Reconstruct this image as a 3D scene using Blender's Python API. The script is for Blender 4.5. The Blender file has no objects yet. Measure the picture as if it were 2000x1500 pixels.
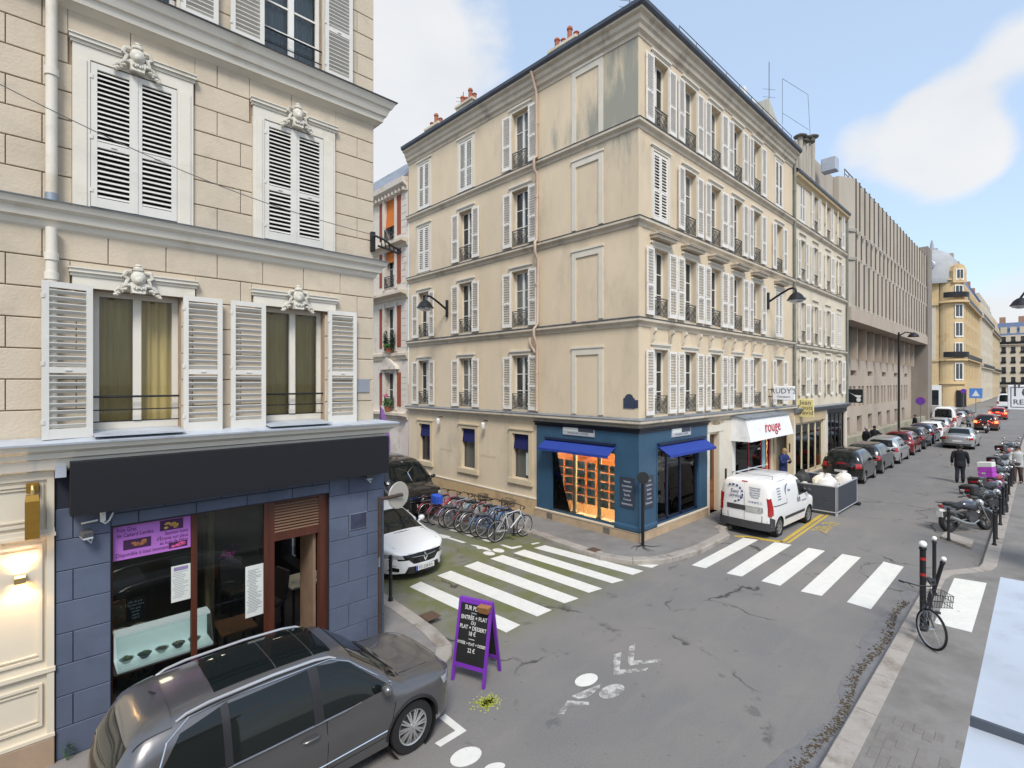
import bpy, bmesh, math, random
from mathutils import Vector, Matrix, Euler
random.seed(7)
R = math.radians
SC = bpy.context.scene
C = SC.collection

# ------------------------------------------------------------------ camera
CAMH = 4.7
YAW = math.atan2(.7226, .6912)
cam = bpy.data.cameras.new('camera')
camo = bpy.data.objects.new('camera', cam)
C.objects.link(camo)
camo.location = (0, 0, CAMH)
camo.rotation_euler = (R(90), 0, YAW - R(90))
cam.sensor_width = 36
cam.lens = 36 * 990 / 2000
cam.shift_y = -0.002
cam.clip_start = .05
cam.clip_end = 3000
SC.camera = camo

# ------------------------------------------------------------------ sky and sun
SUN_EL, SUN_AZ = 50, -128          # degrees: height, compass angle in the XY plane of the side the light comes from
w = bpy.data.worlds.new('World')
SC.world = w
w.use_nodes = True
nt = w.node_tree
for n in list(nt.nodes): nt.nodes.remove(n)
def N(t, **k):
    n = nt.nodes.new(t)
    for a, b in k.items(): setattr(n, a, b)
    return n
def Lk(a, b): nt.links.new(a, b)
def mth(op, a, b=None, cl=False):
    n = N('ShaderNodeMath', operation=op, use_clamp=cl)
    for i, x in enumerate((a, b)):
        if x is None: continue
        if isinstance(x, (int, float)): n.inputs[i].default_value = x
        else: Lk(x, n.inputs[i])
    return n.outputs[0]
sky = N('ShaderNodeTexSky', sky_type='NISHITA', sun_disc=False, sun_elevation=R(SUN_EL), sun_rotation=R(90 - SUN_AZ))
sky.air_density = 1.0; sky.dust_density = 1.3; sky.ozone_density = 1.3
tc = N('ShaderNodeTexCoord')
mp = N('ShaderNodeMapping'); mp.inputs['Scale'].default_value = (1, 1, 1.7); Lk(tc.outputs['Generated'], mp.inputs['Vector'])
nz = N('ShaderNodeTexNoise'); nz.inputs['Scale'].default_value = 2.6; nz.inputs['Detail'].default_value = 9; nz.inputs['Roughness'].default_value = .56
Lk(mp.outputs[0], nz.inputs['Vector'])
nz2 = N('ShaderNodeTexNoise'); nz2.inputs['Scale'].default_value = 7; nz2.inputs['Detail'].default_value = 6
Lk(mp.outputs[0], nz2.inputs['Vector'])
acc = mth('MULTIPLY', nz.outputs['Fac'], 1.5)
def skydir(px, py):
    a = (px - 1000) / 990; b = (746 - py) / 990
    return Vector((.6912 + .7226 * a, .7226 - .6912 * a, b)).normalized()
# cloud banks (centre of each bank as a direction, angular size, weight)
for px, py, rad, wt in ((800, 230, 14, .42), (880, 60, 9, .18), (1120, 40, 12, -.35), (1450, 120, 13, -.42), (1830, 150, 8, .52), (1970, 220, 6, .35), (1750, 330, 6, .55), (1870, 330, 4, .3),
                        (1600, 100, 8, -.4), (1850, 440, 8, -.5), (1990, 560, 5, .5), (1960, 10, 8, -.45), (1650, 500, 8, -.3), (1960, 330, 6, -.3)):
    d = skydir(px, py)
    vd = N('ShaderNodeVectorMath', operation='DOT_PRODUCT'); Lk(tc.outputs['Generated'], vd.inputs[0]); vd.inputs[1].default_value = d
    mr = N('ShaderNodeMapRange', interpolation_type='SMOOTHSTEP'); Lk(vd.outputs['Value'], mr.inputs['Value'])
    mr.inputs['From Min'].default_value = math.cos(R(rad * 1.5)); mr.inputs['From Max'].default_value = math.cos(R(rad * .2))
    acc = mth('ADD', acc, mth('MULTIPLY', mr.outputs[0], wt))
cf = N('ShaderNodeMapRange', interpolation_type='SMOOTHSTEP'); Lk(acc, cf.inputs['Value'])
cf.inputs['From Min'].default_value = .74; cf.inputs['From Max'].default_value = 1.02
cc = N('ShaderNodeMixRGB'); Lk(nz2.outputs['Fac'], cc.inputs['Fac'])
cc.inputs['Color1'].default_value = (3.5, 3.6, 3.75, 1); cc.inputs['Color2'].default_value = (4.3, 4.3, 4.3, 1)
lift = N('ShaderNodeMixRGB'); lift.inputs['Fac'].default_value = .5; Lk(sky.outputs[0], lift.inputs['Color1']); lift.inputs['Color2'].default_value = (3.5, 4.3, 5.3, 1)
mx = N('ShaderNodeMixRGB'); Lk(mth('MULTIPLY', cf.outputs[0], .93), mx.inputs['Fac']); Lk(lift.outputs[0], mx.inputs['Color1']); Lk(cc.outputs[0], mx.inputs['Color2'])
bg = N('ShaderNodeBackground'); bg.inputs['Strength'].default_value = .1; Lk(mx.outputs[0], bg.inputs['Color'])
wo = N('ShaderNodeOutputWorld'); Lk(bg.outputs[0], wo.inputs['Surface'])

sl = bpy.data.lights.new('sun', 'SUN'); sl.energy = 1.5; sl.angle = R(18); sl.color = (1, .955, .88)
so = bpy.data.objects.new('sun', sl); C.objects.link(so)
sd = Vector((math.cos(R(SUN_EL)) * math.cos(R(SUN_AZ)), math.cos(R(SUN_EL)) * math.sin(R(SUN_AZ)), math.sin(R(SUN_EL))))
so.rotation_euler = (-sd).to_track_quat('-Z', 'Y').to_euler()
so.location = (0, -20, 40)
SC.view_settings.view_transform = 'Standard'
SC.view_settings.look = 'None'
SC.view_settings.gamma = 1
SC.view_settings.exposure = 1.15
SC.cycles.max_bounces = 6
SC.cycles.transparent_max_bounces = 12
SC.cycles.caustics_reflective = False
SC.cycles.caustics_refractive = False

# ------------------------------------------------------------------ picture measurements -> places in the street
def ray(px, py):
    a = (px - 1000) / 990; b = (746 - py) / 990
    return (.6912 + .7226 * a, .7226 - .6912 * a, b)
def onv(px, py, v):
    r = ray(px, py); t = v / r[1]; return (r[0] * t, CAMH + r[2] * t)
def onu(px, py, u):
    r = ray(px, py); t = u / r[0]; return (r[1] * t, CAMH + r[2] * t)
def gp(px, py, z=0):
    r = ray(px, py); t = (z - CAMH) / r[2]; return (r[0] * t, r[1] * t)

# ------------------------------------------------------------------ materials
MT = {}
def M(name, col, rough=.75, metal=0, var=.08, scale=2.5, bump=0, bscale=60, spec=.4, coat=0, stain=None, stscale=1.2, stlo=.5, sthi=.68, stretch=(1, 1, 1), emit=None):
    if name in MT: return MT[name]
    m = bpy.data.materials.new(name); m.use_nodes = True
    t = m.node_tree; b = t.nodes['Principled BSDF']
    b.inputs['Roughness'].default_value = rough; b.inputs['Metallic'].default_value = metal
    b.inputs['Specular IOR Level'].default_value = spec
    b.inputs['Coat Weight'].default_value = coat; b.inputs['Coat Roughness'].default_value = .06
    b.inputs['Base Color'].default_value = (*col, 1)
    if emit:
        b.inputs['Emission Color'].default_value = (*emit[0], 1); b.inputs['Emission Strength'].default_value = emit[1]
    if var or bump or stain:
        tcn = t.nodes.new('ShaderNodeTexCoord')
        ge = t.nodes.new('ShaderNodeNewGeometry')
        mpn = t.nodes.new('ShaderNodeMapping'); mpn.inputs['Scale'].default_value = stretch
        t.links.new(ge.outputs['Position'], mpn.inputs['Vector'])
        out = None
        if var:
            n = t.nodes.new('ShaderNodeTexNoise'); n.inputs['Scale'].default_value = scale; n.inputs['Detail'].default_value = 7; n.inputs['Roughness'].default_value = .62
            t.links.new(mpn.outputs[0], n.inputs['Vector'])
            mr = t.nodes.new('ShaderNodeMapRange'); mr.inputs['From Min'].default_value = .28; mr.inputs['From Max'].default_value = .72
            mr.inputs['To Min'].default_value = 1 - var; mr.inputs['To Max'].default_value = 1 + var
            t.links.new(n.outputs['Fac'], mr.inputs['Value'])
            vm = t.nodes.new('ShaderNodeVectorMath'); vm.operation = 'SCALE'; vm.inputs[0].default_value = col
            t.links.new(mr.outputs[0], vm.inputs['Scale']); out = vm.outputs[0]
        if stain:
            n2 = t.nodes.new('ShaderNodeTexNoise'); n2.inputs['Scale'].default_value = stscale; n2.inputs['Detail'].default_value = 8; n2.inputs['Roughness'].default_value = .65
            t.links.new(mpn.outputs[0], n2.inputs['Vector'])
            m2 = t.nodes.new('ShaderNodeMapRange'); m2.interpolation_type = 'SMOOTHSTEP'; m2.inputs['From Min'].default_value = stlo; m2.inputs['From Max'].default_value = sthi
            t.links.new(n2.outputs['Fac'], m2.inputs['Value'])
            mm = t.nodes.new('ShaderNodeMixRGB'); mm.inputs['Color1'].default_value = (*col, 1); mm.inputs['Color2'].default_value = (*stain, 1)
            if out: t.links.new(out, mm.inputs['Color1'])
            t.links.new(m2.outputs[0], mm.inputs['Fac']); out = mm.outputs[0]
        if out: t.links.new(out, b.inputs['Base Color'])
        if bump:
            n3 = t.nodes.new('ShaderNodeTexNoise'); n3.inputs['Scale'].default_value = bscale; n3.inputs['Detail'].default_value = 4
            t.links.new(mpn.outputs[0], n3.inputs['Vector'])
            bp = t.nodes.new('ShaderNodeBump'); bp.inputs['Strength'].default_value = bump; bp.inputs['Distance'].default_value = .02
            t.links.new(n3.outputs['Fac'], bp.inputs['Height']); t.links.new(bp.outputs[0], b.inputs['Normal'])
    MT[name] = m
    return m
def glass(name, tint=(.9, .95, .93), op=.06, rough=.0, ior=1.5):
    """clear sheet: fresnel reflection over straight-through light, with a little tint"""
    if name in MT: return MT[name]
    m = bpy.data.materials.new(name); m.use_nodes = True
    t = m.node_tree; t.nodes.clear()
    o = t.nodes.new('ShaderNodeOutputMaterial'); fr = t.nodes.new('ShaderNodeFresnel'); fr.inputs['IOR'].default_value = ior
    tr = t.nodes.new('ShaderNodeBsdfTransparent'); tr.inputs['Color'].default_value = (*tint, 1)
    gl = t.nodes.new('ShaderNodeBsdfGlossy'); gl.inputs['Roughness'].default_value = rough
    di = t.nodes.new('ShaderNodeBsdfDiffuse'); di.inputs['Color'].default_value = (.02, .025, .025, 1)
    a = t.nodes.new('ShaderNodeMixShader'); a.inputs[0].default_value = op
    t.links.new(tr.outputs[0], a.inputs[1]); t.links.new(di.outputs[0], a.inputs[2])
    b = t.nodes.new('ShaderNodeMixShader'); t.links.new(fr.outputs[0], b.inputs[0]); t.links.new(a.outputs[0], b.inputs[1]); t.links.new(gl.outputs[0], b.inputs[2])
    t.links.new(b.outputs[0], o.inputs['Surface'])
    MT[name] = m
    return m

stone_l = M('limewashed_stone', (.54, .46, .355), .85, var=.10, scale=1.3, bump=.25, bscale=35, stain=(.45, .385, .305), stscale=1.7, stlo=.5, sthi=.75)
joint_l = M('stone_joint', (.34, .255, .18), .9, var=.15, scale=6)
trim_l = M('trim_paint', (.66, .62, .54), .7, var=.05, scale=2, bump=.1, bscale=25, stain=(.52, .46, .36), stscale=1.5, stlo=.55, sthi=.8)
carve = M('carved_plaster', (.60, .57, .50), .8, var=.12, scale=14, stain=(.38, .34, .27), stscale=9, stlo=.5, sthi=.7)
white_p = M('white_paint', (.72, .71, .67), .55, var=.05, scale=4, stain=(.58, .55, .48), stscale=3, stlo=.6, sthi=.85)
shut_l = M('shutter_paint', (.64, .62, .57), .6, var=.05, scale=4)
shut_c = M('old_shutter_paint', (.74, .71, .66), .65, var=.06, scale=4, stain=(.58, .53, .46), stscale=2, stlo=.55, sthi=.8)
zinc = M('zinc', (.30, .33, .37), .45, .55, var=.18, scale=2.5, stain=(.17, .19, .22), stscale=1.8)
zinc_pale = M('weathered_zinc_sheet', (.50, .54, .60), .5, .3, var=.12, scale=2.2, stain=(.36, .39, .44), stscale=3.5, stlo=.5, sthi=.75, bump=.06, bscale=9)
zinc_dark = M('dark_gutter_zinc', (.09, .10, .12), .5, .4, var=.2, scale=3)
plaster = M('cream_plaster', (.65, .535, .385), .88, var=.09, scale=.7, bump=.12, bscale=30, stain=(.50, .42, .31), stscale=.8, stlo=.48, sthi=.75, stretch=(1, 1, .45))
plaster2 = M('pale_cream_plaster', (.63, .56, .44), .88, var=.08, scale=.8, stain=(.52, .45, .35), stscale=1, stretch=(1, 1, .4))
band_c = M('string_course_plaster', (.58, .51, .41), .85, var=.10, scale=1.6, stain=(.36, .31, .25), stscale=1.3, stlo=.5, sthi=.72, stretch=(1, 1, .6))
surround_c = M('window_surround_paint', (.64, .59, .50), .8, var=.06, scale=3)
iron = M('black_iron', (.018, .018, .02), .45, .4, var=.2, scale=8, spec=.5)
iron_grey = M('weathered_iron', (.16, .15, .13), .7, .2, var=.25, scale=12)
asphalt = None
granite = M('granite_kerb', (.33, .30, .27), .85, var=.14, scale=3, bump=.3, bscale=50, stain=(.22, .19, .16), stscale=2.2)
pavement_m = M('pavement_asphalt', (.21, .20, .19), .9, var=.12, scale=2, bump=.35, bscale=90, stain=(.15, .14, .13), stscale=1.1, stlo=.45, sthi=.75)
paint_w = M('road_paint', (.66, .65, .61), .7, var=.08, scale=5, stain=(.36, .35, .32), stscale=5, stlo=.6, sthi=.78, bump=.2, bscale=60)
paint_worn = M('worn_road_paint', (.55, .54, .51), .75, var=.12, scale=8, stain=(.16, .155, .15), stscale=7, stlo=.47, sthi=.62)
paint_y = M('yellow_road_paint', (.52, .36, .05), .7, var=.12, scale=6, stain=(.2, .17, .12), stscale=8, stlo=.55, sthi=.7)
pane_d = M('window_glass_dark', (.016, .018, .02), .04, 0, var=0, spec=.7)
pane_c = M('window_glass_curtained', (.13, .13, .12), .05, 0, var=.25, scale=9, spec=.7, stretch=(3, 3, .3))
pane_f = M('far_window_glass', (.035, .042, .05), .12, 0, var=.3, scale=.7, spec=.6)
clear = glass('clear_glass')
tinted = glass('tinted_glass', (.30, .36, .34), .25)
rubber = M('tyre_rubber', (.014, .014, .015), .8, var=.1, scale=10)
alloy = M('alloy_rim', (.55, .55, .56), .3, .8, var=.05)
chrome = M('chrome', (.75, .76, .78), .12, 1, var=0)
black_pl = M('black_plastic', (.018, .018, .02), .5, var=.1, scale=6)
grey_pl = M('grey_plastic', (.09, .09, .095), .6, var=.1, scale=6)
car_glass = M('car_glass', (.008, .011, .011), .03, 0, var=0, spec=.45)
red_lamp = M('red_lamp', (.35, .01, .012), .15, var=0, spec=.6, coat=1)
lamp_clear = M('lamp_lens', (.45, .47, .5), .1, .3, var=.3, scale=20, spec=.8, coat=1)
skin_m = M('skin', (.45, .28, .20), .6, var=.05)
wood_dark = M('varnished_wood', (.075, .022, .012), .4, var=.3, scale=3, stretch=(6, 6, .5), spec=.5)
wood = M('brown_wood', (.22, .09, .04), .5, var=.25, scale=4, stretch=(5, 5, .6))
blue_shop = M('blue_shop_paint', (.035, .088, .150), .4, var=.12, scale=1.8, spec=.45)
blue_stone = M('blue_grey_cladding', (.092, .112, .165), .65, var=.13, scale=2.4, bump=.08, bscale=40, stain=(.072, .088, .135), stscale=1.3)
black_sign = M('black_fascia', (.008, .008, .011), .55, var=.06, scale=2)
cream_pl = M('cream_lacquer', (.66, .59, .47), .5, var=.03, scale=2)

# ------------------------------------------------------------------ mesh collector
class MB:
    def __init__(s): s.v = []; s.f = []
    def add(s, vs, fs):
        o = len(s.v); s.v += [tuple(p) for p in vs]; s.f += [tuple(i + o for i in f) for f in fs]; return s
    def box(s, x0, x1, y0, y1, z0, z1):
        return s.add([(x0, y0, z0), (x1, y0, z0), (x1, y1, z0), (x0, y1, z0), (x0, y0, z1), (x1, y0, z1), (x1, y1, z1), (x0, y1, z1)],
                     [(0, 3, 2, 1), (4, 5, 6, 7), (0, 1, 5, 4), (1, 2, 6, 5), (2, 3, 7, 6), (3, 0, 4, 7)])
    def bbox(s, x0, x1, y0, y1, z0, z1, b):
        """box with its four upright and its top edges chamfered"""
        a = [(x0 + b, y0), (x1 - b, y0), (x1, y0 + b), (x1, y1 - b), (x1 - b, y1), (x0 + b, y1), (x0, y1 - b), (x0, y0 + b)]
        k = [(x0 + 2 * b, y0 + b), (x1 - 2 * b, y0 + b), (x1 - b, y0 + 2 * b), (x1 - b, y1 - 2 * b), (x1 - 2 * b, y1 - b), (x0 + 2 * b, y1 - b), (x0 + b, y1 - 2 * b), (x0 + b, y0 + 2 * b)]
        vs = [(*p, z0) for p in a] + [(*p, z1 - b) for p in a] + [(*p, z1) for p in k]
        fs = [tuple(range(7, -1, -1)), tuple(range(16, 24))]
        for r in (0, 8):
            for i in range(8): j = (i + 1) % 8; fs.append((r + i, r + j, r + 8 + j, r + 8 + i))
        return s.add(vs, fs)
    def hexa(s, p):
        return s.add(p, [(0, 3, 2, 1), (4, 5, 6, 7), (0, 1, 5, 4), (1, 2, 6, 5), (2, 3, 7, 6), (3, 0, 4, 7)])
    def quad(s, *p): return s.add(p, [tuple(range(len(p)))])
    def cyl(s, p0, p1, r0, r1=None, n=10, caps=True):
        r1 = r0 if r1 is None else r1
        p0 = Vector(p0); p1 = Vector(p1); d = (p1 - p0).normalized()
        a = d.orthogonal().normalized(); b = d.cross(a)
        vs = []
        for p, r in ((p0, r0), (p1, r1)):
            for i in range(n):
                t = 2 * math.pi * i / n; vs.append(p + a * (r * math.cos(t)) + b * (r * math.sin(t)))
        fs = [(i, (i + 1) % n, n + (i + 1) % n, n + i) for i in range(n)]
        if caps: fs += [tuple(range(n - 1, -1, -1)), tuple(range(n, 2 * n))]
        return s.add(vs, fs)
    def tube(s, path, r, n=8, closed=False):
        P = [Vector(p) for p in path]; k = len(P); rr = r if isinstance(r, (list, tuple)) else [r] * k
        vs = []; up = None
        for i in range(k):
            a = P[i - 1] if (i or closed) else P[i]; b = P[(i + 1) % k] if (i < k - 1 or closed) else P[i]
            d = (b - a).normalized()
            if up is None: up = d.orthogonal().normalized()
            x = (up - d * up.dot(d))
            x = x.normalized() if x.length > 1e-5 else d.orthogonal().normalized()
            up = x; y = d.cross(x)
            for j in range(n):
                t = 2 * math.pi * j / n; vs.append(P[i] + x * (rr[i] * math.cos(t)) + y * (rr[i] * math.sin(t)))
        fs = []
        for i in range(k if closed else k - 1):
            A = i * n; B = ((i + 1) % k) * n
            for j in range(n): q = (j + 1) % n; fs.append((A + j, A + q, B + q, B + j))
        if not closed: fs += [tuple(range(n - 1, -1, -1)), tuple(range((k - 1) * n, k * n))]
        return s.add(vs, fs)
    def lathe(s, prof, n=20, mt=None, sx=1, sy=1, caps=True):
        """prof: (radius, height) about local z"""
        vs = []; mt = mt or Matrix()
        for r, h in prof:
            for i in range(n):
                t = 2 * math.pi * i / n; vs.append(mt @ Vector((sx * r * math.cos(t), sy * r * math.sin(t), h)))
        fs = []
        for k in range(len(prof) - 1):
            for i in range(n): j = (i + 1) % n; fs.append((k * n + i, k * n + j, k * n + n + j, k * n + n + i))
        if caps: fs += [tuple(range(n - 1, -1, -1)), tuple(range((len(prof) - 1) * n, len(prof) * n))]
        return s.add(vs, fs)
    def ball(s, c, r, n=12, m=8, mt=None):
        r = (r, r, r) if isinstance(r, (int, float)) else r; mt = mt or Matrix()
        c = Vector(c); vs = [mt @ (c + Vector((0, 0, -r[2])))]
        for k in range(1, m):
            ph = -math.pi / 2 + math.pi * k / m
            for i in range(n):
                t = 2 * math.pi * i / n; vs.append(mt @ (c + Vector((r[0] * math.cos(ph) * math.cos(t), r[1] * math.cos(ph) * math.sin(t), r[2] * math.sin(ph)))))
        vs.append(mt @ (c + Vector((0, 0, r[2])))); e = len(vs) - 1
        fs = [(0, 1 + (i + 1) % n, 1 + i) for i in range(n)]
        for k in range(m - 2):
            for i in range(n): a = 1 + k * n; fs.append((a + i, a + (i + 1) % n, a + n + (i + 1) % n, a + n + i))
        a = 1 + (m - 2) * n; fs += [(a + i, a + (i + 1) % n, e) for i in range(n)]
        return s.add(vs, fs)
    def prism(s, poly, h0, h1, f):
        """poly: 2-D outline; f(a, b, h) -> point"""
        k = len(poly); vs = [f(a, b, h0) for a, b in poly] + [f(a, b, h1) for a, b in poly]
        return s.add(vs, [tuple(range(k - 1, -1, -1)), tuple(range(k, 2 * k))] + [(i, (i + 1) % k, k + (i + 1) % k, k + i) for i in range(k)])
    def grid(s, fn, nu, nv, wrap=False):
        vs = [fn(i / nu, j / nv) for j in range(nv + 1) for i in range(nu + 1)]
        return s.add(vs, [(j * (nu + 1) + i, j * (nu + 1) + i + 1, (j + 1) * (nu + 1) + i + 1, (j + 1) * (nu + 1) + i) for j in range(nv) for i in range(nu)])
    def sweep(s, prof, path):
        """moulding: prof = (out, up) outline swept along a list of ((x, y), (nx, ny)) corner points (mitred outwards)"""
        k = len(prof); vs = [(x + nx * o, y + ny * o, z) for (x, y), (nx, ny) in path for o, z in prof]
        fs = []
        for i in range(len(path) - 1):
            for j in range(k): q = (j + 1) % k; fs.append((i * k + j, (i + 1) * k + j, (i + 1) * k + q, i * k + q))
        fs += [tuple(range(k)), tuple(range(len(path) * k - 1, (len(path) - 1) * k - 1, -1))]
        return s.add(vs, fs)
    def mesh(s, name, mat, smooth=False):
        me = bpy.data.meshes.new(name); me.from_pydata(s.v, [], s.f)
        bm = bmesh.new(); bm.from_mesh(me); bmesh.ops.recalc_face_normals(bm, faces=bm.faces); bm.to_mesh(me); bm.free()
        me.materials.append(mat)
        if smooth:
            for p in me.polygons: p.use_smooth = True
            if smooth != 2:
                try: me.set_sharp_from_angle(angle=R(40))
                except Exception: pass
        return me
    def obj(s, name, mat, parent=None, mw=None, smooth=False):
        return put(name, s.mesh(name, mat, smooth), parent, mw)
def put(name, me, parent=None, mw=None):
    """object from mesh data; mw places it in the street, the parent's own place is taken off"""
    o = bpy.data.objects.new(name, me); C.objects.link(o)
    if parent is not None:
        o.parent = parent
        o.matrix_basis = W(parent).inverted() @ (mw if mw is not None else Matrix())
    elif mw is not None: o.matrix_basis = mw
    return o
WM = {}
def W(o):
    m = o.matrix_basis.copy()
    while o.parent is not None:
        o = o.parent; m = o.matrix_basis @ m
    return m
def local(o): return W(o)
def tag(o, label=None, cat=None, group=None, kind=None):
    if label: o['label'] = label
    if cat: o['category'] = cat
    if group: o['group'] = group
    if kind: o['kind'] = kind
    return o
def thing(name, label, cat, loc=(0, 0, 0), rz=0, group=None, tilt=None):
    o = bpy.data.objects.new(name, None); C.objects.link(o)
    o.empty_display_size = .2
    o.matrix_basis = Matrix.Translation(loc) @ Matrix.Rotation(rz, 4, 'Z') @ (tilt or Matrix())
    return tag(o, label, cat, group)
def dup(root, loc, rz, label, group=None, tilt=None):
    r = root.copy(); C.objects.link(r)
    r.matrix_basis = Matrix.Translation(loc) @ Matrix.Rotation(rz, 4, 'Z') @ (tilt or Matrix())
    r['label'] = label
    if group: r['group'] = group
    def rec(a, b):
        for ch in [o for o in a.children]:
            c = ch.copy(); C.objects.link(c); c.parent = b; c.matrix_basis = ch.matrix_basis.copy(); rec(ch, c)
    rec(root, r)
    return r
def T(x, y, z=0): return Matrix.Translation((x, y, z))
def RZ(a): return Matrix.Rotation(a, 4, 'Z')
def RX(a): return Matrix.Rotation(a, 4, 'X')
def RY(a): return Matrix.Rotation(a, 4, 'Y')
def text(s, size, mat, parent, mw, name='lettering', ext=.004, ax='CENTER', sx=1, sp=1, shear=0, font=None):
    cu = bpy.data.curves.new(name, 'FONT'); cu.body = s; cu.size = size; cu.extrude = ext; cu.align_x = ax; cu.align_y = 'CENTER'; cu.resolution_u = 2
    cu.space_character = sp; cu.shear = shear
    tmp = bpy.data.objects.new('tmp', cu); C.objects.link(tmp)
    me = bpy.data.meshes.new_from_object(tmp.evaluated_get(bpy.context.evaluated_depsgraph_get()))
    bpy.data.objects.remove(tmp); bpy.data.curves.remove(cu)
    me.materials.clear(); me.materials.append(mat)
    return put(name, me, parent, mw @ Matrix.Diagonal((sx, 1, 1, 1)))
# local wall frames: x runs to the viewer's right along the wall, y goes into the wall, z up
def wall_frame(x, y, rz, z=0): return T(x, y, z) @ RZ(rz)
UP = RX(R(90))      # lays flat lettering upright, readable from the -y side

def facade(mb, x0, x1, z0, z1, ops, depth=.25, y=0):
    xs = sorted({x0, x1, *[o[0] for o in ops], *[o[1] for o in ops]}); zs = sorted({z0, z1, *[o[2] for o in ops], *[o[3] for o in ops]})
    xs = [x for x in xs if x0 <= x <= x1]; zs = [z for z in zs if z0 <= z <= z1]
    for a, b in zip(xs, xs[1:]):
        for c, d in zip(zs, zs[1:]):
            mx_, mz_ = (a + b) / 2, (c + d) / 2
            if any(o[0] < mx_ < o[1] and o[2] < mz_ < o[3] for o in ops): continue
            mb.quad((a, y, c), (b, y, c), (b, y, d), (a, y, d))
    for a, b, c, d in ops:
        mb.quad((a, y, c), (a, y + depth, c), (a, y + depth, d), (a, y, d)); mb.quad((b, y, c), (b, y, d), (b, y + depth, d), (b, y + depth, c))
        mb.quad((a, y, c), (b, y, c), (b, y + depth, c), (a, y + depth, c)); mb.quad((a, y, d), (a, y + depth, d), (b, y + depth, d), (b, y, d))
    return mb
# ================================================================== ground
def asphalt_mat():
    m = bpy.data.materials.new('street_asphalt'); m.use_nodes = True
    t = m.node_tree; b = t.nodes['Principled BSDF']; b.inputs['Roughness'].default_value = .85; b.inputs['Specular IOR Level'].default_value = .3
    ge = t.nodes.new('ShaderNodeNewGeometry')
    def nz(sc, det=7, rough=.6, vec=None):
        n = t.nodes.new('ShaderNodeTexNoise'); n.inputs['Scale'].default_value = sc; n.inputs['Detail'].default_value = det; n.inputs['Roughness'].default_value = rough
        t.links.new(vec or ge.outputs['Position'], n.inputs['Vector']); return n.outputs['Fac']
    def mr(x, a, b_, c=0, d=1, s=True):
        n = t.nodes.new('ShaderNodeMapRange'); n.interpolation_type = 'SMOOTHSTEP' if s else 'LINEAR'
        for k, v in zip(('From Min', 'From Max', 'To Min', 'To Max'), (a, b_, c, d)): n.inputs[k].default_value = v
        t.links.new(x, n.inputs['Value']); return n.outputs[0]
    def mix(f, c1, c2):
        n = t.nodes.new('ShaderNodeMixRGB')
        for i, x in ((0, f), (1, c1), (2, c2)):
            if isinstance(x, tuple): n.inputs[i].default_value = (*x, 1)
            else: t.links.new(x, n.inputs[i])
        return n.outputs[0]
    def mul(a, b_):
        n = t.nodes.new('ShaderNodeMath'); n.operation = 'MULTIPLY'
        for i, x in enumerate((a, b_)):
            if isinstance(x, (int, float)): n.inputs[i].default_value = x
            else: t.links.new(x, n.inputs[i])
        return n.outputs[0]
    mp = t.nodes.new('ShaderNodeMapping'); mp.inputs['Scale'].default_value = (.35, 1.6, 1); t.links.new(ge.outputs['Position'], mp.inputs['Vector'])
    col = mix(mr(nz(.35, 5), .38, .62), (.190, .178, .166), (.158, .154, .152))
    col = mix(mr(nz(1.1, 6, .6, mp.outputs[0]), .5, .72, 0, .5), col, (.215, .198, .180))
    col = mix(mr(nz(2.2, 4, .55), .64, .70, 0, .75), col, (.095, .094, .095))       # old repairs and oil drips
    col = mix(mr(nz(9, 3, .5), .68, .74, 0, .6), col, (.07, .068, .066))
    col = mix(mr(nz(45, 3, .7), .35, .65, 0, .22), col, (.30, .29, .28))
    sp = t.nodes.new('ShaderNodeSeparateXYZ'); t.links.new(ge.outputs['Position'], sp.inputs[0])
    ma = mul(mul(mr(sp.outputs[0], 5.2, 6.2), mr(sp.outputs[0], 12, 10.6)), mul(mr(sp.outputs[1], 6.3, 7.6), mr(sp.outputs[1], 15, 10.5)))
    col = mix(mul(ma, mr(nz(1.5, 7, .65), .36, .60, .25, .95)), col, (.135, .145, .055))   # moss on the damp side street
    vo = t.nodes.new('ShaderNodeTexVoronoi'); vo.feature = 'DISTANCE_TO_EDGE'; vo.inputs['Scale'].default_value = .28
    wv = t.nodes.new('ShaderNodeVectorMath'); wv.operation = 'ADD'
    n4 = t.nodes.new('ShaderNodeTexNoise'); n4.inputs['Scale'].default_value = 1.2; n4.inputs['Detail'].default_value = 6; t.links.new(ge.outputs['Position'], n4.inputs['Vector'])
    t.links.new(ge.outputs['Position'], wv.inputs[0]); t.links.new(n4.outputs['Color'], wv.inputs[1]); t.links.new(wv.outputs[0], vo.inputs['Vector'])
    col = mix(mul(mr(vo.outputs['Distance'], .012, .003, 0, 1), mr(nz(.6, 4), .47, .6, 0, .9)), col, (.045, .042, .04))       # cracks
    t.links.new(col, b.inputs['Base Color'])
    bp = t.nodes.new('ShaderNodeBump'); bp.inputs['Strength'].default_value = .45; bp.inputs['Distance'].default_value = .015
    t.links.new(nz(70, 4), bp.inputs['Height']); t.links.new(bp.outputs[0], b.inputs['Normal'])
    return m
asphalt = asphalt_mat()
ground_m = M('city_ground', (.16, .15, .14), .9, var=.15, scale=.5)
g0 = tag(MB().quad((-600, -900, -.05), (1500, -900, -.05), (1500, 1200, -.05), (-600, 1200, -.05)).obj('ground', ground_m), kind='structure')
road = tag(MB().quad((-30, -1, 0), (330, -1, 0), (330, 70, 0), (-30, 70, 0)).obj('road', asphalt), kind='structure')
SWZ = .12
def slab(name, poly, z, mat, parent=None):
    mb = MB(); mb.prism(poly, -.02, z, lambda a, b, h: (a, b, h)); return mb.obj(name, mat, parent)
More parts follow.
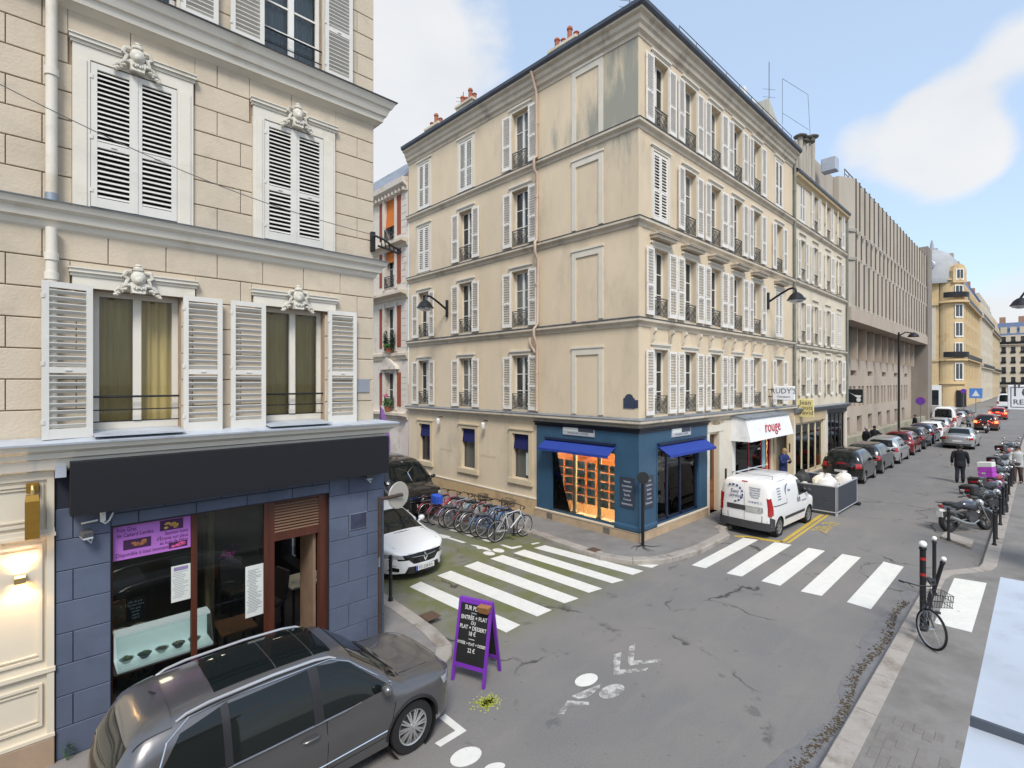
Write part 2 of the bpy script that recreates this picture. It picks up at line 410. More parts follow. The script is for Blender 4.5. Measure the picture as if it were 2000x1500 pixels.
kL = [(-12, 7.24), (3.95, 7.24), (4.3, 7.12), (4.5, 6.82), (4.78, 6.66), (5.08, 6.78), (5.36, 7.08), (5.51, 7.83), (5.57, 8.81), (5.62, 10.05), (5.62, 60)]
kC = [(11.05, 60), (11.08, 10.7), (10.97, 9.37), (10.90, 8.08), (11.16, 7.3), (11.89, 6.71), (13.33, 6.44), (15.3, 6.47), (15.7, 6.88), (66, 6.88), (66, 5.6), (68, 5.3), (150, 5.3)]
kR = [(-6, 1.85), (15.4, 1.83), (16.0, 1.72), (17.0, 1.1), (17.4, 1.05), (150, 1.0)]
def inset(pl, d, side):
    out = []
    for i, p in enumerate(pl):
        a = Vector(pl[max(i - 1, 0)]); b = Vector(pl[min(i + 1, len(pl) - 1)]); t = (b - a).normalized(); n = Vector((-t.y, t.x)) * side
        out.append((p[0] + n.x * d, p[1] + n.y * d))
    return out
iL, iC, iR = inset(kL, .28, 1), inset(kC, .28, 1), inset(kR, .28, -1)
swL = tag(slab('pavement_beside_restaurant', iL + [(4.2, 60), (4.2, 8.6), (-12, 8.6)], SWZ, pavement_m), kind='structure')
swC = tag(slab('pavement_beside_agency', iC + [(150, 14), (13.2, 14), (13.2, 60)], SWZ, pavement_m), kind='structure')
swR = tag(slab('pavement_beside_camera', iR + [(150, -2.5), (-6, -2.5)], SWZ, pavement_m), kind='structure')
def kerb(pl, ins, lo, hi, sl=1.0):
    """granite kerb stones one by one along a line, between two distances"""
    k = bpy.data.objects.new('kerb', None); C.objects.link(k); tag(k, kind='structure')
    P = [Vector(p) for p in pl]; Q = [Vector(p) for p in ins]
    L = [0]
    for a, b in zip(P, P[1:]): L.append(L[-1] + (b - a).length)
    def at(d):
        for i in range(len(L) - 1):
            if d <= L[i + 1]:
                f = (d - L[i]) / (L[i + 1] - L[i]); return P[i].lerp(P[i + 1], f), Q[i].lerp(Q[i + 1], f)
        return P[-1], Q[-1]
    d = lo; rs = random.Random(3)
    while d < min(hi, L[-1]):
        l = sl * rs.uniform(.75, 1.2); e = min(d + l - .012, hi)
        n = 3; outs = []; ins_ = []
        for i in range(n + 1):
            a, b = at(d + (e - d) * i / n); outs.append(a); ins_.append(b)
        zt = SWZ + .006 + rs.uniform(-.003, .004)
        mb = MB(); vs = []; cc = .018
        for a, b in zip(outs, ins_):
            q = (b - a).normalized() * cc
            vs += [(a.x, a.y, -.02), (a.x, a.y, zt - cc), (a.x + q.x, a.y + q.y, zt), (b.x, b.y, zt), (b.x, b.y, -.02)]
        fs = [(i * 5 + j, i * 5 + (j + 1) % 5, i * 5 + 5 + (j + 1) % 5, i * 5 + 5 + j) for i in range(n) for j in range(5)] + [(4, 3, 2, 1, 0), tuple(n * 5 + j for j in range(5))]
        mb.add(vs, fs); mb.obj('kerb_stone', granite, k)
        d += l
    return k
kerb(kL, iL, 10, 27); kerb(kC, iC, 40, 75); kerb(kR, iR, 10, 50)
def strip_rest(name, pl, ins, i0):
    mb = MB(); vs = []
    for a, b in list(zip(pl, ins))[i0:]: vs += [(*a, -.02), (*a, SWZ + .006), (*b, SWZ + .006), (*b, -.02)]
    n = len(vs) // 4
    mb.add(vs, [(i * 4 + j, i * 4 + (j + 1) % 4, i * 4 + 4 + (j + 1) % 4, i * 4 + 4 + j) for i in range(n - 1) for j in range(4)])
    return tag(mb.obj(name, granite), kind='structure')
strip_rest('kerb', [(38, 6.88), (66, 6.88), (66, 5.6), (68, 5.3), (150, 5.3)], [(38, 7.16), (66.28, 7.16), (66.28, 5.9), (68.1, 5.58), (150, 5.58)], 0)
strip_rest('kerb', [(46, 1.04), (150, 1.0)], [(46, .76), (150, .72)], 0)

# ---- paint on the road: every stripe its own sheet, children of the road
def paint(name, pts, mat=paint_w, z=.004):
    P = [gp(*p) for p in pts]
    mb = MB(); mb.prism(P, z - .003, z, lambda a, b, h: (a, b, h)); return mb.obj(name, mat, road)
def zp(x, y): return (800 + .35 * x, 1050 + .35 * y)
for q in (((0, 275), (62, 246), (617, 488), (540, 530)), ((155, 212), (230, 185), (793, 405), (712, 440)), ((305, 160), (380, 133), (942, 340), (865, 367)),
          ((450, 118), (520, 97), (1075, 285), (1000, 308)), ((580, 87), (640, 67), (1195, 238), (1130, 255)), ((695, 58), (755, 43), (1305, 187), (1245, 208)), ((1262, 152), (1392, 151), (1352, 169))):
    paint('crosswalk_stripe', [zp(*p) for p in q])
for q in (((1351, 1104), (1378, 1110), (1484, 1053), (1455, 1049)), ((1419, 1120), (1449, 1126), (1546, 1064), (1513, 1059)), ((1487, 1135), (1524, 1144), (1611, 1076), (1579, 1070)),
          ((1564, 1155), (1605, 1164), (1681, 1089), (1645, 1082)), ((1654, 1176), (1701, 1190), (1765, 1107), (1726, 1097))):
    paint('crosswalk_stripe', q)
# pale tactile square on the pavement by the camera
mb = MB(); P = [gp(*p, SWZ) for p in ((1864, 1129), (1927, 1139), (1898, 1235), (1825, 1217))]
mb.prism(P, SWZ - .01, SWZ + .005, lambda a, b, h: (a, b, h)); tp = mb.obj('tactile_pad', paint_w, swR)
mb = MB(); A, B_, C_, D_ = [Vector(p) for p in P]
for i in range(14):
    for j in range(20):
        p = A.lerp(B_, (i + .5) / 14).lerp(D_.lerp(C_, (i + .5) / 14), (j + .5) / 20); mb.cyl((p.x, p.y, SWZ + .004), (p.x, p.y, SWZ + .010), .014, .009, 6)
tag(mb.obj('stud', paint_w, tp), kind='stuff')
paint_faint = M('faded_road_paint', (.46, .45, .43), .8, var=.15, scale=9, stain=(.19, .18, .17), stscale=6, stlo=.40, sthi=.60)
# cycle chevrons and cycle symbol in the main street
for q in (((1139, 770), (1138, 655), (1182, 640), (1172, 738), (1332, 728), (1318, 742)), ((1215, 716), (1226, 610), (1258, 592), (1250, 688), (1405, 678), (1385, 694))):
    paint('chevron', [zp(*p) for p in q], paint_faint)
def ell(cx, cy, rx, ry, ang, mat, name='cycle_symbol', n=18):
    paint(name, [zp(cx + rx * math.cos(t) * math.cos(ang) - ry * math.sin(t) * math.sin(ang), cy + rx * math.cos(t) * math.sin(ang) + ry * math.sin(t) * math.cos(ang)) for t in [2 * math.pi * i / n for i in range(n)]], mat)
ell(986, 795, 66, 34, -.25, paint_w); ell(1128, 858, 74, 36, -.3, paint_faint)
paint('cycle_symbol', [zp(*p) for p in ((860, 940), (880, 910), (1000, 918), (1002, 934), (885, 945), (862, 985), (832, 985), (830, 970))], paint_faint)
paint('cycle_symbol', [zp(*p) for p in ((905, 885), (985, 850), (1065, 820), (1060, 838), (1000, 890), (940, 900))], paint_faint)
ell(314, 1224, 92, 50, -.35, paint_w); ell(475, 1282, 60, 24, -.2, paint_w)
paint('parking_corner', [zp(*p) for p in ((200, 985), (318, 1078), (172, 1168), (140, 1148), (256, 1078), (165, 1008))])
# side street paint (picture pixels)
def sp(name, *pts, m=paint_w): paint(name, pts, m)
s8 = lambda x, y: (820 + x * .1891, 940 + y * .1891)
sp('direction_arrow', s8(130, 530), s8(320, 570), s8(300, 578), s8(480, 632), s8(440, 637), s8(280, 588), s8(240, 588))
for q in (((0, 408), (20, 406), (60, 425), (40, 430)), ((290, 495), (320, 492), (395, 518), (360, 522)), ((455, 545), (490, 543), (563, 570), (530, 577)), ((630, 598), (665, 595), (742, 622), (705, 630))):
    sp('parking_dash', *[s8(*p) for p in q])
sp('parking_corner', s8(830, 658), s8(862, 655), s8(950, 680), s8(1040, 664), s8(1060, 675), s8(960, 700), s8(935, 696))
sp('parking_dash', s8(1145, 645), s8(1215, 632), s8(1245, 637), s8(1165, 655))
sp('cycle_symbol', s8(520, 655), s8(590, 662), s8(690, 688), s8(750, 722), s8(720, 720), s8(640, 698), s8(600, 700), s8(580, 675))
for cx, cy in ((715, 745), (812, 715)):
    sp('cycle_symbol', *[s8(cx + 62 * math.cos(t), cy + 20 * math.sin(t) + 6 * math.cos(t)) for t in [2 * math.pi * i / 16 for i in range(16)]])
# yellow delivery bay round the white van
def yl(*pts): paint('bay_line', pts, paint_y)
v8 = lambda x, y: (1420 + x * .2049, 900 + y * .2049)
yl(v8(560, 785), v8(600, 782), v8(975, 517), v8(950, 515)); yl(v8(500, 775), v8(545, 778), v8(925, 515), v8(880, 515))
yl(v8(60, 712), v8(75, 722), v8(505, 780), v8(545, 770), v8(420, 752), v8(190, 716))
P = gp(*v8(950, 630)); Q = gp(*v8(830, 705)); a_ = math.atan2(P[1] - Q[1], P[0] - Q[0])
text('20h-7h', .62, paint_y, road, T(P[0], P[1], .0045) @ RZ(a_) , 'bay_lettering', .0005, sx=.9)
# spray-paint mark
mb = MB(); rs = random.Random(5); cx, cy = gp(952, 1372)
for i in range(420):
    r_ = rs.gauss(0, .075); t_ = rs.uniform(0, 7); x = cx + r_ * 1.3 * math.cos(t_) + rs.gauss(0, .05); y = cy + r_ * math.sin(t_) + rs.gauss(0, .05); d = rs.uniform(.004, .016)
    mb.prism([(x + d * math.cos(k * 1.26 + t_), y + d * math.sin(k * 1.26 + t_)) for k in range(5)], .0015, .004, lambda a, b, h: (a, b, h))
tag(mb.obj('spray_paint', M('yellow_green_spray', (.42, .46, .05), .8), road), kind='stuff')
# wet gutter with leaf litter along the camera-side kerb
mb = MB(); rs = random.Random(11); left = []
us = [6.2 + .16 * i for i in range(52)]
wob = 0
for i, u in enumerate(us):
    wob = wob * .8 + rs.uniform(-.05, .05); left.append((u, 1.86 + .33 + .12 * math.sin(u * 1.3) + wob))
pts = left + [(u, 1.85) for u in reversed(us)]
mb.prism(pts, .0005, .0035, lambda a, b, h: (a, b, h))
tag(mb.obj('gutter_water', M('wet_gutter', (.155, .155, .165), .22, var=.18, scale=5, spec=.6, bump=.05, bscale=20), road), kind='stuff')
mb = MB()
for i in range(1100):
    u = rs.uniform(6.3, 13.6); v = 1.9 + abs(rs.gauss(.05, .05)) + .05 * (1 + math.sin(u * 2.1)); a = rs.uniform(0, 6.28); l = rs.uniform(.01, .03); h = rs.uniform(.004, .012)
    dx, dy = l * math.cos(a), l * math.sin(a)
    mb.quad((u - dx, v - dy, .004), (u + dy * .5, v - dx * .5, h), (u + dx, v + dy, .005), (u - dy * .5, v + dx * .5, h + .004))
tag(mb.obj('leaf_litter', M('wet_leaves', (.085, .062, .03), .8, var=.5, scale=40), road), kind='stuff')
# worn brick-size pavers let into the pavement by the camera
pm = MB(); pm.bbox(0, .205, 0, .098, 0, .03, .004)
pv = pm.mesh('paver', M('worn_paver', (.185, .172, .16), .9, var=.14, scale=3.5, bump=.3, bscale=70)); rs = random.Random(2)
for i in range(17):
    for j in range(13):
        x = 4.9 + i * .212; y = .12 + j * .106
        if rs.random() < .12 or (x > 7.4 and rs.random() < .5): continue
        put('paver', pv, swR, T(x + (.1 if j % 2 else 0), y, SWZ - .024 + rs.uniform(-.001, .0025)))
# iron covers and a granite ramp slab
rust = M('rusty_iron', (.10, .06, .04), .8, var=.25, scale=20)
for px, py, s in ((840, 1203, .32), (1160, 1074, .30)):
    x, y = gp(px, py, SWZ); tag(MB().bbox(x - s / 2, x + s / 2, y - s / 2, y + s / 2, SWZ, SWZ + .012, .006).obj('drain_cover', rust), 'small rusty square drain cover beside the ' + ('restaurant corner kerb' if px < 1000 else 'agency corner kerb'), 'drain cover')
def gslab(pts, nm, lb):
    P = [gp(*p) for p in pts]; mb = MB(); c = Vector((sum(p[0] for p in P) / 4, sum(p[1] for p in P) / 4)); Q = [Vector(p).lerp(c, .03) for p in P]
    vs = [(p[0], p[1], 0.001) for p in P] + [(p[0], p[1], .065) for p in P] + [(q.x, q.y, .085) for q in Q]
    mb.add(vs, [(3, 2, 1, 0), (8, 9, 10, 11)] + [(r + i, r + (i + 1) % 4, r + 4 + (i + 1) % 4, r + 4 + i) for r in (0, 4) for i in range(4)])
    return tag(mb.obj(nm, granite), lb, 'stone slab')
gslab(((1837, 1052), (1847, 1043), (1902, 1060), (1897, 1074)), 'granite_slab', 'pale granite slab at the end of the motorcycle parking')
gslab(((838, 1020), (858, 1012), (905, 1020), (860, 1030)), 'granite_slab', 'granite slab at the far end of the bicycle row')
# ================================================================== louvred shutters and casement windows
_shm = {}
def shutter(parent, mw, w_, h_, mat, singly=False, pitch=.075, n_single=[0], lab=None, opened=False):
    """leaf: local x 0..w, z 0..h, outer face towards -y (y -.035..0)"""
    key = (round(w_, 2), round(h_, 2), mat.name, pitch, opened)
    st = .062 if w_ > .38 else .05; mid = h_ * .44
    if key not in _shm:
        f = MB()
        f.box(0, st, -.036, 0, 0, h_); f.box(w_ - st, w_, -.036, 0, 0, h_)
        f.box(st, w_ - st, -.034, -.002, 0, .12); f.box(st, w_ - st, -.034, -.002, h_ - .07, h_); f.box(st, w_ - st, -.034, -.002, mid - .035, mid + .035)
        f.box(w_ / 2 - .03, w_ / 2 + .03, -.045, -.034, mid - .008, mid + .008)
        for z in (.18, h_ - .2, mid + .05): f.box(-.012, .02, -.044, -.03, z, z + .05)
        ya, yb = (-.004, -.034) if opened else (-.036, -.002); one = MB(); one.hexa([(st, ya, 0), (w_ - st, ya, 0), (w_ - st, yb, pitch * .5), (st, yb, pitch * .5), (st, ya, .010), (w_ - st, ya, .010), (w_ - st, yb, pitch * .5 + .010), (st, yb, pitch * .5 + .010)])
        zs = []
        for a, b in ((.12, mid - .035), (mid + .035, h_ - .07)):
            k = max(2, int((b - a) / pitch)); p = (b - a) / k; zs += [a + p * i + p * .12 for i in range(k)]
        al = MB()
        for z in zs: al.add([(x, y, q + z) for x, y, q in one.v], one.f)
        _shm[key] = (f.mesh('shutter', mat), one.mesh('slat', mat), al.mesh('slat', mat), zs)
    a, one, al, zs = _shm[key]
    s = put('shutter', a, parent, mw)
    if lab: s['label'] = lab
    if singly and n_single[0] + len(zs) <= 300:
        for z in zs: put('slat', one, s, mw @ T(0, 0, z))
        n_single[0] += len(zs)
    else: tag(put('slat', al, s, mw), kind='stuff')
    return s
_wm = {}
def casement(parent, mw, w_, h_, rows=3, mat=white_p, pmat=None, fr=.055, name='window'):
    """two leaf window, local x 0..w, z 0..h, outer face at y 0"""
    key = (round(w_, 2), round(h_, 2), rows, mat.name, fr)
    if key not in _wm:
        f = MB()
        f.box(0, fr, 0, .06, 0, h_); f.box(w_ - fr, w_, 0, .06, 0, h_); f.box(fr, w_ - fr, 0, .06, 0, fr * 1.6); f.box(fr, w_ - fr, 0, .06, h_ - fr, h_)
        c = w_ / 2; f.box(c - .045, c + .045, -.012, .055, fr * 1.6, h_ - fr)
        z0, z1 = fr * 1.6, h_ - fr
        for i in range(1, rows):
            z = z0 + (z1 - z0) * i / rows; f.box(fr, c - .045, .008, .045, z - .014, z + .014); f.box(c + .045, w_ - fr, .008, .045, z - .014, z + .014)
        p1 = MB().quad((fr, .03, z0), (c - .045, .03, z0), (c - .045, .03, z1), (fr, .03, z1)); p2 = MB().quad((c + .045, .03, z0), (w_ - fr, .03, z0), (w_ - fr, .03, z1), (c + .045, .03, z1))
        _wm[key] = (f.mesh('window', mat), p1, p2, {})
    f, p1, p2, pm = _wm[key]
    pmat = pmat or pane_d
    if pmat.name not in pm: pm[pmat.name] = (p1.mesh('pane', pmat), p2.mesh('pane', pmat))
    o = put(name, f, parent, mw)
    for p in pm[pmat.name]: put('pane', p, o, mw)
    return o
def scroll_rail(parent, mw, w_, h_, mat=iron_grey):
    """cast-iron window guard: top and bottom bar with rows of rings and curls"""
    key = ('r', round(w_, 2), round(h_, 2), mat.name)
    if key not in _wm:
        m = MB(); m.box(0, w_, -.02, .02, h_ - .03, h_); m.box(0, w_, -.012, .012, .02, .045); m.box(0, w_, -.012, .012, h_ - .10, h_ - .08)
        for x in (0, w_ - .02): m.box(x, x + .02, -.012, .012, 0, h_)
        n = 3; rr = w_ / n / 2
        for i in range(n):
            cx = rr * (2 * i + 1)
            for cz, k in ((.045 + (h_ - .15) * .27, 1), (.045 + (h_ - .15) * .74, .9)):
                ry = (h_ - .15) * .25
                m.tube([(cx + rr * .92 * k * math.cos(t), 0, cz + ry * math.sin(t)) for t in [2 * math.pi * q / 10 for q in range(10)]], .011, 4, True)
                m.tube([(cx + rr * .45 * math.cos(t), 0, cz + ry * .5 * math.sin(t)) for t in [2 * math.pi * q / 8 for q in range(8)]], .009, 4, True)
            m.cyl((cx, 0, .03), (cx, 0, h_ - .09), .008, n=4)
        _wm[key] = m.mesh('railing', mat)
    return put('railing', _wm[key], parent, mw)

# ================================================================== restaurant building (big one on the near left)
LB = thing('restaurant_building', 'tall cream stone building with white louvred shutters above a dark blue-grey restaurant front', 'building', (4.47, 8.25, 0))
F = wall_frame(0, 8.25, 0)
A0, A1 = -2.2, 4.47
w1, w2 = (.57, 1.49), (2.62, 3.54)
w1b, w2b = (.60, 1.53), (2.63, 3.57)
ops = [(w1b[0], w1b[1], 4.05, 5.87), (w2b[0], w2b[1], 4.05, 5.87), (w1[0], w1[1], 6.9, 8.72), (w2[0], w2[1], 6.9, 8.72), (w1[0], w1[1], 9.74, 11.6), (w2[0], w2[1], 9.74, 11.6)]
mb = facade(MB(), A0, A1 - .03, 3.0, 12.6, ops, .26, .03)
mb.quad((A1 - .03, .03, 3), (A1 - .03, 9, 3), (A1 - .03, 9, 12.6), (A1 - .03, .03, 12.6)); mb.quad((A0, .03, 12.6), (A1 - .03, .03, 12.6), (A1 - .03, 9, 12.6), (A0, 9, 12.6)); mb.quad((A0, .03, 3), (A0, 9, 3), (A0, 9, 12.6), (A0, .03, 12.6))
mb.obj('wall', joint_l, LB, F)
# stone blocks, row by row
def block_rows(z0, z1, rows, cut, L=.62, skip=()):
    rs = random.Random(int(z0 * 10)); h = (z1 - z0) / rows
    for r in range(rows):
        a, b = z0 + r * h + .006, z0 + (r + 1) * h - .006
        iv = [(A0, A1)]
        for (x0, x1, c, d) in cut:
            if a + .02 < d < b - .03 and not any(k[0] < (x0 + x1) / 2 < k[1] and k[2] < d + .02 < k[3] for k in cut):
                xs_ = [x0] + [x0 + L * q for q in range(1, 9) if x0 + L * q < x1 - .2] + [x1]
                for q0, q1 in zip(xs_, xs_[1:]): MB().box(q0 + .004, q1 - .004, 0, .035, d + .008, b).obj('stone_block', stone_l, LB, F)
        for (x0, x1, c, d) in cut:
            if c < b - .02 and d > a + .02:
                iv = [q for (p0, p1) in iv for q in ((p0, min(p1, x0)), (max(p0, x1), p1)) if q[1] - q[0] > .02]
        off = L / 2 if r % 2 else 0
        for p0, p1 in iv:
            xs = [p0]; k = math.floor((p0 - A1 + off) / L)
            for q in range(k, k + 40):
                x = A1 - off + q * L
                if p0 + .12 < x < p1 - .12: xs.append(x)
            xs.append(p1)
            for x0, x1 in zip(xs, xs[1:]):
                if x1 < -.9: continue
                m = MB(); x0_, x1_ = x0 + (.004 if x0 > p0 else 0), x1 - (.004 if x1 < p1 else 0); c_ = .007; d0 = -rs.uniform(0, .003)
                vs = [(x0_, .035, a), (x1_, .035, a), (x1_, .035, b), (x0_, .035, b), (x0_, d0 + c_, a), (x1_, d0 + c_, a), (x1_, d0 + c_, b), (x0_, d0 + c_, b), (x0_ + c_, d0, a + c_), (x1_ - c_, d0, a + c_), (x1_ - c_, d0, b - c_), (x0_ + c_, d0, b - c_)]
                m.add(vs, [(r_ + i, r_ + (i + 1) % 4, r_ + 4 + (i + 1) % 4, r_ + 4 + i) for r_ in (0, 4) for i in range(4)] + [(8, 9, 10, 11)])
                if x1 >= A1 - .01: m.box(A1 - .04, A1, .036, .45, a, b)
                m.obj('stone_block', stone_l, LB, F)
block_rows(4.0, 6.56, 7, [(w1b[0] - .02, w1b[1] + .02, 4, 5.9), (w2b[0] - .02, w2b[1] + .02, 4, 5.9), (.38, 1.72, 5.86, 6.11), (2.45, 3.77, 5.86, 6.11)])
block_rows(6.86, 9.30, 7, [(.40, 1.68, 6.8, 8.75), (2.46, 3.74, 6.8, 8.75), (.36, 1.71, 8.70, 8.98), (2.42, 3.77, 8.70, 8.98)])
block_rows(9.72, 12.6, 8, [(w1[0] - .1, w1[1] + .1, 9.7, 11.7), (w2[0] - .1, w2[1] + .1, 9.7, 11.7)])
# cornices: profile (out, z) mitred round the street corner
def course(name, prof, mat, parent, fr, x0, x1, back=6, both=True):
    m = MB(); m.sweep(prof, [((x0, 0), (0, -1)), ((x1, 0), (1, -1)), ((x1, back), (1, 0))] if both else [((x0, 0), (0, -1)), ((x1, 0), (0, -1))])
    return m.obj(name, mat, parent, fr)
lowc = course('cornice', [(0, 3.62), (.13, 3.66), (.16, 3.78), (.20, 3.80), (.22, 3.86), (.28, 3.90), (.31, 3.975), (0, 4.0)], trim_l, LB, F, A0, 4.47)
course('cornice_flashing', [(.02, 3.985), (.33, 3.962), (.335, 3.985), (.02, 4.035)], zinc_pale, LB, F, A0, 4.47)
course('cornice', [(0, 6.53), (.03, 6.56), (.05, 6.62), (.10, 6.64), (.12, 6.72), (.17, 6.76), (.2, 6.835), (0, 6.85)], trim_l, LB, F, A0, 4.47)
course('cornice_flashing', [(.01, 6.845), (.215, 6.83), (.22, 6.842), (.01, 6.875)], zinc, LB, F, A0, 4.47)
course('cornice', [(0, 9.27), (.10, 9.33), (.12, 9.33), (.14, 9.42), (.17, 9.43), (.21, 9.54), (.24, 9.56), (.26, 9.60), (.29, 9.67), (0, 9.7)], trim_l, LB, F, A0, 4.47)
course('cornice_flashing', [(.01, 9.69), (.31, 9.665), (.315, 9.678), (.01, 9.715)], zinc_dark, LB, F, A0, 4.47)
# window surrounds and carved keystones
def ornament(parent, mw, s=1):
    m = MB(); rs = random.Random(4)
    m.ball((0, -.06, .10), (.085, .06, .10), 10, 8); m.ball((0, -.09, .07), (.05, .045, .055), 8, 6); m.ball((0, -.06, .21), (.065, .05, .04), 8, 5)
    m.ball((0, -.05, .26), (.04, .035, .025), 8, 4)
    m.hexa([(-.07, -.10, -.10), (.07, -.10, -.10), (.08, 0, -.10), (-.08, 0, -.10), (-.09, -.07, .04), (.09, -.07, .04), (.10, 0, .04), (-.10, 0, .04)])
    for sg in (-1, 1):
        m.tube([(sg * .07, -.05, .18), (sg * .13, -.06, .17), (sg * .15, -.055, .11), (sg * .11, -.06, .08), (sg * .13, -.05, .01), (sg * .19, -.045, -.05), (sg * .16, -.05, -.10)], [.022, .026, .028, .026, .024, .022, .012], 6)
        for k in range(7):
            a = k / 6; m.ball((sg * (.10 + .13 * a), -.05 + .015 * a, .0 - .12 * a + .02 * math.sin(k * 2)), (.035, .03, .022), 6, 4)
        m.tube([(sg * .09, -.05, .02), (sg * .17, -.045, -.01), (sg * .245, -.03, -.09), (sg * .23, -.03, -.13)], [.02, .018, .013, .008], 5)
    for k in range(5): m.ball((-.05 + .025 * k, -.105, -.03 - .012 * (k % 2)), (.016, .014, .02), 5, 4)
    m.v = [(x * s, y * s, z * s) for x, y, z in m.v]
    return m.obj('carved_keystone', carve, parent, mw, smooth=True)
def hood(parent, fr, x0, x1, z0, z1, ear=.02):
    m = MB(); m.box(x0 + ear, x1 - ear, -.045, 0, z0, z1 - .10); m.box(x0, x1, -.06, 0, z1 - .10, z1 - .06); m.box(x0 - .012, x1 + .012, -.085, 0, z1 - .06, z1 - .015); m.box(x0 - .02, x1 + .02, -.10, 0, z1 - .015, z1)
    return m.obj('window_hood', trim_l, parent, fr)
for x0, x1 in ((.38, 1.70), (2.44, 3.76)):
    m = MB(); a, b = (x0 + .02, w1[0]) if x0 < 1 else (x0 + .02, w2[0]); c, d = (w1[1], x1 - .02) if x0 < 1 else (w2[1], x1 - .02)
    for p, q in ((a, b), (c, d)):
        m.box(p, q, -.045, 0.03, 6.86, 8.72); m.box(p + .035, q - .035, -.058, -.045, 6.88, 8.70)
    m.obj('window_surround', trim_l, LB, F)
    hood(LB, F, x0, x1, 8.72, 8.98); ornament(LB, F @ T((x0 + x1) / 2, -.05, 8.83), 1.0)
for x0, x1 in ((.38, 1.72), (2.45, 3.77)):
    hood(LB, F, x0, x1, 5.87, 6.11); ornament(LB, F @ T((x0 + x1) / 2, -.05, 5.95), 1.0)
# second floor: closed shutters
for a, b in (w1, w2):
    hw = (b - a - .02) / 2
    shutter(LB, F @ T(a + .005, -.01, 6.90), hw, 1.80, shut_l, False, .058); shutter(LB, F @ T(a + .01 + hw + .005, -.01, 6.90), hw, 1.80, shut_l, False, .058)
    MB().box(a + hw - .005, a + hw + .03, -.055, -.047, 6.90, 8.70).obj('closing_bead', shut_l, LB, F)
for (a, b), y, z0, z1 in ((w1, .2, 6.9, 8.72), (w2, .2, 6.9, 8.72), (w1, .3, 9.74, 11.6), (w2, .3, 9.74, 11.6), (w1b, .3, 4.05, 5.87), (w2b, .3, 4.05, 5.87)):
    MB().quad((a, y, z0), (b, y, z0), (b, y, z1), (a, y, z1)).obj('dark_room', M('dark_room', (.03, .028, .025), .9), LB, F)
# first floor: open leaves, casements, curtains, bars
curt = M('ochre_curtain', (.52, .37, .15), .9, var=.14, scale=5, stretch=(6, 6, .4))
for (a, b), sh in ((w1b, ((.12, .47), (1.55, .48))), (w2b, ((2.14, .48), (3.595, .5)))):
    for i, (x, wd) in enumerate(sh):
        shutter(LB, F @ T(x, -.075 if not (i == 0 and x < 1) else -.16, 4.02) @ RZ(0 if not (i == 0 and x < 1) else R(9)), wd, 1.87, shut_l, True, .075, opened=True)
    casement(LB, F @ T(a, .14, 4.07), b - a, 1.80, 1, trim_l, clear, .07)
    m = MB(); m.grid(lambda s, t: (a + .02 + s * (b - a - .04), .255 + .022 * math.sin(s * 46 + 2 * math.sin(s * 9)) * (.35 + .65 * t), 4.1 + t * 1.74), 60, 3); m.obj('curtain', curt, LB, F, smooth=2)
    for z, r in ((4.51, .014), (4.34, .008), (4.19, .008)): MB().cyl((a, .05, z), (b, .05, z), r, n=8).obj('window_bar', iron, LB, F)
    m = MB(); m.hexa([(a - .01, -.30, 4.03), (b + .01, -.30, 4.03), (b + .01, .14, 4.06), (a - .01, .14, 4.06), (a - .01, -.30, 4.045), (b + .01, -.30, 4.045), (b + .01, .14, 4.08), (a - .01, .14, 4.08)]); m.obj('window_sill', zinc_pale, LB, F)
# third floor
net = M('net_curtain', (.30, .32, .35), .9, var=.2, scale=6, stretch=(8, 8, .3))
for (a, b), sh in ((w1, (1.52, .46)), (w2, (2.14, .46)), (w2, (3.545, .48))):
    shutter(LB, F @ T(sh[0], -.07, 9.74), sh[1], 1.85, shut_l, False, .062, opened=True)
for a, b in (w1, w2):
    casement(LB, F @ T(a, .14, 9.76), b - a, 1.84, 4, white_p, clear, .06)
    m = MB(); m.grid(lambda s, t: (a + s * (b - a), .25 + .02 * math.sin(s * 60), 9.78 + t * 1.8), 60, 2); m.obj('curtain', net, LB, F, smooth=2)
    for p, q in ((a - .10, a), (b, b + .10)): MB().box(p, q, -.03, .03, 9.72, 11.7).obj('window_surround', trim_l, LB, F)
    for z, r in ((10.18, .013), (9.97, .009), (9.80, .009)): MB().cyl((a, .03, z), (b, .03, z), r, n=6).obj('window_bar', iron, LB, F)
# drainpipe
m = MB()
for z0, z1 in ((4.05, 6.54), (6.87, 9.28), (9.72, 12.6)):
    m.cyl((.21, -.085, z0), (.21, -.085, z1), .055, n=14)
for z in (5.92, 6.15, 8.35, 11): m.cyl((.21, -.085, z), (.21, -.085, z + .09), .068, n=14); m.box(.19, .23, -.085, 0, z + .02, z + .06)
m.obj('drainpipe', trim_l, LB, F, smooth=True)
MB().cyl((.21, -.085, 6.86), (.21, -.085, 6.95), .062, n=14).obj('pipe_collar', zinc, LB, F, smooth=True)
MB().box(4.14, 4.38, -.02, 0, 4.52, 4.75).obj('meter_cover', M('grey_meter_cover', (.25, .27, .31), .5), LB, F)
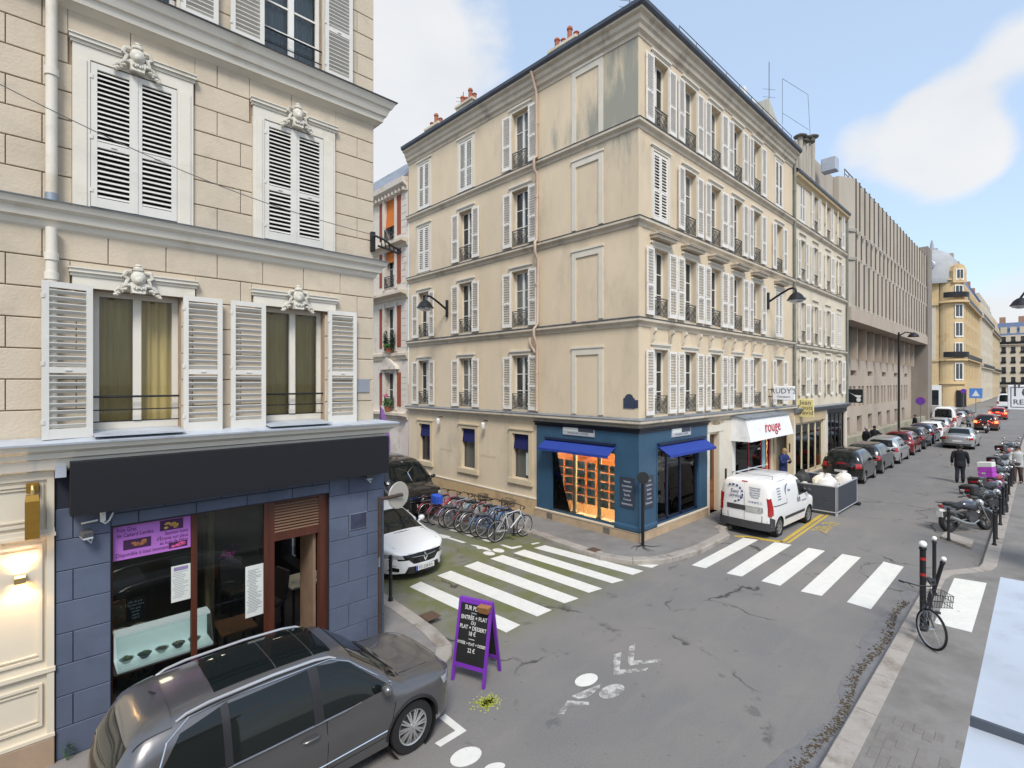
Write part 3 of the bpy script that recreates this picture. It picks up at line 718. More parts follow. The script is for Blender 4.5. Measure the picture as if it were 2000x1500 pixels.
# ---- restaurant front
G = wall_frame(0, 8.22, 0)
def clad(x0, x1, z0, z1, rows, splits, y0=0):
    h = (z1 - z0) / rows
    for r in range(rows):
        xs = [x0] + [x0 + (x1 - x0) * s for s in splits[r % len(splits)]] + [x1]
        for a, b in zip(xs, xs[1:]):
            m = MB(); c_ = .006
            p = [(a + .004, y0 + c_, z0 + r * h + .004), (b - .004, y0 + c_, z0 + r * h + .004), (b - .004, y0 + c_, z0 + (r + 1) * h - .004), (a + .004, y0 + c_, z0 + (r + 1) * h - .004)]
            q = [(x + (c_ if i in (0, 3) else -c_), y0, z + (c_ if i < 2 else -c_)) for i, (x, y, z) in enumerate(p)]
            k = [(x, y0 + .04, z) for x, y, z in p]
            m.add(k + p + q, [(r_ + i, r_ + (i + 1) % 4, r_ + 4 + (i + 1) % 4, r_ + 4 + i) for r_ in (0, 4) for i in range(4)] + [(8, 9, 10, 11)])
            m.obj('cladding_panel', blue_stone, LB, G)
mb = MB()
mb.box(.245, .775, .012, .30, .10, 3.6); mb.box(3.645, 4.66, .012, .30, .10, 3.6); mb.box(.775, 3.645, .012, .28, 2.84, 3.6); mb.box(4.40, 4.66, .30, .6, .1, 3.6); mb.box(4.40, 4.66, 4.4, 8, .1, 3.6); mb.box(4.40, 4.66, .6, 4.4, 2.7, 3.6); mb.box(4.40, 4.66, .6, 4.4, .1, .5)
mb.obj('shopfront_wall', M('dark_joint', (.02, .024, .036), .8), LB, G)
clad(.245, .775, .12, 3.16, 8, [[], [.31]]); clad(3.645, 4.665, .12, 3.16, 8, [[.68], [.34]]); clad(.775, 3.645, 2.85, 3.17, 2, [[.1, .33, .56, .79], [.2, .44, .67, .9]], .002)
MB().bbox(.37, 4.62, -.25, .0, 3.10, 3.745, .006).obj('fascia_board', black_sign, LB, G)
m = MB()
for x0, x1 in ((.777, .80), (1.675, 1.75), (2.645, 2.80), (3.50, 3.643)): m.box(x0, x1, .09, .16, .12, 2.848)
m.box(.80, 1.675, .10, .15, 2.81, 2.848); m.box(1.75, 2.645, .10, .15, 2.81, 2.848); m.box(2.80, 3.50, .09, .16, 2.20, 2.33); m.box(2.80, 3.50, .09, .16, 2.80, 2.848)
m.box(.80, 1.675, .10, .15, .12, .30); m.box(1.75, 2.645, .10, .15, .12, .30)
m.obj('shopfront_frame', wood_dark, LB, G)
for x0, x1 in ((.80, 1.675), (1.75, 2.645)): MB().box(x0, x1, .115, .125, .30, 2.81).obj('shop_window', clear, LB, G)
m = MB().hexa([(2.80, .09, 2.33), (3.5, .09, 2.33), (3.5, .1, 2.345), (2.80, .1, 2.345), (2.80, .09, 2.34), (3.5, .09, 2.34), (3.5, .1, 2.35), (2.80, .1, 2.35)])
sm = MB().hexa([(2.80, .085, 0), (3.5, .085, 0), (3.5, .15, .032), (2.80, .15, .032), (2.80, .085, .010), (3.5, .085, .010), (3.5, .15, .042), (2.80, .15, .042)]).mesh('transom_slat', M('pale_brown_slat', (.20, .115, .075), .45, var=.15, scale=4, stretch=(.5, 4, 4)))
for i in range(10): put('transom_slat', sm, LB, G @ T(0, 0, 2.335 + i * .046))
MB().box(2.80, 3.5, .155, .165, 2.33, 2.80).obj('transom_backing', black_pl, LB, G)
d_ = MB(); d_.box(0, .045, -.55, .0, .0, 2.08); D_o = d_.obj('open_door', M('worn_door_edge', (.22, .15, .10), .6, var=.2, scale=4), LB, G @ T(3.44, .72, .12))
MB().box(4.66, 4.668, .7, 4.3, .5, 2.7).obj('side_window', clear, LB, G)
# interior
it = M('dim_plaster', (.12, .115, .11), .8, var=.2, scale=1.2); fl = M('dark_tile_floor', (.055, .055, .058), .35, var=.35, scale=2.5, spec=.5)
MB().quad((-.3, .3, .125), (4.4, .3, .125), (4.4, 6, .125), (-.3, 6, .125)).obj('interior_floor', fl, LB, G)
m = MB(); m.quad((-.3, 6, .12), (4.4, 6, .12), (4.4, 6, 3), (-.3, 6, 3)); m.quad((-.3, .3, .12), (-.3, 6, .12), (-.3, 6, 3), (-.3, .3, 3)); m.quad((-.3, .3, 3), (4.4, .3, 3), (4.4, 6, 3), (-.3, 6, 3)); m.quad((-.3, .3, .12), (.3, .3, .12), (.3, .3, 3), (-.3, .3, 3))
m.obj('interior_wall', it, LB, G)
for x, y in ((1.3, 1.6), (2.4, 2.6), (3.6, 2.2)): MB().box(x - .15, x + .15, y - .15, y + .15, 2.95, 2.97).obj('ceiling_lamp', M('dim_ceiling_lamp', (1, .9, .75), .5, var=0, emit=((1, .8, .58), 9)), LB, G)  # glowing panels added to brighten the dining room
MB().cyl((2.05, .75, .12), (2.05, .75, 3), .07, n=14).obj('iron_column', M('old_brass_column', (.18, .13, .07), .4, .5, var=.4, scale=9, stretch=(3, 3, .6)), LB, G, smooth=True)
# ---- cream panelled shopfront at the far left edge
P_ = wall_frame(0, 8.20, 0)
MB().box(-2.2, .235, .03, .3, .1, 3.66).obj('panelled_front', cream_pl, LB, P_)
m = MB()
def ring(x0, x1, z0, z1, t, y0, y1):
    m.box(x0, x1, y0, y1, z0, z0 + t); m.box(x0, x1, y0, y1, z1 - t, z1); m.box(x0, x0 + t, y0, y1, z0 + t, z1 - t); m.box(x1 - t, x1, y0, y1, z0 + t, z1 - t)
m.box(.17, .235, -.005, .03, .45, 3.66); m.box(-2.2, .17, -.004, .03, 3.54, 3.66)
ring(-1.9, .14, 3.0, 3.5, .03, .0, .03); ring(-1.9, .10, 3.06, 3.45, .018, .01, .03); m.box(-2.2, .25, -.03, .03, 2.86, 2.90); m.box(-2.2, .24, -.015, .03, 2.90, 2.95)
ring(-1.9, .13, 1.40, 2.78, .03, .0, .03); ring(-1.9, .10, 1.46, 2.72, .016, .01, .03); m.box(-2.2, .245, -.02, .03, 1.24, 1.29)
ring(-1.9, .13, .62, 1.12, .028, .0, .03); ring(-1.9, .10, .68, 1.06, .016, .01, .03); m.box(-2.2, .24, -.02, .03, .46, .50)
m.obj('panel_moulding', cream_pl, LB, P_)
MB().bbox(-2.2, .238, -.02, .03, .10, .45, .006).obj('stone_plinth', M('tan_stone', (.36, .26, .18), .85, var=.15, scale=4), LB, P_)
MB().box(.24, .34, -.14, -.03, 3.56, 3.70).obj('junction_box', M('grey_box', (.40, .43, .50), .4), LB, G)
# brass lantern and lit sconce
brass = M('brushed_brass', (.42, .24, .05), .35, .75, var=.12, scale=3, stretch=(1, 1, 6))
L1 = thing('wall_lantern', 'tall rectangular brass wall lantern on the cream panelled front', 'wall lamp', (.05, 8.16, 2.9))
MB().bbox(-.01, .10, -.01, .035, .50, .62, .004).obj('back_plate', brass, L1, T(.05 - .05, 8.16, 2.9))
m = MB(); m.tube([(.045, 0, .58), (.045, -.08, .585), (.045, -.11, .55), (.045, -.11, .49)], .017, 8); m.obj('arm', M('pale_brass', (.62, .48, .22), .3, .7), L1, T(0, 8.16, 2.9), smooth=True)
m = MB(); m.hexa([(-.02, -.17, .0), (.105, -.17, .0), (.105, -.05, .0), (-.02, -.05, .0), (-.02, -.17, .43), (.105, -.17, .43), (.105, -.05, .43), (-.02, -.05, .43)]); m.hexa([(-.02, -.17, .43), (.105, -.17, .43), (.105, -.05, .43), (-.02, -.05, .43), (-.01, -.15, .50), (.095, -.15, .50), (.095, -.07, .50), (-.01, -.07, .50)])
m.obj('lantern_body', brass, L1, T(0, 8.16, 2.9))
L2 = thing('wall_sconce', 'small lit up-and-down sconce glowing on the cream panel', 'wall lamp', (-.06, 8.2, 2.38))
m = MB(); m.box(-.05, .05, -.10, -.088, 0, .07); m.box(-.05, .05, -.002, .02, 0, .07); m.box(-.05, -.044, -.088, -.002, 0, .07); m.box(.044, .05, -.088, -.002, 0, .07); m.obj('housing', M('warm_gold', (.5, .36, .16), .35, .6), L2, T(-.06, 8.2, 2.38))
MB().box(-.04, .04, -.08, -.01, .03, .04).obj('light_source', M('warm_bulb', (1, .8, .5), .5, var=0, emit=((1, .62, .25), 60)), L2, T(-.06, 8.2, 2.38))
for dz, up in ((.085, 1), (-.015, -1)):
    sp_ = bpy.data.lights.new('sconce_beam', 'SPOT'); sp_.energy = 9; sp_.color = (1, .66, .32); sp_.spot_size = R(115); sp_.spot_blend = .5; sp_.shadow_soft_size = .02
    so_ = bpy.data.objects.new('sconce_beam', sp_); C.objects.link(so_); so_.parent = L2; so_.matrix_basis = T(0, -.045, dz) @ (RX(R(180)) if up > 0 else Matrix())
# floodlights, cable box, plaque, no-entry back
def flood(loc, lab, rz=0):
    t = thing('floodlight', lab, 'floodlight', loc, rz, 'floodlights on the restaurant front')
    m = MB(); m.cyl((0, .0, .10), (0, -.07, .12), .012, n=6); m.hexa([(-.055, -.14, .07), (.055, -.14, .07), (.055, -.03, .10), (-.055, -.03, .10), (-.05, -.15, .13), (.05, -.15, .13), (.05, -.04, .16), (-.05, -.04, .16)]); m.obj('housing', grey_pl, t, T(*loc) @ RZ(rz), smooth=False)
    MB().hexa([(-.05, -.145, .05), (.05, -.145, .05), (.05, -.035, .08), (-.05, -.035, .08), (-.05, -.14, .072), (.05, -.14, .072), (.05, -.03, .098), (-.05, -.03, .098)]).obj('lens', M('dull_lens', (.4, .42, .45), .2), t, T(*loc) @ RZ(rz))
    m = MB(); m.tube([(.0, -.07, .05), (.06, -.06, -.02), (.09, -.02, .03)], .008, 5); m.obj('bracket', white_p, t, T(*loc) @ RZ(rz)); return t
flood((.50, 8.215, 2.72), 'grey floodlight under the black fascia beside the purple poster', .3)
flood((4.30, 8.215, 2.95), 'small floodlight on the blue corner pilaster under the fascia')
t = thing('cable_box', 'white cable box with bent conduit below the fascia left end', 'cable box', (.66, 8.2, 2.95))
MB().bbox(0, .055, -.07, .0, 0, .15, .005).obj('box', white_p, t, T(.66, 8.2, 2.95)); m = MB(); m.tube([(-.18, -.02, .005), (-.02, -.03, .02)], .012, 6); m.tube([(.02, -.05, 0), (.05, -.05, -.03), (.09, -.05, .0), (.13, -.04, .09)], .011, 6); m.obj('conduit', white_p, t, T(.66, 8.2, 2.95))
pl = thing('wall_plaque', 'dark framed plaque on the blue-grey pilaster at the street corner', 'plaque', (4.16, 8.215, 2.15))
MB().box(-.16, .16, -.012, .0, 0, .28).obj('frame', M('dull_steel', (.25, .28, .34), .4, .4), pl, T(4.16, 8.215, 2.15)); MB().box(-.148, .148, -.016, -.012, .012, .268).obj('panel', M('dark_plaque', (.045, .05, .085), .35, var=.5, scale=5), pl, T(4.16, 8.215, 2.15))
# ---- things inside the restaurant window
def wl(x, y, z, rz=0): return T(x, 8.22 + y, z) @ RZ(rz)
ink = M('dark_ink', (.06, .01, .07), .8, var=0); purple = M('purple_print', (.42, .15, .52), .55, var=.12, scale=2.5)
po = thing('poster', 'purple poster with food pictures across the top of the restaurant window', 'poster', (1.24, 8.33, 2.37))
MB().box(-.435, .43, .0, .004, 0, .44).obj('sheet', purple, po, wl(1.24, .10, 2.37))
for s, x, z, sz in (('Foie Gras', -.40, .385, .075), ('de Canard Landes', -.40, .315, .075), ('Saumon fumé', .40, .25, .07), ("d'Écosse sur place", .40, .185, .07), ('au bois de hêtre', .40, .125, .07), ('Disponible à tout moment', -.41, .06, .075)):
    text(s, sz, ink, po, wl(1.24 + x, .098, 2.37 + z) @ UP, ax='LEFT' if x < 0 else 'RIGHT', ext=.0005, sx=.72)
for i, (x0, x1, z0, z1, c) in enumerate(((-.33, -.03, .12, .25, (.3, .12, .05)), (.07, .34, .29, .43, (.45, .26, .06)), (.17, .39, .03, .11, (.6, .08, .25)))):
    o = MB().box(x0, x1, -.002, 0, z0, z1).obj('food_picture', M(f'food_print_{"abc"[i]}', (.05, .015, .06), .6, var=0), po, wl(1.24, .099, 2.37))
    m = MB(); rs = random.Random(i)
    for k in range(9): m.ball((x0 + (x1 - x0) * rs.uniform(.2, .8), -.004, z0 + (z1 - z0) * rs.uniform(.25, .7)), (.03, .002, .018), 7, 4)
    m.obj('food_print', M(f'food_colour_{"abc"[i]}', c, .6, var=.6, scale=18), po, wl(1.24, .098, 2.37))
paper = M('paper', (.62, .64, .60), .8, var=.05)
def sheet(x, y, z, w_, h_, lab, lines=9, head=None):
    t = thing('menu_sheet', lab, 'menu', (x, 8.22 + y, z)); MB().box(0, w_, 0, .004, 0, h_).obj('paper', paper, t, wl(x, y, z))
    m = MB(); rs = random.Random(int(x * 99))
    for i in range(lines * 2):
        a = rs.uniform(.06, .2) * w_; zz = h_ * (.9 - .84 * i / (lines * 2)); m.box(a, w_ * rs.uniform(.55, .94), -.001, 0, zz, zz + h_ * .011)
    m.obj('print', M('grey_print', (.2, .2, .22), .8, var=0), t, wl(x, y, z))
    if head: MB().box(.03, w_ - .03, -.002, 0, h_ * .86, h_ * .96).obj('heading', M('mauve_print', (.25, .2, .35), .7), t, wl(x, y, z))
    return t
sheet(1.44, .105, 1.64, .23, .50, 'framed menu sheet beside the dark wooden mullion inside the window', 9, 1)
sheet(2.385, .105, 1.12, .255, .78, 'large white menu sheet hung inside the window next to the door', 14)
cb = thing('chalk_board', 'small black chalk board with white writing behind the display counter', 'board', (1.08, 8.62, 1.42)); MB().box(-.1, .1, 0, .012, 0, .30).obj('board', black_pl, cb, wl(1.08, .40, 1.42))
chalk = M('chalk', (.75, .75, .72), .9, var=.2, scale=60)
for i, s in enumerate(('plat du jour', 'saumon fumé', 'foie gras', 'terrine', 'salade', '9,50 €')): text(s, .042, chalk, cb, wl(1.08, .397, 1.685 - i * .045) @ UP, ext=.0005, sx=.8)
fr_ = thing('picture_frame', 'brown framed picture at the near end of the display counter', 'picture', (.88, 8.6, 1.45)); MB().box(-.09, .09, 0, .02, 0, .30).obj('frame', wood, fr_, wl(.88, .38, 1.45)); MB().box(-.065, .065, -.004, 0, .05, .25).obj('print', M('sepia_print', (.2, .13, .09), .6, var=.6, scale=12), fr_, wl(.88, .38, 1.45))
ct = thing('display_counter', 'chilled glass display counter with lit white top in the restaurant window', 'counter', (1.3, 8.6, .12))
cw = wl(0, 0, 0)
MB().box(.84, 2.0, .20, .75, .14, .80).obj('cabinet', black_pl, ct, cw); MB().box(.82, 2.02, .17, .78, .80, .84).obj('base_rail', wood_dark, ct, cw)
wl_m = M('white_counter_top', (.78, .80, .80), .25, var=.04, emit=((.85, .95, 1), .22))
MB().box(.86, 1.98, .38, .60, 1.24, 1.275).obj('top_shelf', wl_m, ct, cw); MB().box(.86, 1.98, .58, .60, .84, 1.24).obj('back_panel', wl_m, ct, cw); MB().box(.86, 1.98, .22, .58, .84, .87).obj('shelf', wl_m, ct, cw)
MB().hexa([(.86, .19, .86), (1.98, .19, .86), (1.98, .195, .86), (.86, .195, .86), (.86, .37, 1.25), (1.98, .37, 1.25), (1.98, .375, 1.25), (.86, .375, 1.25)]).obj('front_glass', clear, ct, cw)
fc = [(.45, .42, .12), (.22, .30, .06), (.35, .20, .09), (.5, .38, .18), (.48, .43, .30)]
for i in range(5):
    x = .98 + i * .2; t = thing('food_bowl', ['bowl of yellow potatoes in the display counter', 'bowl of green salad in the display counter', 'bowl of brown terrine in the display counter', 'bowl of grated carrot in the display counter', 'bowl of pale rice salad in the display counter'][i], 'food bowl', (x, 8.22 + .40, .872), 0, 'food bowls in the counter')
    MB().lathe([(.04, 0), (.075, .05), (.085, .06), (.07, .055)], 14, wl(x, .40, .872)).obj('bowl', black_pl if i % 2 else paper, t, Matrix(), True)
    m = MB(); rs = random.Random(i)
    for k in range(22): a = rs.uniform(0, 6.3); r_ = rs.uniform(0, .055); m.ball((x + r_ * math.cos(a), 8.62 + r_ * math.sin(a), .925 + rs.uniform(0, .02)), rs.uniform(.012, .02), 6, 4)
    m.obj('food', M(f'food_{"abcde"[i]}', fc[i], .6, var=.4, scale=30), t, Matrix(), True)
for i, (x, lab) in enumerate(((.94, 'white plate of gratin on top of the display counter'), (1.16, 'empty white plate on top of the display counter'))):
    t = thing('plate', lab, 'plate', (x, 8.22 + .68, 1.1)); MB().lathe([(.05, 0), (.10, .02), (.11, .035), (.095, .03), (.05, .012)], 18, wl(x, .68, 1.19)).obj('dish', paper, t, Matrix(), True)
    if i == 0: MB().ball((x, 8.90, 1.21), (.08, .08, .018), 10, 5).obj('food', M('gratin', (.5, .4, .2), .7, var=.4, scale=40), t, Matrix(), True)
    MB().cyl((x, 8.90, .80), (x, 8.90, 1.19), .03, n=8).obj('stand', black_pl, t)
def table(x, y, w_, d_, h_, lab, tm):
    t = thing('table', lab, 'table', (x, 8.22 + y, .125)); MB().box(-w_ / 2, w_ / 2, -d_ / 2, d_ / 2, h_ - .03, h_).obj('table_top', tm, t, wl(x, y, .125))
    for sx in (-1, 1):
        for sy in (-1, 1): MB().box(sx * (w_ / 2 - .05) - .02, sx * (w_ / 2 - .05) + .02, sy * (d_ / 2 - .05) - .02, sy * (d_ / 2 - .05) + .02, 0, h_ - .03).obj('leg', black_pl, t, wl(x, y, .125))
    return t
table(2.38, .62, .5, .6, .74, 'brown wooden table just inside the restaurant window', wood)
table(3.9, 1.75, .7, .7, .74, 'small white-topped table seen through the open door', paper)
table(3.0, 3.4, .7, .7, .74, 'dark table at the back of the dining room', wood_dark)
def chair(x, y, rz, lab):
    t = thing('dining_chair', lab, 'chair', (x, 8.22 + y, .125), rz, 'grey dining chairs'); k = wl(x, y, .125, rz); gm = M('charcoal_leather', (.05, .048, .055), .45, var=.1)
    MB().bbox(-.22, .22, -.22, .22, .42, .50, .02).obj('seat', gm, t, k); MB().hexa([(-.22, .17, .50), (.22, .17, .50), (.22, .24, .50), (-.22, .24, .50), (-.21, .25, 1.02), (.21, .25, 1.02), (.21, .31, 1.02), (-.21, .31, 1.02)]).obj('backrest', gm, t, k)
    for a in (-.18, .18):
        for b in (-.18, .18): MB().box(a - .02, a + .02, b - .02, b + .02, 0, .42).obj('leg', black_pl, t, k)
chair(3.25, 1.75, R(-80), 'grey leather chair seen through the open restaurant door'); chair(3.0, 2.8, R(10), 'grey leather chair tucked at the dark back table')
mg = M('magenta_cloth', (.45, .05, .38), .7)
for x, y, lab in ((3.75, 1.65, 'white folded napkin on the small table'), (3.98, 1.85, 'plate rim on the small table')):
    MB().hexa([(-.09, -.06, 0), (.09, -.06, 0), (.09, .06, 0), (-.09, .06, 0), (-.08, -.05, .02), (.08, -.05, .02), (.0, .02, .05), (-.08, .05, .02)]).obj('napkin', paper, tag(thing('table_napkin', lab, 'napkin', (x, 8.22 + y, .866)), None), wl(x, y, .866))
fv = thing('flower_vase', 'vase of magenta flowers on the dark back table', 'vase', (3.0, 8.22 + 3.4, .866)); MB().lathe([(.03, 0), (.05, .08), (.03, .16), (.035, .17)], 12, wl(3.0, 3.4, .866)).obj('vase', grey_pl, fv, Matrix(), True)
m = MB(); rs = random.Random(8)
for k in range(40): m.ball((3 + rs.gauss(0, .07), 11.62 + rs.gauss(0, .07), 1.12 + rs.gauss(0, .05)), rs.uniform(.012, .03), 6, 4)
m.obj('flowers', mg, fv, Matrix(), True)
st = thing('price_sticker', 'small blue and white sticker low on the restaurant window', 'sticker', (.86, 8.33, .35)); MB().box(-.04, .04, 0, .003, 0, .10).obj('sheet', paper, st, wl(.86, .108, .35)); MB().box(-.04, .04, -.001, 0, 0, .03).obj('band', M('sticker_blue', (.05, .15, .5), .5), st, wl(.86, .108, .35))
wd = thing('weed', 'small green weed growing at the foot of the blue wall', 'weed', (.35, 8.15, .12)); m = MB(); rs = random.Random(3)
for k in range(46):
    a = rs.uniform(0, 6.3); r_ = rs.uniform(.01, .06); h = rs.uniform(.03, .20); l = rs.uniform(.015, .03); x, y = .35 + r_ * math.cos(a), 8.15 + r_ * math.sin(a) * .6
    m.quad((x, y, .12 + h), (x + l, y - l * .4, .125 + h + l * .4), (x + l * 1.6, y, .12 + h + l * .2), (x + l * .7, y + l * .5, .12 + h - l * .2))
m.obj('leaves', M('weed_green', (.05, .14, .03), .6, var=.3, scale=20), wd); m = MB()
for k in range(6): m.cyl((.35, 8.15, .12), (.35 + rs.uniform(-.05, .05), 8.15 + rs.uniform(-.03, .03), .12 + rs.uniform(.1, .2)), .003, n=4)
m.obj('stem', M('weed_green', (0, 0, 0)), wd)
# ================================================================== corner building with the blue agency
CB = thing('corner_building', 'cream plastered four-storey corner building with white shutters over the blue agency', 'building', (12.66, 8.0, 0))
FS = wall_frame(12.66, 8.0, 0); FD = wall_frame(12.66, 20.11, R(-90))
LS, LD = 13.02, 12.11
CZ = [3.61, 6.56, 9.45, 12.25, 15.3]
cols_s = [c - 12.66 for c in (13.88, 15.74, 17.62, 19.5, 21.38, 23.9)]
cols_d = [20.11 - v for v in (18.85, 15.9, 12.8)]
WW, WH = .84, 2.02
def mould_mat():
    m = plaster.copy(); m.name = 'mouldy_cream_plaster'; t = m.node_tree; b = t.nodes['Principled BSDF']; src = b.inputs['Base Color'].links[0].from_socket
    ge = t.nodes.new('ShaderNodeNewGeometry'); sp = t.nodes.new('ShaderNodeSeparateXYZ'); t.links.new(ge.outputs['Position'], sp.inputs[0])
    def mr(x, a, b_):
        n = t.nodes.new('ShaderNodeMapRange'); n.interpolation_type = 'SMOOTHSTEP'; n.inputs['From Min'].default_value = a; n.inputs['From Max'].default_value = b_; t.links.new(x, n.inputs['Value']); return n.outputs[0]
    def op(o, a, b_):
        n = t.nodes.new('ShaderNodeMath'); n.operation = o
        for i, x in enumerate((a, b_)):
            if isinstance(x, (int, float)): n.inputs[i].default_value = x
            else: t.links.new(x, n.inputs[i])
        return n.outputs[0]
    mp = t.nodes.new('ShaderNodeMapping'); mp.inputs['Scale'].default_value = (1, 1.4, .28); t.links.new(ge.outputs['Position'], mp.inputs['Vector'])
    nz = t.nodes.new('ShaderNodeTexNoise'); nz.inputs['Scale'].default_value = 2.2; nz.inputs['Detail'].default_value = 8; nz.inputs['Roughness'].default_value = .65; t.links.new(mp.outputs[0], nz.inputs['Vector'])
    near = op('MULTIPLY', mr(sp.outputs[1], 10.6, 8.3), mr(sp.outputs[2], 9.2, 13.6)); far = op('MULTIPLY', mr(sp.outputs[1], 12.2, 11.2), op('MULTIPLY', mr(sp.outputs[2], 12.1, 12.5), mr(sp.outputs[2], 13.8, 12.6)))
    f = mr(op('ADD', nz.outputs['Fac'], op('MULTIPLY', op('ADD', near, op('MULTIPLY', far, .6)), .38)), .58, .95)
    mx_ = t.nodes.new('ShaderNodeMixRGB'); t.links.new(f, mx_.inputs[0]); t.links.new(src, mx_.inputs[1]); mx_.inputs[2].default_value = (.30, .295, .245, 1); t.links.new(mx_.outputs[0], b.inputs['Base Color'])
    return m
plaster_mould = mould_mat()
os_, od_ = [], []
for f in range(4):
    z0 = CZ[f] + .10
    os_ += [(c - WW / 2, c + WW / 2, z0, z0 + (1.95 if f == 0 else WH)) for c in cols_s]
    od_ += [(c - WW / 2, c + WW / 2, z0, z0 + (1.92 if f == 0 else WH - .04)) for c in cols_d]
gw = [(20.11 - b, 20.11 - a, z0, 2.84) for a, b, z0 in ((12.36, 13.18, 1.28), (15.28, 16.16, 1.28), (18.33, 19.18, 1.24))]
shop_s = [(.75, 3.6, .5, 2.62), (4.40, 5.16, .12, 2.86), (6.35, 10.3, .12, 2.8), (10.75, 12.75, .12, 2.75)]
shop_d = [(20.11 - 11.28, 20.11 - 8.72, .5, 2.55)]
facade(MB(), 0, LS, .1, 15, os_ + shop_s, .24).obj('wall', plaster, CB, FS)
facade(MB(), 0, LD, .1, 15, od_ + gw + shop_d, .24).obj('wall', plaster_mould, CB, FD)
m = MB(); m.quad((LS, 0, .1), (LS, 12, .1), (LS, 12, 15), (LS, 0, 15)); m.quad((0, 12.11, .1), (LS, 12.11, .1), (LS, 12.11, 15), (0, 12.11, 15)); m.obj('party_wall', plaster2, CB, FS)
path = [((LS, 0), (0, -1)), ((0, 0), (-1, -1)), ((0, LD), (-1, 0))]
def band(name, prof, mat): m = MB(); m.sweep(prof, path); return m.obj(name, mat, CB, FS)
for i, z in enumerate(CZ[:4]):
    p = .14 if i else .20
    band('string_course', [(0, z - .26), (.03, z - .25), (.05, z - .17), (p - .03, z - .13), (p, z - .10), (p, z - .02), (0, z - .01)], band_c)
    band('course_flashing', [(.0, z - .012), (p + .015, z - .02), (p + .02, z - .005), (.0, z + .045)], zinc_dark if i else zinc)
band('roof_cornice', [(0, 14.62), (.03, 14.63), (.04, 14.72), (.12, 14.78), (.14, 14.90), (.20, 14.96), (.22, 15.08), (.32, 15.14), (.33, 15.2), (0, 15.22)], band_c)
band('gutter', [(.0, 15.2), (.36, 15.2), (.41, 15.26), (.42, 15.36), (.36, 15.38), (0, 15.4)], zinc_dark)
m = MB(); m.add([(LS, -.3, 15.38), (-.3, -.3, 15.38), (-.3, LD, 15.38), (LS, 2.6, 16.3), (2.6, 2.6, 16.3), (2.6, LD, 16.3), (LS, LD, 16.3)], [(0, 1, 4, 3), (1, 2, 5, 4), (3, 4, 5, 6)])
m.obj('roof', zinc, CB, FS)
# grey mould runs near the corner of the top floors (stains with their own shape)
def surround(fr, c, z0, h, w_=WW, b=.12):
    key = ('s', round(w_, 2), round(h, 2))
    if key not in _wm:
        m = MB(); m.box(-w_ / 2 - b, -w_ / 2, -.03, 0, 0, h + .02); m.box(w_ / 2, w_ / 2 + b, -.03, 0, 0, h + .02); m.box(-w_ / 2 - b, w_ / 2 + b, -.03, 0, h + .02, h + .14); m.box(-w_ / 2 - b - .03, w_ / 2 + b + .03, -.075, 0, h + .14, h + .20); m.box(-w_ / 2 - b, w_ / 2 + b, -.05, 0, h + .10, h + .14)
        _wm[key] = m.mesh('window_surround', surround_c)
    put('window_surround', _wm[key], CB, fr @ T(c, 0, z0))
rs = random.Random(21)
def unit(fr, c, z0, h, state, sw=.44, side=False):
    surround(fr, c, z0, h)
    if state == 'closed':
        hw = WW / 2 - .005
        shutter(CB, fr @ T(c - hw, .02, z0 + .01), hw - .004, h - .02, shut_c, pitch=.085); shutter(CB, fr @ T(c + .004, .02, z0 + .01), hw - .004, h - .02, shut_c, pitch=.085)
        casement(CB, fr @ T(c - WW / 2, .17, z0), WW, h, 3, white_p, pane_d)
        return
    casement(CB, fr @ T(c - WW / 2, .17, z0), WW, h, 3, white_p, rs.choice([pane_d, pane_d, pane_c]))
    a = rs.uniform(0, R(5))
    shutter(CB, fr @ T(c - WW / 2 - .02, -.035, z0 + .01) @ RZ(a) @ T(-sw, 0, 0), sw, h - .03, shut_c, pitch=.085, opened=True); shutter(CB, fr @ T(c + WW / 2 + .02, -.035, z0 + .01) @ RZ(-rs.uniform(0, R(5))), sw, h - .03, shut_c, pitch=.085, opened=True)
    scroll_rail(CB, fr @ T(c - WW / 2 + .01, .0, z0 + .02), WW - .02, .56)
for f in range(4):
    z0 = CZ[f] + .10; h = 1.95 if f == 0 else WH
    for i, c in enumerate(cols_s):
        unit(FS, c, z0, h, 'closed' if (f, i) in ((3, 5), (2, 0), (1, 5)) else 'open')
        if f == 1:
            m = MB(); m.box(c - .62, c + .62, -.30, 0, z0 + h + .36, z0 + h + .40); m.box(c - .58, c + .58, -.24, 0, z0 + h + .27, z0 + h + .36); m.box(c - .60, c + .60, -.32, -.002, z0 + h + .40, z0 + h + .415); m.obj('window_cornice', band_c, CB, FS)
        if f == 0:
            for sx in (-.52, .52):
                m = MB(); m.prism([(0, .0), (-.16, .0), (-.17, -.10), (-.09, -.18), (-.07, -.34), (-.04, -.42), (0, -.44)], -.055, .055, lambda a, b, hh: (c + sx + hh, a, CZ[1] - .262 + b)); m.ball((c + sx, -.12, CZ[1] - .33), (.06, .06, .06), 8, 6); m.obj('console_bracket', band_c, CB, FS)
    h = 1.92 if f == 0 else WH - .04
    for i, c in enumerate(cols_d):
        unit(FD, c, z0, h, 'closed' if (f, i) in ((3, 0), (3, 1), (2, 0)) else 'open', .42, True)
    # blind window panel on the side wall
    bz = z0 - .02; bh = (2.06, 2.2, 2.2, 2.28)[f]; x0, x1 = 20.11 - 10.43, 20.11 - 9.22
    m = MB(); m.box(x0, x0 + .16, -.035, 0, bz, bz + bh); m.box(x1 - .16, x1, -.035, 0, bz, bz + bh); m.box(x0 + .16, x1 - .16, -.035, 0, bz + bh - .2, bz + bh); m.box(x0 - .03, x1 + .03, -.06, 0, bz + bh, bz + bh + .06); m.obj('blind_window', surround_c, CB, FD)
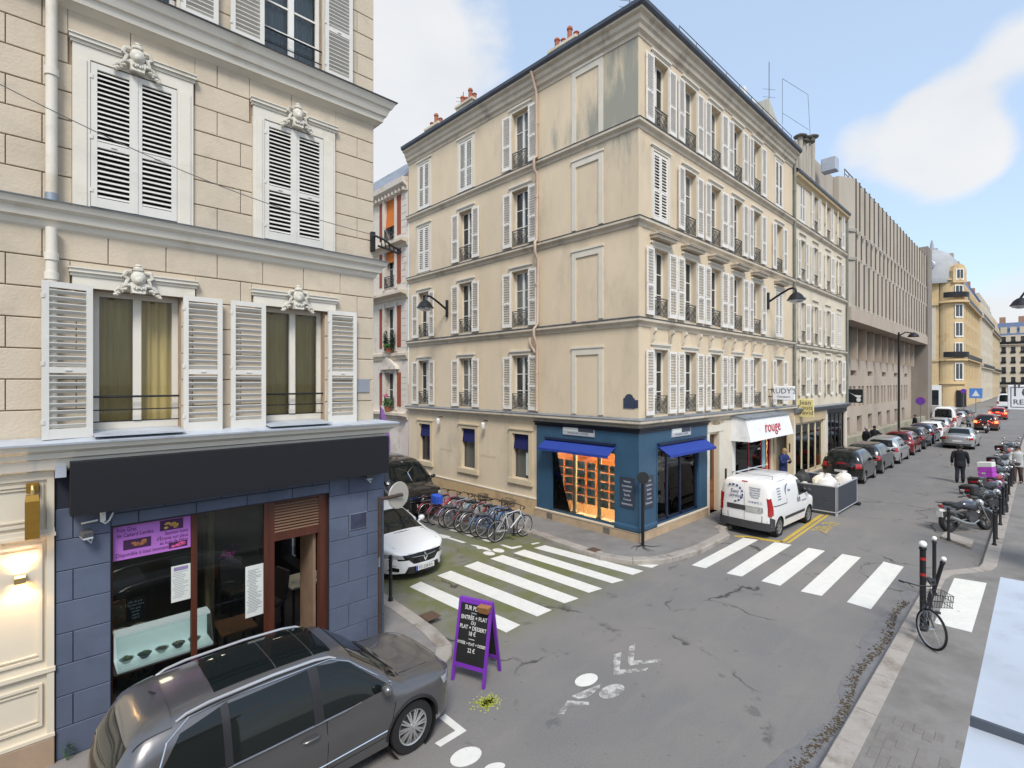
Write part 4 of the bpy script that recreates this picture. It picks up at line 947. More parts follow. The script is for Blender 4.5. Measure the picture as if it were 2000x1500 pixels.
# corner strips
MB().box(0.0, .2, -.012, 0, 3.65, 14.6).obj('corner_strip', plaster, CB, FS)
# drainpipe on the side wall, with bends at the courses
m = MB(); X = 20.11 - 11.93
pts = [(X, -.36, 15.2), (X, -.1, 14.6), (X, -.08, 12.4), (X, -.22, 12.3), (X, -.22, 11.95), (X, -.08, 11.8), (X, -.08, 9.55), (X + .05, -.22, 9.45), (X + .05, -.22, 9.1), (X + .05, -.08, 8.9), (X + .05, -.08, 6.7), (X, -.22, 6.5), (X, -.22, 6.25), (X, -.08, 6.0), (X, -.08, 3.7)]
m.tube(pts, .05, 10); m.tube([(X - .35, -.06, 6.22), (X - .3, -.08, 6.0), (X - .06, -.08, 5.7)], .045, 8)
for z in (13.5, 11, 8, 5): m.cyl((X, -.08, z), (X, -.08, z + .08), .062, n=10)
m.obj('drainpipe', M('pinkish_pipe', (.52, .40, .31), .7, var=.1), CB, FD, smooth=True)
m = MB(); m.cyl((LS + .02, -.09, 3.4), (LS + .02, -.09, 15.1), .06, n=10)
for z in (5, 8, 11, 13.5): m.cyl((LS + .02, -.09, z), (LS + .02, -.09, z + .09), .072, n=10)
m.obj('downpipe', M('grey_green_pipe', (.17, .19, .17), .6, var=.2, scale=3), CB, FS, smooth=True)
# chimneys
pot = M('terracotta_pot', (.34, .11, .06), .8, var=.15)
def chimney(x, y, z0, w_, d_, h, n, par=CB, fr=None):
    fr = fr or Matrix()
    c = MB(); c.box(x - w_ / 2, x + w_ / 2, y - d_ / 2, y + d_ / 2, z0, z0 + h); c.box(x - w_ / 2 - .06, x + w_ / 2 + .06, y - d_ / 2 - .06, y + d_ / 2 + .06, z0 + h, z0 + h + .10)
    co = c.obj('chimney', plaster2, par, fr)
    for i in range(n):
        q = y - d_ / 2 + d_ * (i + .5) / n; hh = (.30, .62, .34, .5)[i % 4]; MB().lathe([(.10, 0), (.085, hh * .8), (.11, hh * .82), (.11, hh * .9), (.08, hh)], 10, T(x, q, z0 + h + .1)).obj('chimney_pot', pot, co, fr, smooth=True)
chimney(14, 11.8, 15.4, .5, 1.2, 1.25, 4); chimney(14, 17.4, 15.4, .5, 1.1, 1.4, 4); chimney(13.7, 19.4, 15.4, .5, 1.0, 1.0, 3)
m = MB(); m.lathe([(.42, 0), (.44, .5), (.40, .75), (.25, .95), (.05, 1.02)], 18, T(14.9, 11.6, 15.9)); m.obj('vent_cowl', plaster2, CB, Matrix(), smooth=True)
def aerial(name, x, y, z, h, lab, n=4):
    t = thing(name, lab, 'aerial', (x, y, z)); m = MB(); m.cyl((x, y, z), (x, y, z + h), .018, n=5)
    m.obj('mast', grey_pl, t); m = MB()
    for i in range(n): zz = z + h * (.55 + .1 * i); m.cyl((x - .28, y + .2, zz), (x + .28, y - .2, zz), .008, n=4)
    m.obj('crossbar', grey_pl, t)
aerial('roof_aerial', 14.2, 9.3, 15.7, 2.2, 'thin television aerial near the corner of the roof'); aerial('roof_aerial', 14.9, 18.9, 16.5, 1.9, 'tall thin aerial beside the far chimney on the side street roof')
m = MB()
for i in range(10): m.cyl((2.2 + i * 1.15, -.1, 15.4), (2.2 + i * 1.15, -.1, 15.95), .012, n=5)
m.cyl((2.2, -.1, 15.93), (12.6, -.1, 15.93), .014, n=5); m.cyl((2.2, -.1, 15.68), (12.6, -.1, 15.68), .010, n=5); m.obj('roof_railing', iron_grey, CB, FS)
# ground floor of the side wall: plinth and three windows with blue blinds
MB().box(0, 8.14, -.05, 0, .1, .66).obj('plinth', M('ochre_plinth', (.50, .36, .20), .85, var=.12, scale=1.2, stain=(.36, .25, .15)), CB, FD); MB().box(0, 8.14, -.065, 0, .66, .70).obj('plinth_cap', surround_c, CB, FD)
blind_b = M('navy_blind', (.008, .012, .085), .8, var=.1)
for i, (a, b, z0, z1) in enumerate(gw):
    m = MB(); t_ = .17; m.box(a - t_, a, -.05, 0, z0 - .14, z1 + .02); m.box(b, b + t_, -.05, 0, z0 - .14, z1 + .02); m.box(a - t_, b + t_, -.05, 0, z1 + .02, z1 + .16); m.box(a - t_ - .03, b + t_ + .03, -.09, 0, z1 + .16, z1 + .21); m.box(a - t_ - .02, b + t_ + .02, -.09, 0, z0 - .2, z0 - .02); m.obj('window_surround', M('cream_stone_frame', (.58, .48, .33), .8, var=.08), CB, FD)
    f = MB(); f.box(a, a + .05, .14, .19, z0, z1); f.box(b - .05, b, .14, .19, z0, z1); f.box(a, b, .14, .19, z0, z0 + .05); fo = f.obj('window', grey_pl, CB, FD)
    MB().quad((a + .05, .17, z0 + .05), (b - .05, .17, z0 + .05), (b - .05, .17, z1), (a + .05, .17, z1)).obj('pane', M('frosted_pane', (.12, .12, .105), .15, var=.05) if i < 2 else pane_d, fo, FD)
    MB().hexa([(a + .01, .02, z1 - .52), (b - .01, .02, z1 - .52), (b - .01, .03, z1 - .52), (a + .01, .03, z1 - .52), (a + .01, .10, z1), (b - .01, .10, z1), (b - .01, .11, z1), (a + .01, .11, z1)]).obj('roller_blind', blind_b, CB, FD)
MB().box(20.11 - 12.62, 20.11 - 12.41, .10, .13, 1.4, 2.2).obj('window_poster', paper, CB, FD)
faint = M('faded_grey_print', (.42, .35, .26), .85, var=0)
for v in (14.55, 17.2):
    text('JARDIN & FILS', .14, faint, CB, FD @ T(20.11 - v, -.002, 1.86) @ UP, 'faded_lettering', .0008); MB().box(20.11 - v - .008, 20.11 - v + .008, -.003, 0, 1.98, 2.16).obj('faded_mark', faint, CB, FD)
def globe(v, lab):
    t = thing('wall_light', lab, 'wall light', (12.66, v, 3.0), 0, 'globe lights on the side wall'); m = MB(); m.tube([(12.66, v, 3.22), (12.5, v, 3.24), (12.45, v, 3.18)], .02, 6); m.obj('arm', iron, t); MB().lathe([(.03, .12), (.08, .07), (.085, -.02), (.06, -.12), (.02, -.14)], 12, T(12.45, v, 3.06)).obj('shade', white_p, t, Matrix(), True)
globe(17.5, 'white globe light on the side wall between the first two blue-blind windows'); globe(14.6, 'white globe light on the side wall between the last two blue-blind windows')
# ---- blue agency front, wrapped round the corner
AG = thing('blue_agency_shop', 'glossy dark blue corner agency shopfront with blue awnings and stone plinth', 'shopfront', (12.66, 8.0, .12))
AS = wall_frame(12.66, 7.94, 0); AD = wall_frame(12.60, 20.11, R(-90))
facade(MB(), -.06, 4.2, .44, 3.36, [(.92, 3.55, .47, 2.66)], .2).obj('front_panel', blue_shop, AG, AS)
facade(MB(), 8.16, 12.17, .44, 3.36, [(8.86, 11.36, .47, 2.62)], .2).obj('front_panel', blue_shop, AG, AD)
pt = [((4.24, -.06), (0, -1)), ((-.06, -.06), (-1, -1)), ((-.06, 4.0), (-1, 0))]
m = MB(); m.sweep([(0, 3.22), (.03, 3.23), (.05, 3.30), (.12, 3.34), (.13, 3.37), (0, 3.37)], pt); m.obj('cornice', M('black_blue_paint', (.008, .010, .016), .4), AG, FS)
m = MB(); m.sweep([(0, .38), (.05, .39), (.05, .52), (.03, .56), (0, .57)], [((.86, -.06), (0, -1)), ((-.06, -.06), (-1, -1)), ((-.06, .75), (-1, 0))]); m.obj('pilaster_base', blue_shop, AG, FS)
tan = M('tan_plinth_stone', (.42, .31, .20), .85, var=.18, scale=3, bump=.2, bscale=40)
m = MB(); m.sweep([(0, .10), (.035, .10), (.035, .36), (0, .38)], pt); m.obj('plinth', tan, AG, FS); m = MB(); m.sweep([(0, .372), (.05, .372), (.05, .415), (0, .43)], pt); m.obj('plinth_cap', M('pale_plinth_cap', (.55, .47, .36), .8, var=.1), AG, FS)
for x in (8.66, 10.95): MB().box(x, x + .24, -.04, -.03, .15, .33).obj('vent_grille', iron_grey, AG, AD)
mo = MB()
for fr, a, b, z0, z1 in ((AS, .92, 3.55, .47, 2.66), (AD, 8.86, 11.36, .47, 2.62)):
    m = MB(); t_ = .04; m.box(a - t_, a, -.02, 0, z0, z1); m.box(b, b + t_, -.02, 0, z0, z1); m.box(a - t_, b + t_, -.02, 0, z1, z1 + t_ + .1); m.obj('window_moulding', blue_shop, AG, fr)
colm = M('cream_column', (.66, .56, .38), .5, var=.05)
for x in (20.11 - 11.20, 20.11 - 10.4, 20.11 - 9.43): m = MB(); m.cyl((x, .16, .47), (x, .16, 2.62), .07, n=12); m.box(x - .085, x + .085, .08, .24, .47, .56); m.obj('window_column', colm, AG, AD, smooth=True)
for a, b in ((8.86, 11.36),): MB().box(a, b, .055, .062, .47, 2.62).obj('shop_window', clear, AG, AD)
m = MB()
for x in (1.62, 2.44, 3.50): m.box(x - .045, x + .045, .05, .12, .47, 2.66)
m.box(.92, 3.55, .05, .12, .44, .56); m.obj('door_frame', M('navy_frame', (.012, .02, .05), .4), AG, AS); MB().cyl((1.12, .16, .47), (1.12, .16, 2.6), .07, n=12).obj('window_column', colm, AG, AS, smooth=True); MB().cyl((2.0, .16, .47), (2.0, .16, 2.6), .05, n=12).obj('window_column', colm, AG, AS, smooth=True)
for a, b in ((.92, 1.575), (1.665, 2.395), (2.485, 3.455)): MB().box(a, b, .08, .087, .56, 2.66).obj('shop_window', clear, AG, AS)
awn = M('royal_blue_canvas', (.018, .045, .27), .75, var=.08, scale=3); awn2 = M('pale_blue_canvas', (.06, .12, .42), .7, var=.08)
for fr, a, b, z in ((AD, 8.60, 11.40, 2.80), (AS, .92, 3.95, 2.80)):
    m = MB(); m.hexa([(a, -.42, z - .27), (b, -.42, z - .27), (b, 0, z - .02), (a, 0, z - .02), (a, -.42, z - .255), (b, -.42, z - .255), (b, 0, z), (a, 0, z)]); m.box(a, b, -.435, -.42, z - .33, z - .25); m.obj('awning', awn, AG, fr)
    m = MB(); m.box(a, b, -.10, 0, z, z + .07); m.cyl((a + .05, -.02, z - .1), (a + .05, -.41, z - .28), .012, n=5); m.cyl((b - .05, -.02, z - .1), (b - .05, -.41, z - .28), .012, n=5); m.obj('awning_box', M('navy_frame', (0, 0, 0)), AG, fr)
for fr, x0, x1, z0, z1 in ((AD, 20.11 - 10.76, 20.11 - 9.49, 3.0, 3.30), (AS, 1.75, 2.98, 2.98, 3.27)):
    t = thing('agency_sign', 'black and white nameplate over the ' + ('side-street' if fr is AD else 'main-street') + ' awning of the blue agency', 'sign', (fr @ Vector(((x0 + x1) / 2, 0, z0))))
    MB().box(x0, x1, -.03, 0, z0, z1).obj('frame', M('silver_frame', (.5, .53, .57), .35, .4), t, fr); c = (x0 + x1) / 2; zz = z0 + (z1 - z0) * .42
    MB().box(x0 + .03, c - .01, -.034, -.03, zz, z1 - .03).obj('white_field', paper, t, fr); MB().box(c + .01, x1 - .03, -.034, -.03, zz, z1 - .03).obj('dark_field', M('slate_print', (.05, .06, .08), .5), t, fr); MB().box(x0 + .03, x1 - .03, -.033, -.03, z0 + .025, zz - .01).obj('name_field', M('pale_grey_print', (.45, .47, .5), .5), t, fr)
    text('IMMOBILIER & CONSEIL', .085, M('dark_print', (.03, .035, .05), .6, var=0), t, fr @ T(c, -.034, (z0 + zz) / 2 + .008) @ UP, ext=.0008, sx=.95)
slate = M('slate_panel', (.035, .045, .07), .35, var=.1); 
for fr, x0, x1, z0, z1 in ((AD, 20.11 - 8.56, 20.11 - 8.07, 1.06, 1.94), (AS, .16, .70, 1.04, 1.96)):
    t = thing('agency_board', 'dark engraved information board on the ' + ('side-street' if fr is AD else 'main-street') + ' face of the blue pilaster', 'board', (fr @ Vector(((x0 + x1) / 2, 0, z0)))); MB().bbox(x0, x1, -.03, 0, z0, z1, .006).obj('panel', slate, t, fr)
    for i, s in enumerate(('Ventes', 'Locations', 'Gestion', 'Syndic', 'Conseil', 'Estimation')): text(s, .085, M('pale_lettering', (.55, .57, .6), .6, var=0), t, fr @ T((x0 + x1) / 2, -.032, z1 - .13 - i * .13) @ UP, ext=.0008)
# warm lit room of the agency, cards hanging in its windows
ow = M('orange_wall', (.50, .17, .04), .8, var=.15, scale=1.5); wf = M('warm_floor', (.35, .20, .09), .5, var=.2, scale=2)
m = MB(); m.box(13.0, 16.9, 8.3, 12.0, .44, .46); m.obj('floor', wf, AG)
m = MB(); m.quad((15.2, 8.3, .46), (15.2, 12, .46), (15.2, 12, 2.9), (15.2, 8.3, 2.9)); m.quad((12.9, 12, .46), (15.2, 12, .46), (15.2, 12, 2.9), (12.9, 12, 2.9)); m.quad((15.2, 9.8, .46), (16.9, 9.8, .46), (16.9, 9.8, 2.9), (15.2, 9.8, 2.9)); m.quad((16.6, 8.2, .46), (16.6, 9.8, .46), (16.6, 9.8, 2.9), (16.6, 8.2, 2.9)); m.obj('interior_wall', ow, AG)
MB().quad((12.9, 8.2, 2.9), (16.9, 8.2, 2.9), (16.9, 12, 2.9), (12.9, 12, 2.9)).obj('ceiling', colm, AG)
for x, y in ((13.4, 9.2), (13.4, 10.2), (13.4, 11.2), (14.4, 8.75), (15.6, 8.75)): MB().box(x - .3, x + .3, y - .3, y + .3, 2.86, 2.88).obj('ceiling_lamp', M('warm_ceiling_lamp', (1, .9, .75), .5, var=0, emit=((1, .80, .55), 26)), AG)  # includes extra panels near the windows, added to brighten the cards
cardp = [paper, M('listing_photo_a', (.25, .38, .45), .5, var=.6, scale=16), M('listing_photo_b', (.2, .3, .15), .5, var=.6, scale=16), M('listing_photo_c', (.42, .34, .26), .5, var=.6, scale=16)]
cm = MB().box(-.155, .155, 0, .006, -.115, .115).mesh('card', paper); pm_ = [MB().box(-.125, .0, -.003, 0, -.06, .07).mesh('photo', q) for q in cardp[1:]]
pw_ = [MB().box(-.14, .14, -.003, 0, -.10, .10).mesh('photo', q) for q in cardp[1:]]
rs = random.Random(6)
def cards(fr, xs, zs, lab, grp):
    for x in xs:
        for k, z in enumerate(zs):
            mw = fr @ T(x, .11, z); t = thing('listing_card', lab, 'card', mw.translation, 0, grp); put('card', cm, t, mw); put('photo', rs.choice(pw_ if k == 0 else pm_), t, mw)
cards(AD, [20.11 - v for v in (11.0, 10.62, 10.12, 9.72, 9.22, 8.86)], [.98 + .27 * i for i in range(5)], 'white property listing card hanging in rows in the agency side-street window', 'cards in the agency side window')
cards(AS, (1.3, 2.7, 3.06), [.98 + .27 * i for i in range(5)], 'white property listing card hanging in the agency main-street window', 'cards in the agency street window')
# arched street plaque and small plate
t = thing('street_plaque', 'arched dark blue street name plaque high on the side wall near the corner', 'plaque', (12.64, 8.3, 3.93)); m = MB()
x0, x1 = 20.11 - 8.49, 20.11 - 8.11; m.prism([(x0, 3.93), (x1, 3.93), (x1, 4.22)] + [((x0 + x1) / 2 + .14 * math.cos(a), 4.22 + .13 * math.sin(a)) for a in [R(10 + 16 * i) for i in range(11)]] + [(x0, 4.22)], -.02, 0, lambda a, b, h: (a, h, b)); m.obj('plate', M('plaque_blue', (.045, .055, .09), .35, var=.2, scale=6), t, FD)
t = thing('house_number', 'small dark plate on the wall edge beside the first corner shutter', 'plaque', (12.64, 8.02, 3.95)); MB().box(20.11 - 8.10, 20.11 - 8.0, -.015, 0, 3.95, 4.18).obj('plate', M('plaque_blue', (0, 0, 0)), t, FD)
# ---- brown door, then the red and white shop, then the passage
DO = thing('house_door', 'tall red-brown panelled wooden street door in a stone surround', 'door', (17.4, 8.1, .12))
m = MB(); m.box(4.40, 5.16, .14, .2, .14, 2.86); m.obj('door_leaf', M('red_brown_door', (.20, .045, .015), .4, var=.2, scale=3, stretch=(5, 5, .5)), DO, FS)
m = MB()
for z0, z1 in ((.25, .75), (.85, 1.15)): m.box(4.48, 5.08, .125, .14, z0, z1)
m.obj('door_panel', wood, DO, FS); MB().box(4.54, 5.02, .13, .14, 1.25, 2.3).obj('door_pane', pane_d, DO, FS); MB().box(4.48, 5.08, .13, .14, 2.4, 2.8).obj('transom_pane', pane_d, DO, FS)
m = MB(); m.box(4.22, 4.40, -.06, 0, .12, 2.95); m.box(5.16, 5.55, -.06, 0, .12, 2.95); m.box(4.22, 5.55, -.08, 0, 2.95, 3.2); m.box(5.55, 6.3, -.04, 0, .12, 3.3); m.obj('door_surround', surround_c, DO, FS)
m = MB(); m.prism([(4.7, 3.2), (5.15, 3.2), (5.15, 3.28), (5.05, 3.32), (4.8, 3.32), (4.7, 3.28)], -.09, -.08, lambda a, b, h: (a, h, b)); m.obj('carved_panel', M('dull_brass_carving', (.24, .19, .11), .6), DO, FS); MB().box(5.65, 5.78, -.06, -.04, 1.15, 1.55).obj('intercom', black_pl, DO, FS)
RS = thing('white_awning_shop', 'white awning and red framed shopfront with a lit yellow interior', 'shopfront', (21, 8, .12))
red = M('red_lacquer', (.32, .012, .02), .35, var=.08)
m = MB(); m.hexa([(6.2, -.75, 2.52), (10.75, -.75, 2.52), (10.75, 0, 2.52), (6.2, 0, 2.52), (6.2, -.55, 3.32), (10.75, -.55, 3.32), (10.75, 0, 3.42), (6.2, 0, 3.42)]); m.obj('awning', M('white_canvas', (.74, .74, .74), .7, var=.05, stain=(.6, .6, .6)), RS, FS)
MB().hexa([(6.15, -.6, 3.33), (10.8, -.6, 3.33), (10.8, 0, 3.43), (6.15, 0, 3.43), (6.15, -.6, 3.37), (10.8, -.6, 3.37), (10.8, 0, 3.5), (6.15, 0, 3.5)]).obj('awning_roof', zinc, RS, FS)
sl_ = math.atan2(.2, .8)
text('rouge', .62, M('red_script', (.42, .01, .03), .5, var=0), RS, FS @ T(8.55, -.66, 2.95) @ RX(R(90) - sl_ * 1) , 'script_lettering', .004, shear=.35, sx=1.15)
m = MB(); m.box(6.15, 6.6, -.03, 0, .12, 2.6); m.obj('white_pier', white_p, RS, FS)
m = MB()
for x in (6.62, 8.0, 9.35, 10.2): m.box(x, x + .10, .05, .12, .14, 2.6)
m.box(6.62, 10.3, .05, .12, .14, .3); m.obj('window_frame', red, RS, FS); MB().box(9.4, 10.2, .14, .18, .3, 2.6).obj('red_panel', red, RS, FS)
for a, b in ((6.72, 8.0), (8.1, 9.35)): MB().box(a, b, .07, .077, .3, 2.6).obj('shop_window', clear, RS, FS)
yw = M('yellow_wall', (.66, .52, .18), .7, var=.08)
m = MB(); m.quad((6.4, 3, .14), (10.5, 3, .14), (10.5, 3, 2.8), (6.4, 3, 2.8)); m.quad((10.4, .2, .14), (10.4, 3, .14), (10.4, 3, 2.8), (10.4, .2, 2.8)); m.quad((6.4, .2, .14), (6.4, 3, .14), (6.4, 3, 2.8), (6.4, .2, 2.8)); m.obj('interior_wall', yw, RS, FS)
MB().quad((6.4, .2, .14), (10.4, .2, .14), (10.4, 3, .14), (6.4, 3, .14)).obj('floor', wf, RS, FS); MB().quad((6.4, .2, 2.8), (10.4, .2, 2.8), (10.4, 3, 2.8), (6.4, 3, 2.8)).obj('ceiling', paper, RS, FS)
for x in (7.1, 8.2, 9.1): MB().box(x - .4, x + .4, .8, 1.3, 2.74, 2.78).obj('ceiling_lamp', MT['warm_ceiling_lamp'], RS, FS)
MB().box(9.55, 9.95, .10, .14, 1.1, 2.35).obj('cyan_poster', M('cyan_print', (.30, .62, .66), .5), RS, FS)
m = MB(); m.box(7.1, 8.6, 1.5, 1.9, .14, 1.0); m.obj('reception_desk', cream_pl, RS, FS)
PA = thing('passage_doorway', 'shadowy recessed doorway with ochre stone jambs beside the red and white shop', 'doorway', (24.4, 8, .12))
m = MB(); m.box(10.75, 12.75, .9, .95, .12, 2.75); m.obj('inner_door', wood_dark, PA, FS); m = MB(); m.box(12.2, 12.95, -.05, 0, .12, 2.9); m.box(10.55, 10.80, -.05, 0, .12, 2.9); m.box(10.55, 12.95, -.06, 0, 2.9, 3.2); m.obj('stone_jamb', M('ochre_stone', (.50, .39, .24), .8, var=.12), PA, FS); MB().box(12.35, 12.5, -.07, -.05, 1.5, 1.9).obj('intercom', black_pl, PA, FS)
m = MB(); m.quad((10.75, .24, .12), (10.75, .9, .12), (10.75, .9, 2.75), (10.75, .24, 2.75)); m.quad((12.75, .24, .12), (12.75, .9, .12), (12.75, .9, 2.75), (12.75, .24, 2.75)); m.quad((10.75, .24, 2.75), (12.75, .24, 2.75), (12.75, .9, 2.75), (10.75, .9, 2.75)); m.obj('passage_wall', plaster2, PA, FS)
# wall street lamps with bracket arms
def street_lamp(base, out, lab, s=1):
    t = thing('bracket_lamp', lab, 'street lamp', base, 0, 'black bracket street lamps on the walls'); o = Vector(out); up = Vector((0, 0, 1)); B = Vector(base)
    m = MB(); m.cyl(B - up * .35 + o * .05, B + up * .35 + o * .05, .06, n=8); m.obj('wall_plate', iron, t)
    m = MB(); m.tube([B + o * .05 - up * .05, B + o * .5 + up * .22, B + o * .85 + up * .40, B + o * 1.0 + up * .42, B + o * 1.1 + up * .36, B + o * 1.12 + up * .2], .045, 8); m.obj('arm', iron, t, Matrix(), True)
    c = B + o * 1.12 + up * .02; MB().lathe([(.04, .22), (.10, .2), (.22, .1), (.33, -.08), (.35, -.10), (.33, -.11)], 18, T(*c)).obj('shade', iron, t, Matrix(), True); MB().lathe([(.30, -.10), (.27, -.17), (.16, -.22), (.04, -.24)], 16, T(*c)).obj('lens', lamp_clear, t, Matrix(), True)
street_lamp((12.66, 17.1, 7.75), (-1, 0, 0), 'black bracket street lamp on the side-street wall of the corner building'); street_lamp((22.5, 8.0, 8.1), (0, -1, 0), 'black bracket street lamp on the main-street wall of the corner building')
# projecting shop signs
def hang_sign(u0, p0, p1, lab, cols, body, mat, bdep=.10):
    va, za = onu(*p0, u0); vb, zb = onu(*p1, u0)
    t = thing('projecting_sign', lab, 'shop sign', (u0, va, zb)); MB().bbox(u0, u0 + bdep, vb, va, zb, za, .02).obj('panel', mat, t)
    m = MB(); m.cyl((u0 + .05, va, za - .15), (u0 + .05, 8.02, za - .15), .018, n=6); m.cyl((u0 + .05, va, zb + .12), (u0 + .05, 8.02, zb + .12), .018, n=6); m.obj('bracket', iron, t)
    c = (va + vb) / 2; fr = T(u0 - .004, c, 0) @ RZ(R(-90)) @ UP
    for s, z, sz, cm_ in body: text(s, sz, cm_, t, T(u0 - .004, c, zb + (za - zb) * z) @ RZ(R(-90)) @ UP, ext=.002)
    return t, va, vb, za, zb
dk = M('charcoal_letter', (.06, .06, .07), .6, var=0)
hang_sign(22.6, (1509, 754), (1552, 781), "white hanging shop sign lettered RUDY'S over the red and white shop", None, (("RUDY'S", .62, .30, dk), ('Chausseurs', .22, .11, dk)), M('white_sign', (.74, .75, .76), .4))
hang_sign(26.4, (1557, 779), (1589, 815), 'pale yellow square hanging sign lettered Jean Louis David', None, (('Jean', .80, .30, dk), ('Louis', .52, .30, dk), ('David', .24, .30, dk)), M('yellow_sign', (.70, .60, .26), .5))
t, va, vb, za, zb = hang_sign(35.3, (1657, 760), (1685, 787), 'black square hanging sign with a white wing emblem', None, (), black_sign)
m = MB(); W_ = va - vb; Hh = za - zb
m.prism([(va - .05 * W_, za - .22 * Hh), (va - .4 * W_, za - .42 * Hh), (vb + .1 * W_, za - .45 * Hh), (vb + .14 * W_, za - .62 * Hh), (va - .62 * W_, za - .62 * Hh)], 35.29, 35.297, lambda a, b, h: (h, a, b)); m.ball((35.293, vb + .28 * W_, zb + .22 * Hh), (.004, .12, .12), 10, 8); m.obj('wing_emblem', paper, t)
# ================================================================== neighbour on the main street
NB = thing('neighbour_building', 'pale narrow four-storey building with white shutters next to the corner building', 'building', (25.72, 8.0, 0))
FN = wall_frame(25.72, 8.0, 0); NL = 9.2
NZ = [3.9, 6.5, 9.5, 12.25]
ncol = [1.35, 3.35, 5.55, 7.75]
nops = [(c - .36, c + .36, z + .12, z + 2.0) for z in NZ for c in ncol] + [(.35, 4.75, .2, 2.75), (5.5, 8.95, .15, 3.0)]
facade(MB(), 0, NL, .1, 14.35, nops, .24).obj('wall', plaster2, NB, FN)
m = MB(); m.quad((NL, 0, .1), (NL, 8, .1), (NL, 8, 14.5), (NL, 0, 14.5)); m.quad((0, -.2, 14.6), (NL, -.2, 14.6), (NL, 2, 15.3), (0, 2, 15.3)); m.obj('roof', zinc, NB, FN)
def nband(nm, prof, mat): m = MB(); m.sweep(prof, [((0.12, 0), (0, -1)), ((NL, 0), (0, -1))]); m.obj(nm, mat, NB, FN)
for z in NZ[1:]:
    nband('string_course', [(0, z - .22), (.05, z - .20), (.12, z - .12), (.13, z - .02), (0, z - .01)], band_c); nband('course_flashing', [(0, z - .012), (.145, z - .02), (.15, z), (0, z + .03)], zinc_dark)
nband('roof_cornice', [(0, 14.1), (.04, 14.12), (.10, 14.25), (.2, 14.32), (.22, 14.45), (0, 14.47)], M('ochre_course', (.55, .42, .25), .85, var=.12)); nband('gutter', [(0, 14.45), (.26, 14.45), (.28, 14.56), (0, 14.6)], zinc_dark); nband('shop_cornice', [(0, 3.2), (.1, 3.22), (.22, 3.35), (.3, 3.45), (0, 3.5)], zinc)
rs = random.Random(14)
for f, z in enumerate(NZ):
    for i, c in enumerate(ncol):
        h = 1.88; z0 = z + .12
        casement(NB, FN @ T(c - .36, .16, z0), .72, h, 3, white_p, rs.choice([pane_d, pane_c]))
        st = 'closed' if (f, i) in ((3, 0), (1, 3)) else 'open'
        if st == 'closed':
            shutter(NB, FN @ T(c - .355, .02, z0), .35, h, shut_c, pitch=.10); shutter(NB, FN @ T(c + .005, .02, z0), .35, h, shut_c, pitch=.10)
        else:
            sw = .38; shutter(NB, FN @ T(c - .38, -.03, z0) @ RZ(rs.uniform(0, .35)) @ T(-sw, 0, 0), sw, h, shut_c, pitch=.10, opened=True); shutter(NB, FN @ T(c + .38, -.03, z0) @ RZ(-rs.uniform(0, .3)), sw, h, shut_c, pitch=.10, opened=True)
            m = MB(); m.box(c - .36, c + .36, -.02, .02, z0 + .5, z0 + .54)
            for k in range(6): m.cyl((c - .33 + .13 * k, 0, z0), (c - .33 + .13 * k, 0, z0 + .5), .009, n=4)
            m.obj('railing', iron, NB, FN)
        m = MB(); m.box(c - .46, c + .46, -.035, 0, z0 + h + .02, z0 + h + .12); m.box(c - .5, c + .5, -.07, 0, z0 + h + .30, z0 + h + .36); m.obj('window_surround', surround_c, NB, FN)
m = MB(); m.cyl((NL - .05, -.09, 3.4), (NL - .05, -.09, 14.4), .06, n=8); m.obj('downpipe', MT['grey_green_pipe'], NB, FN, smooth=True)
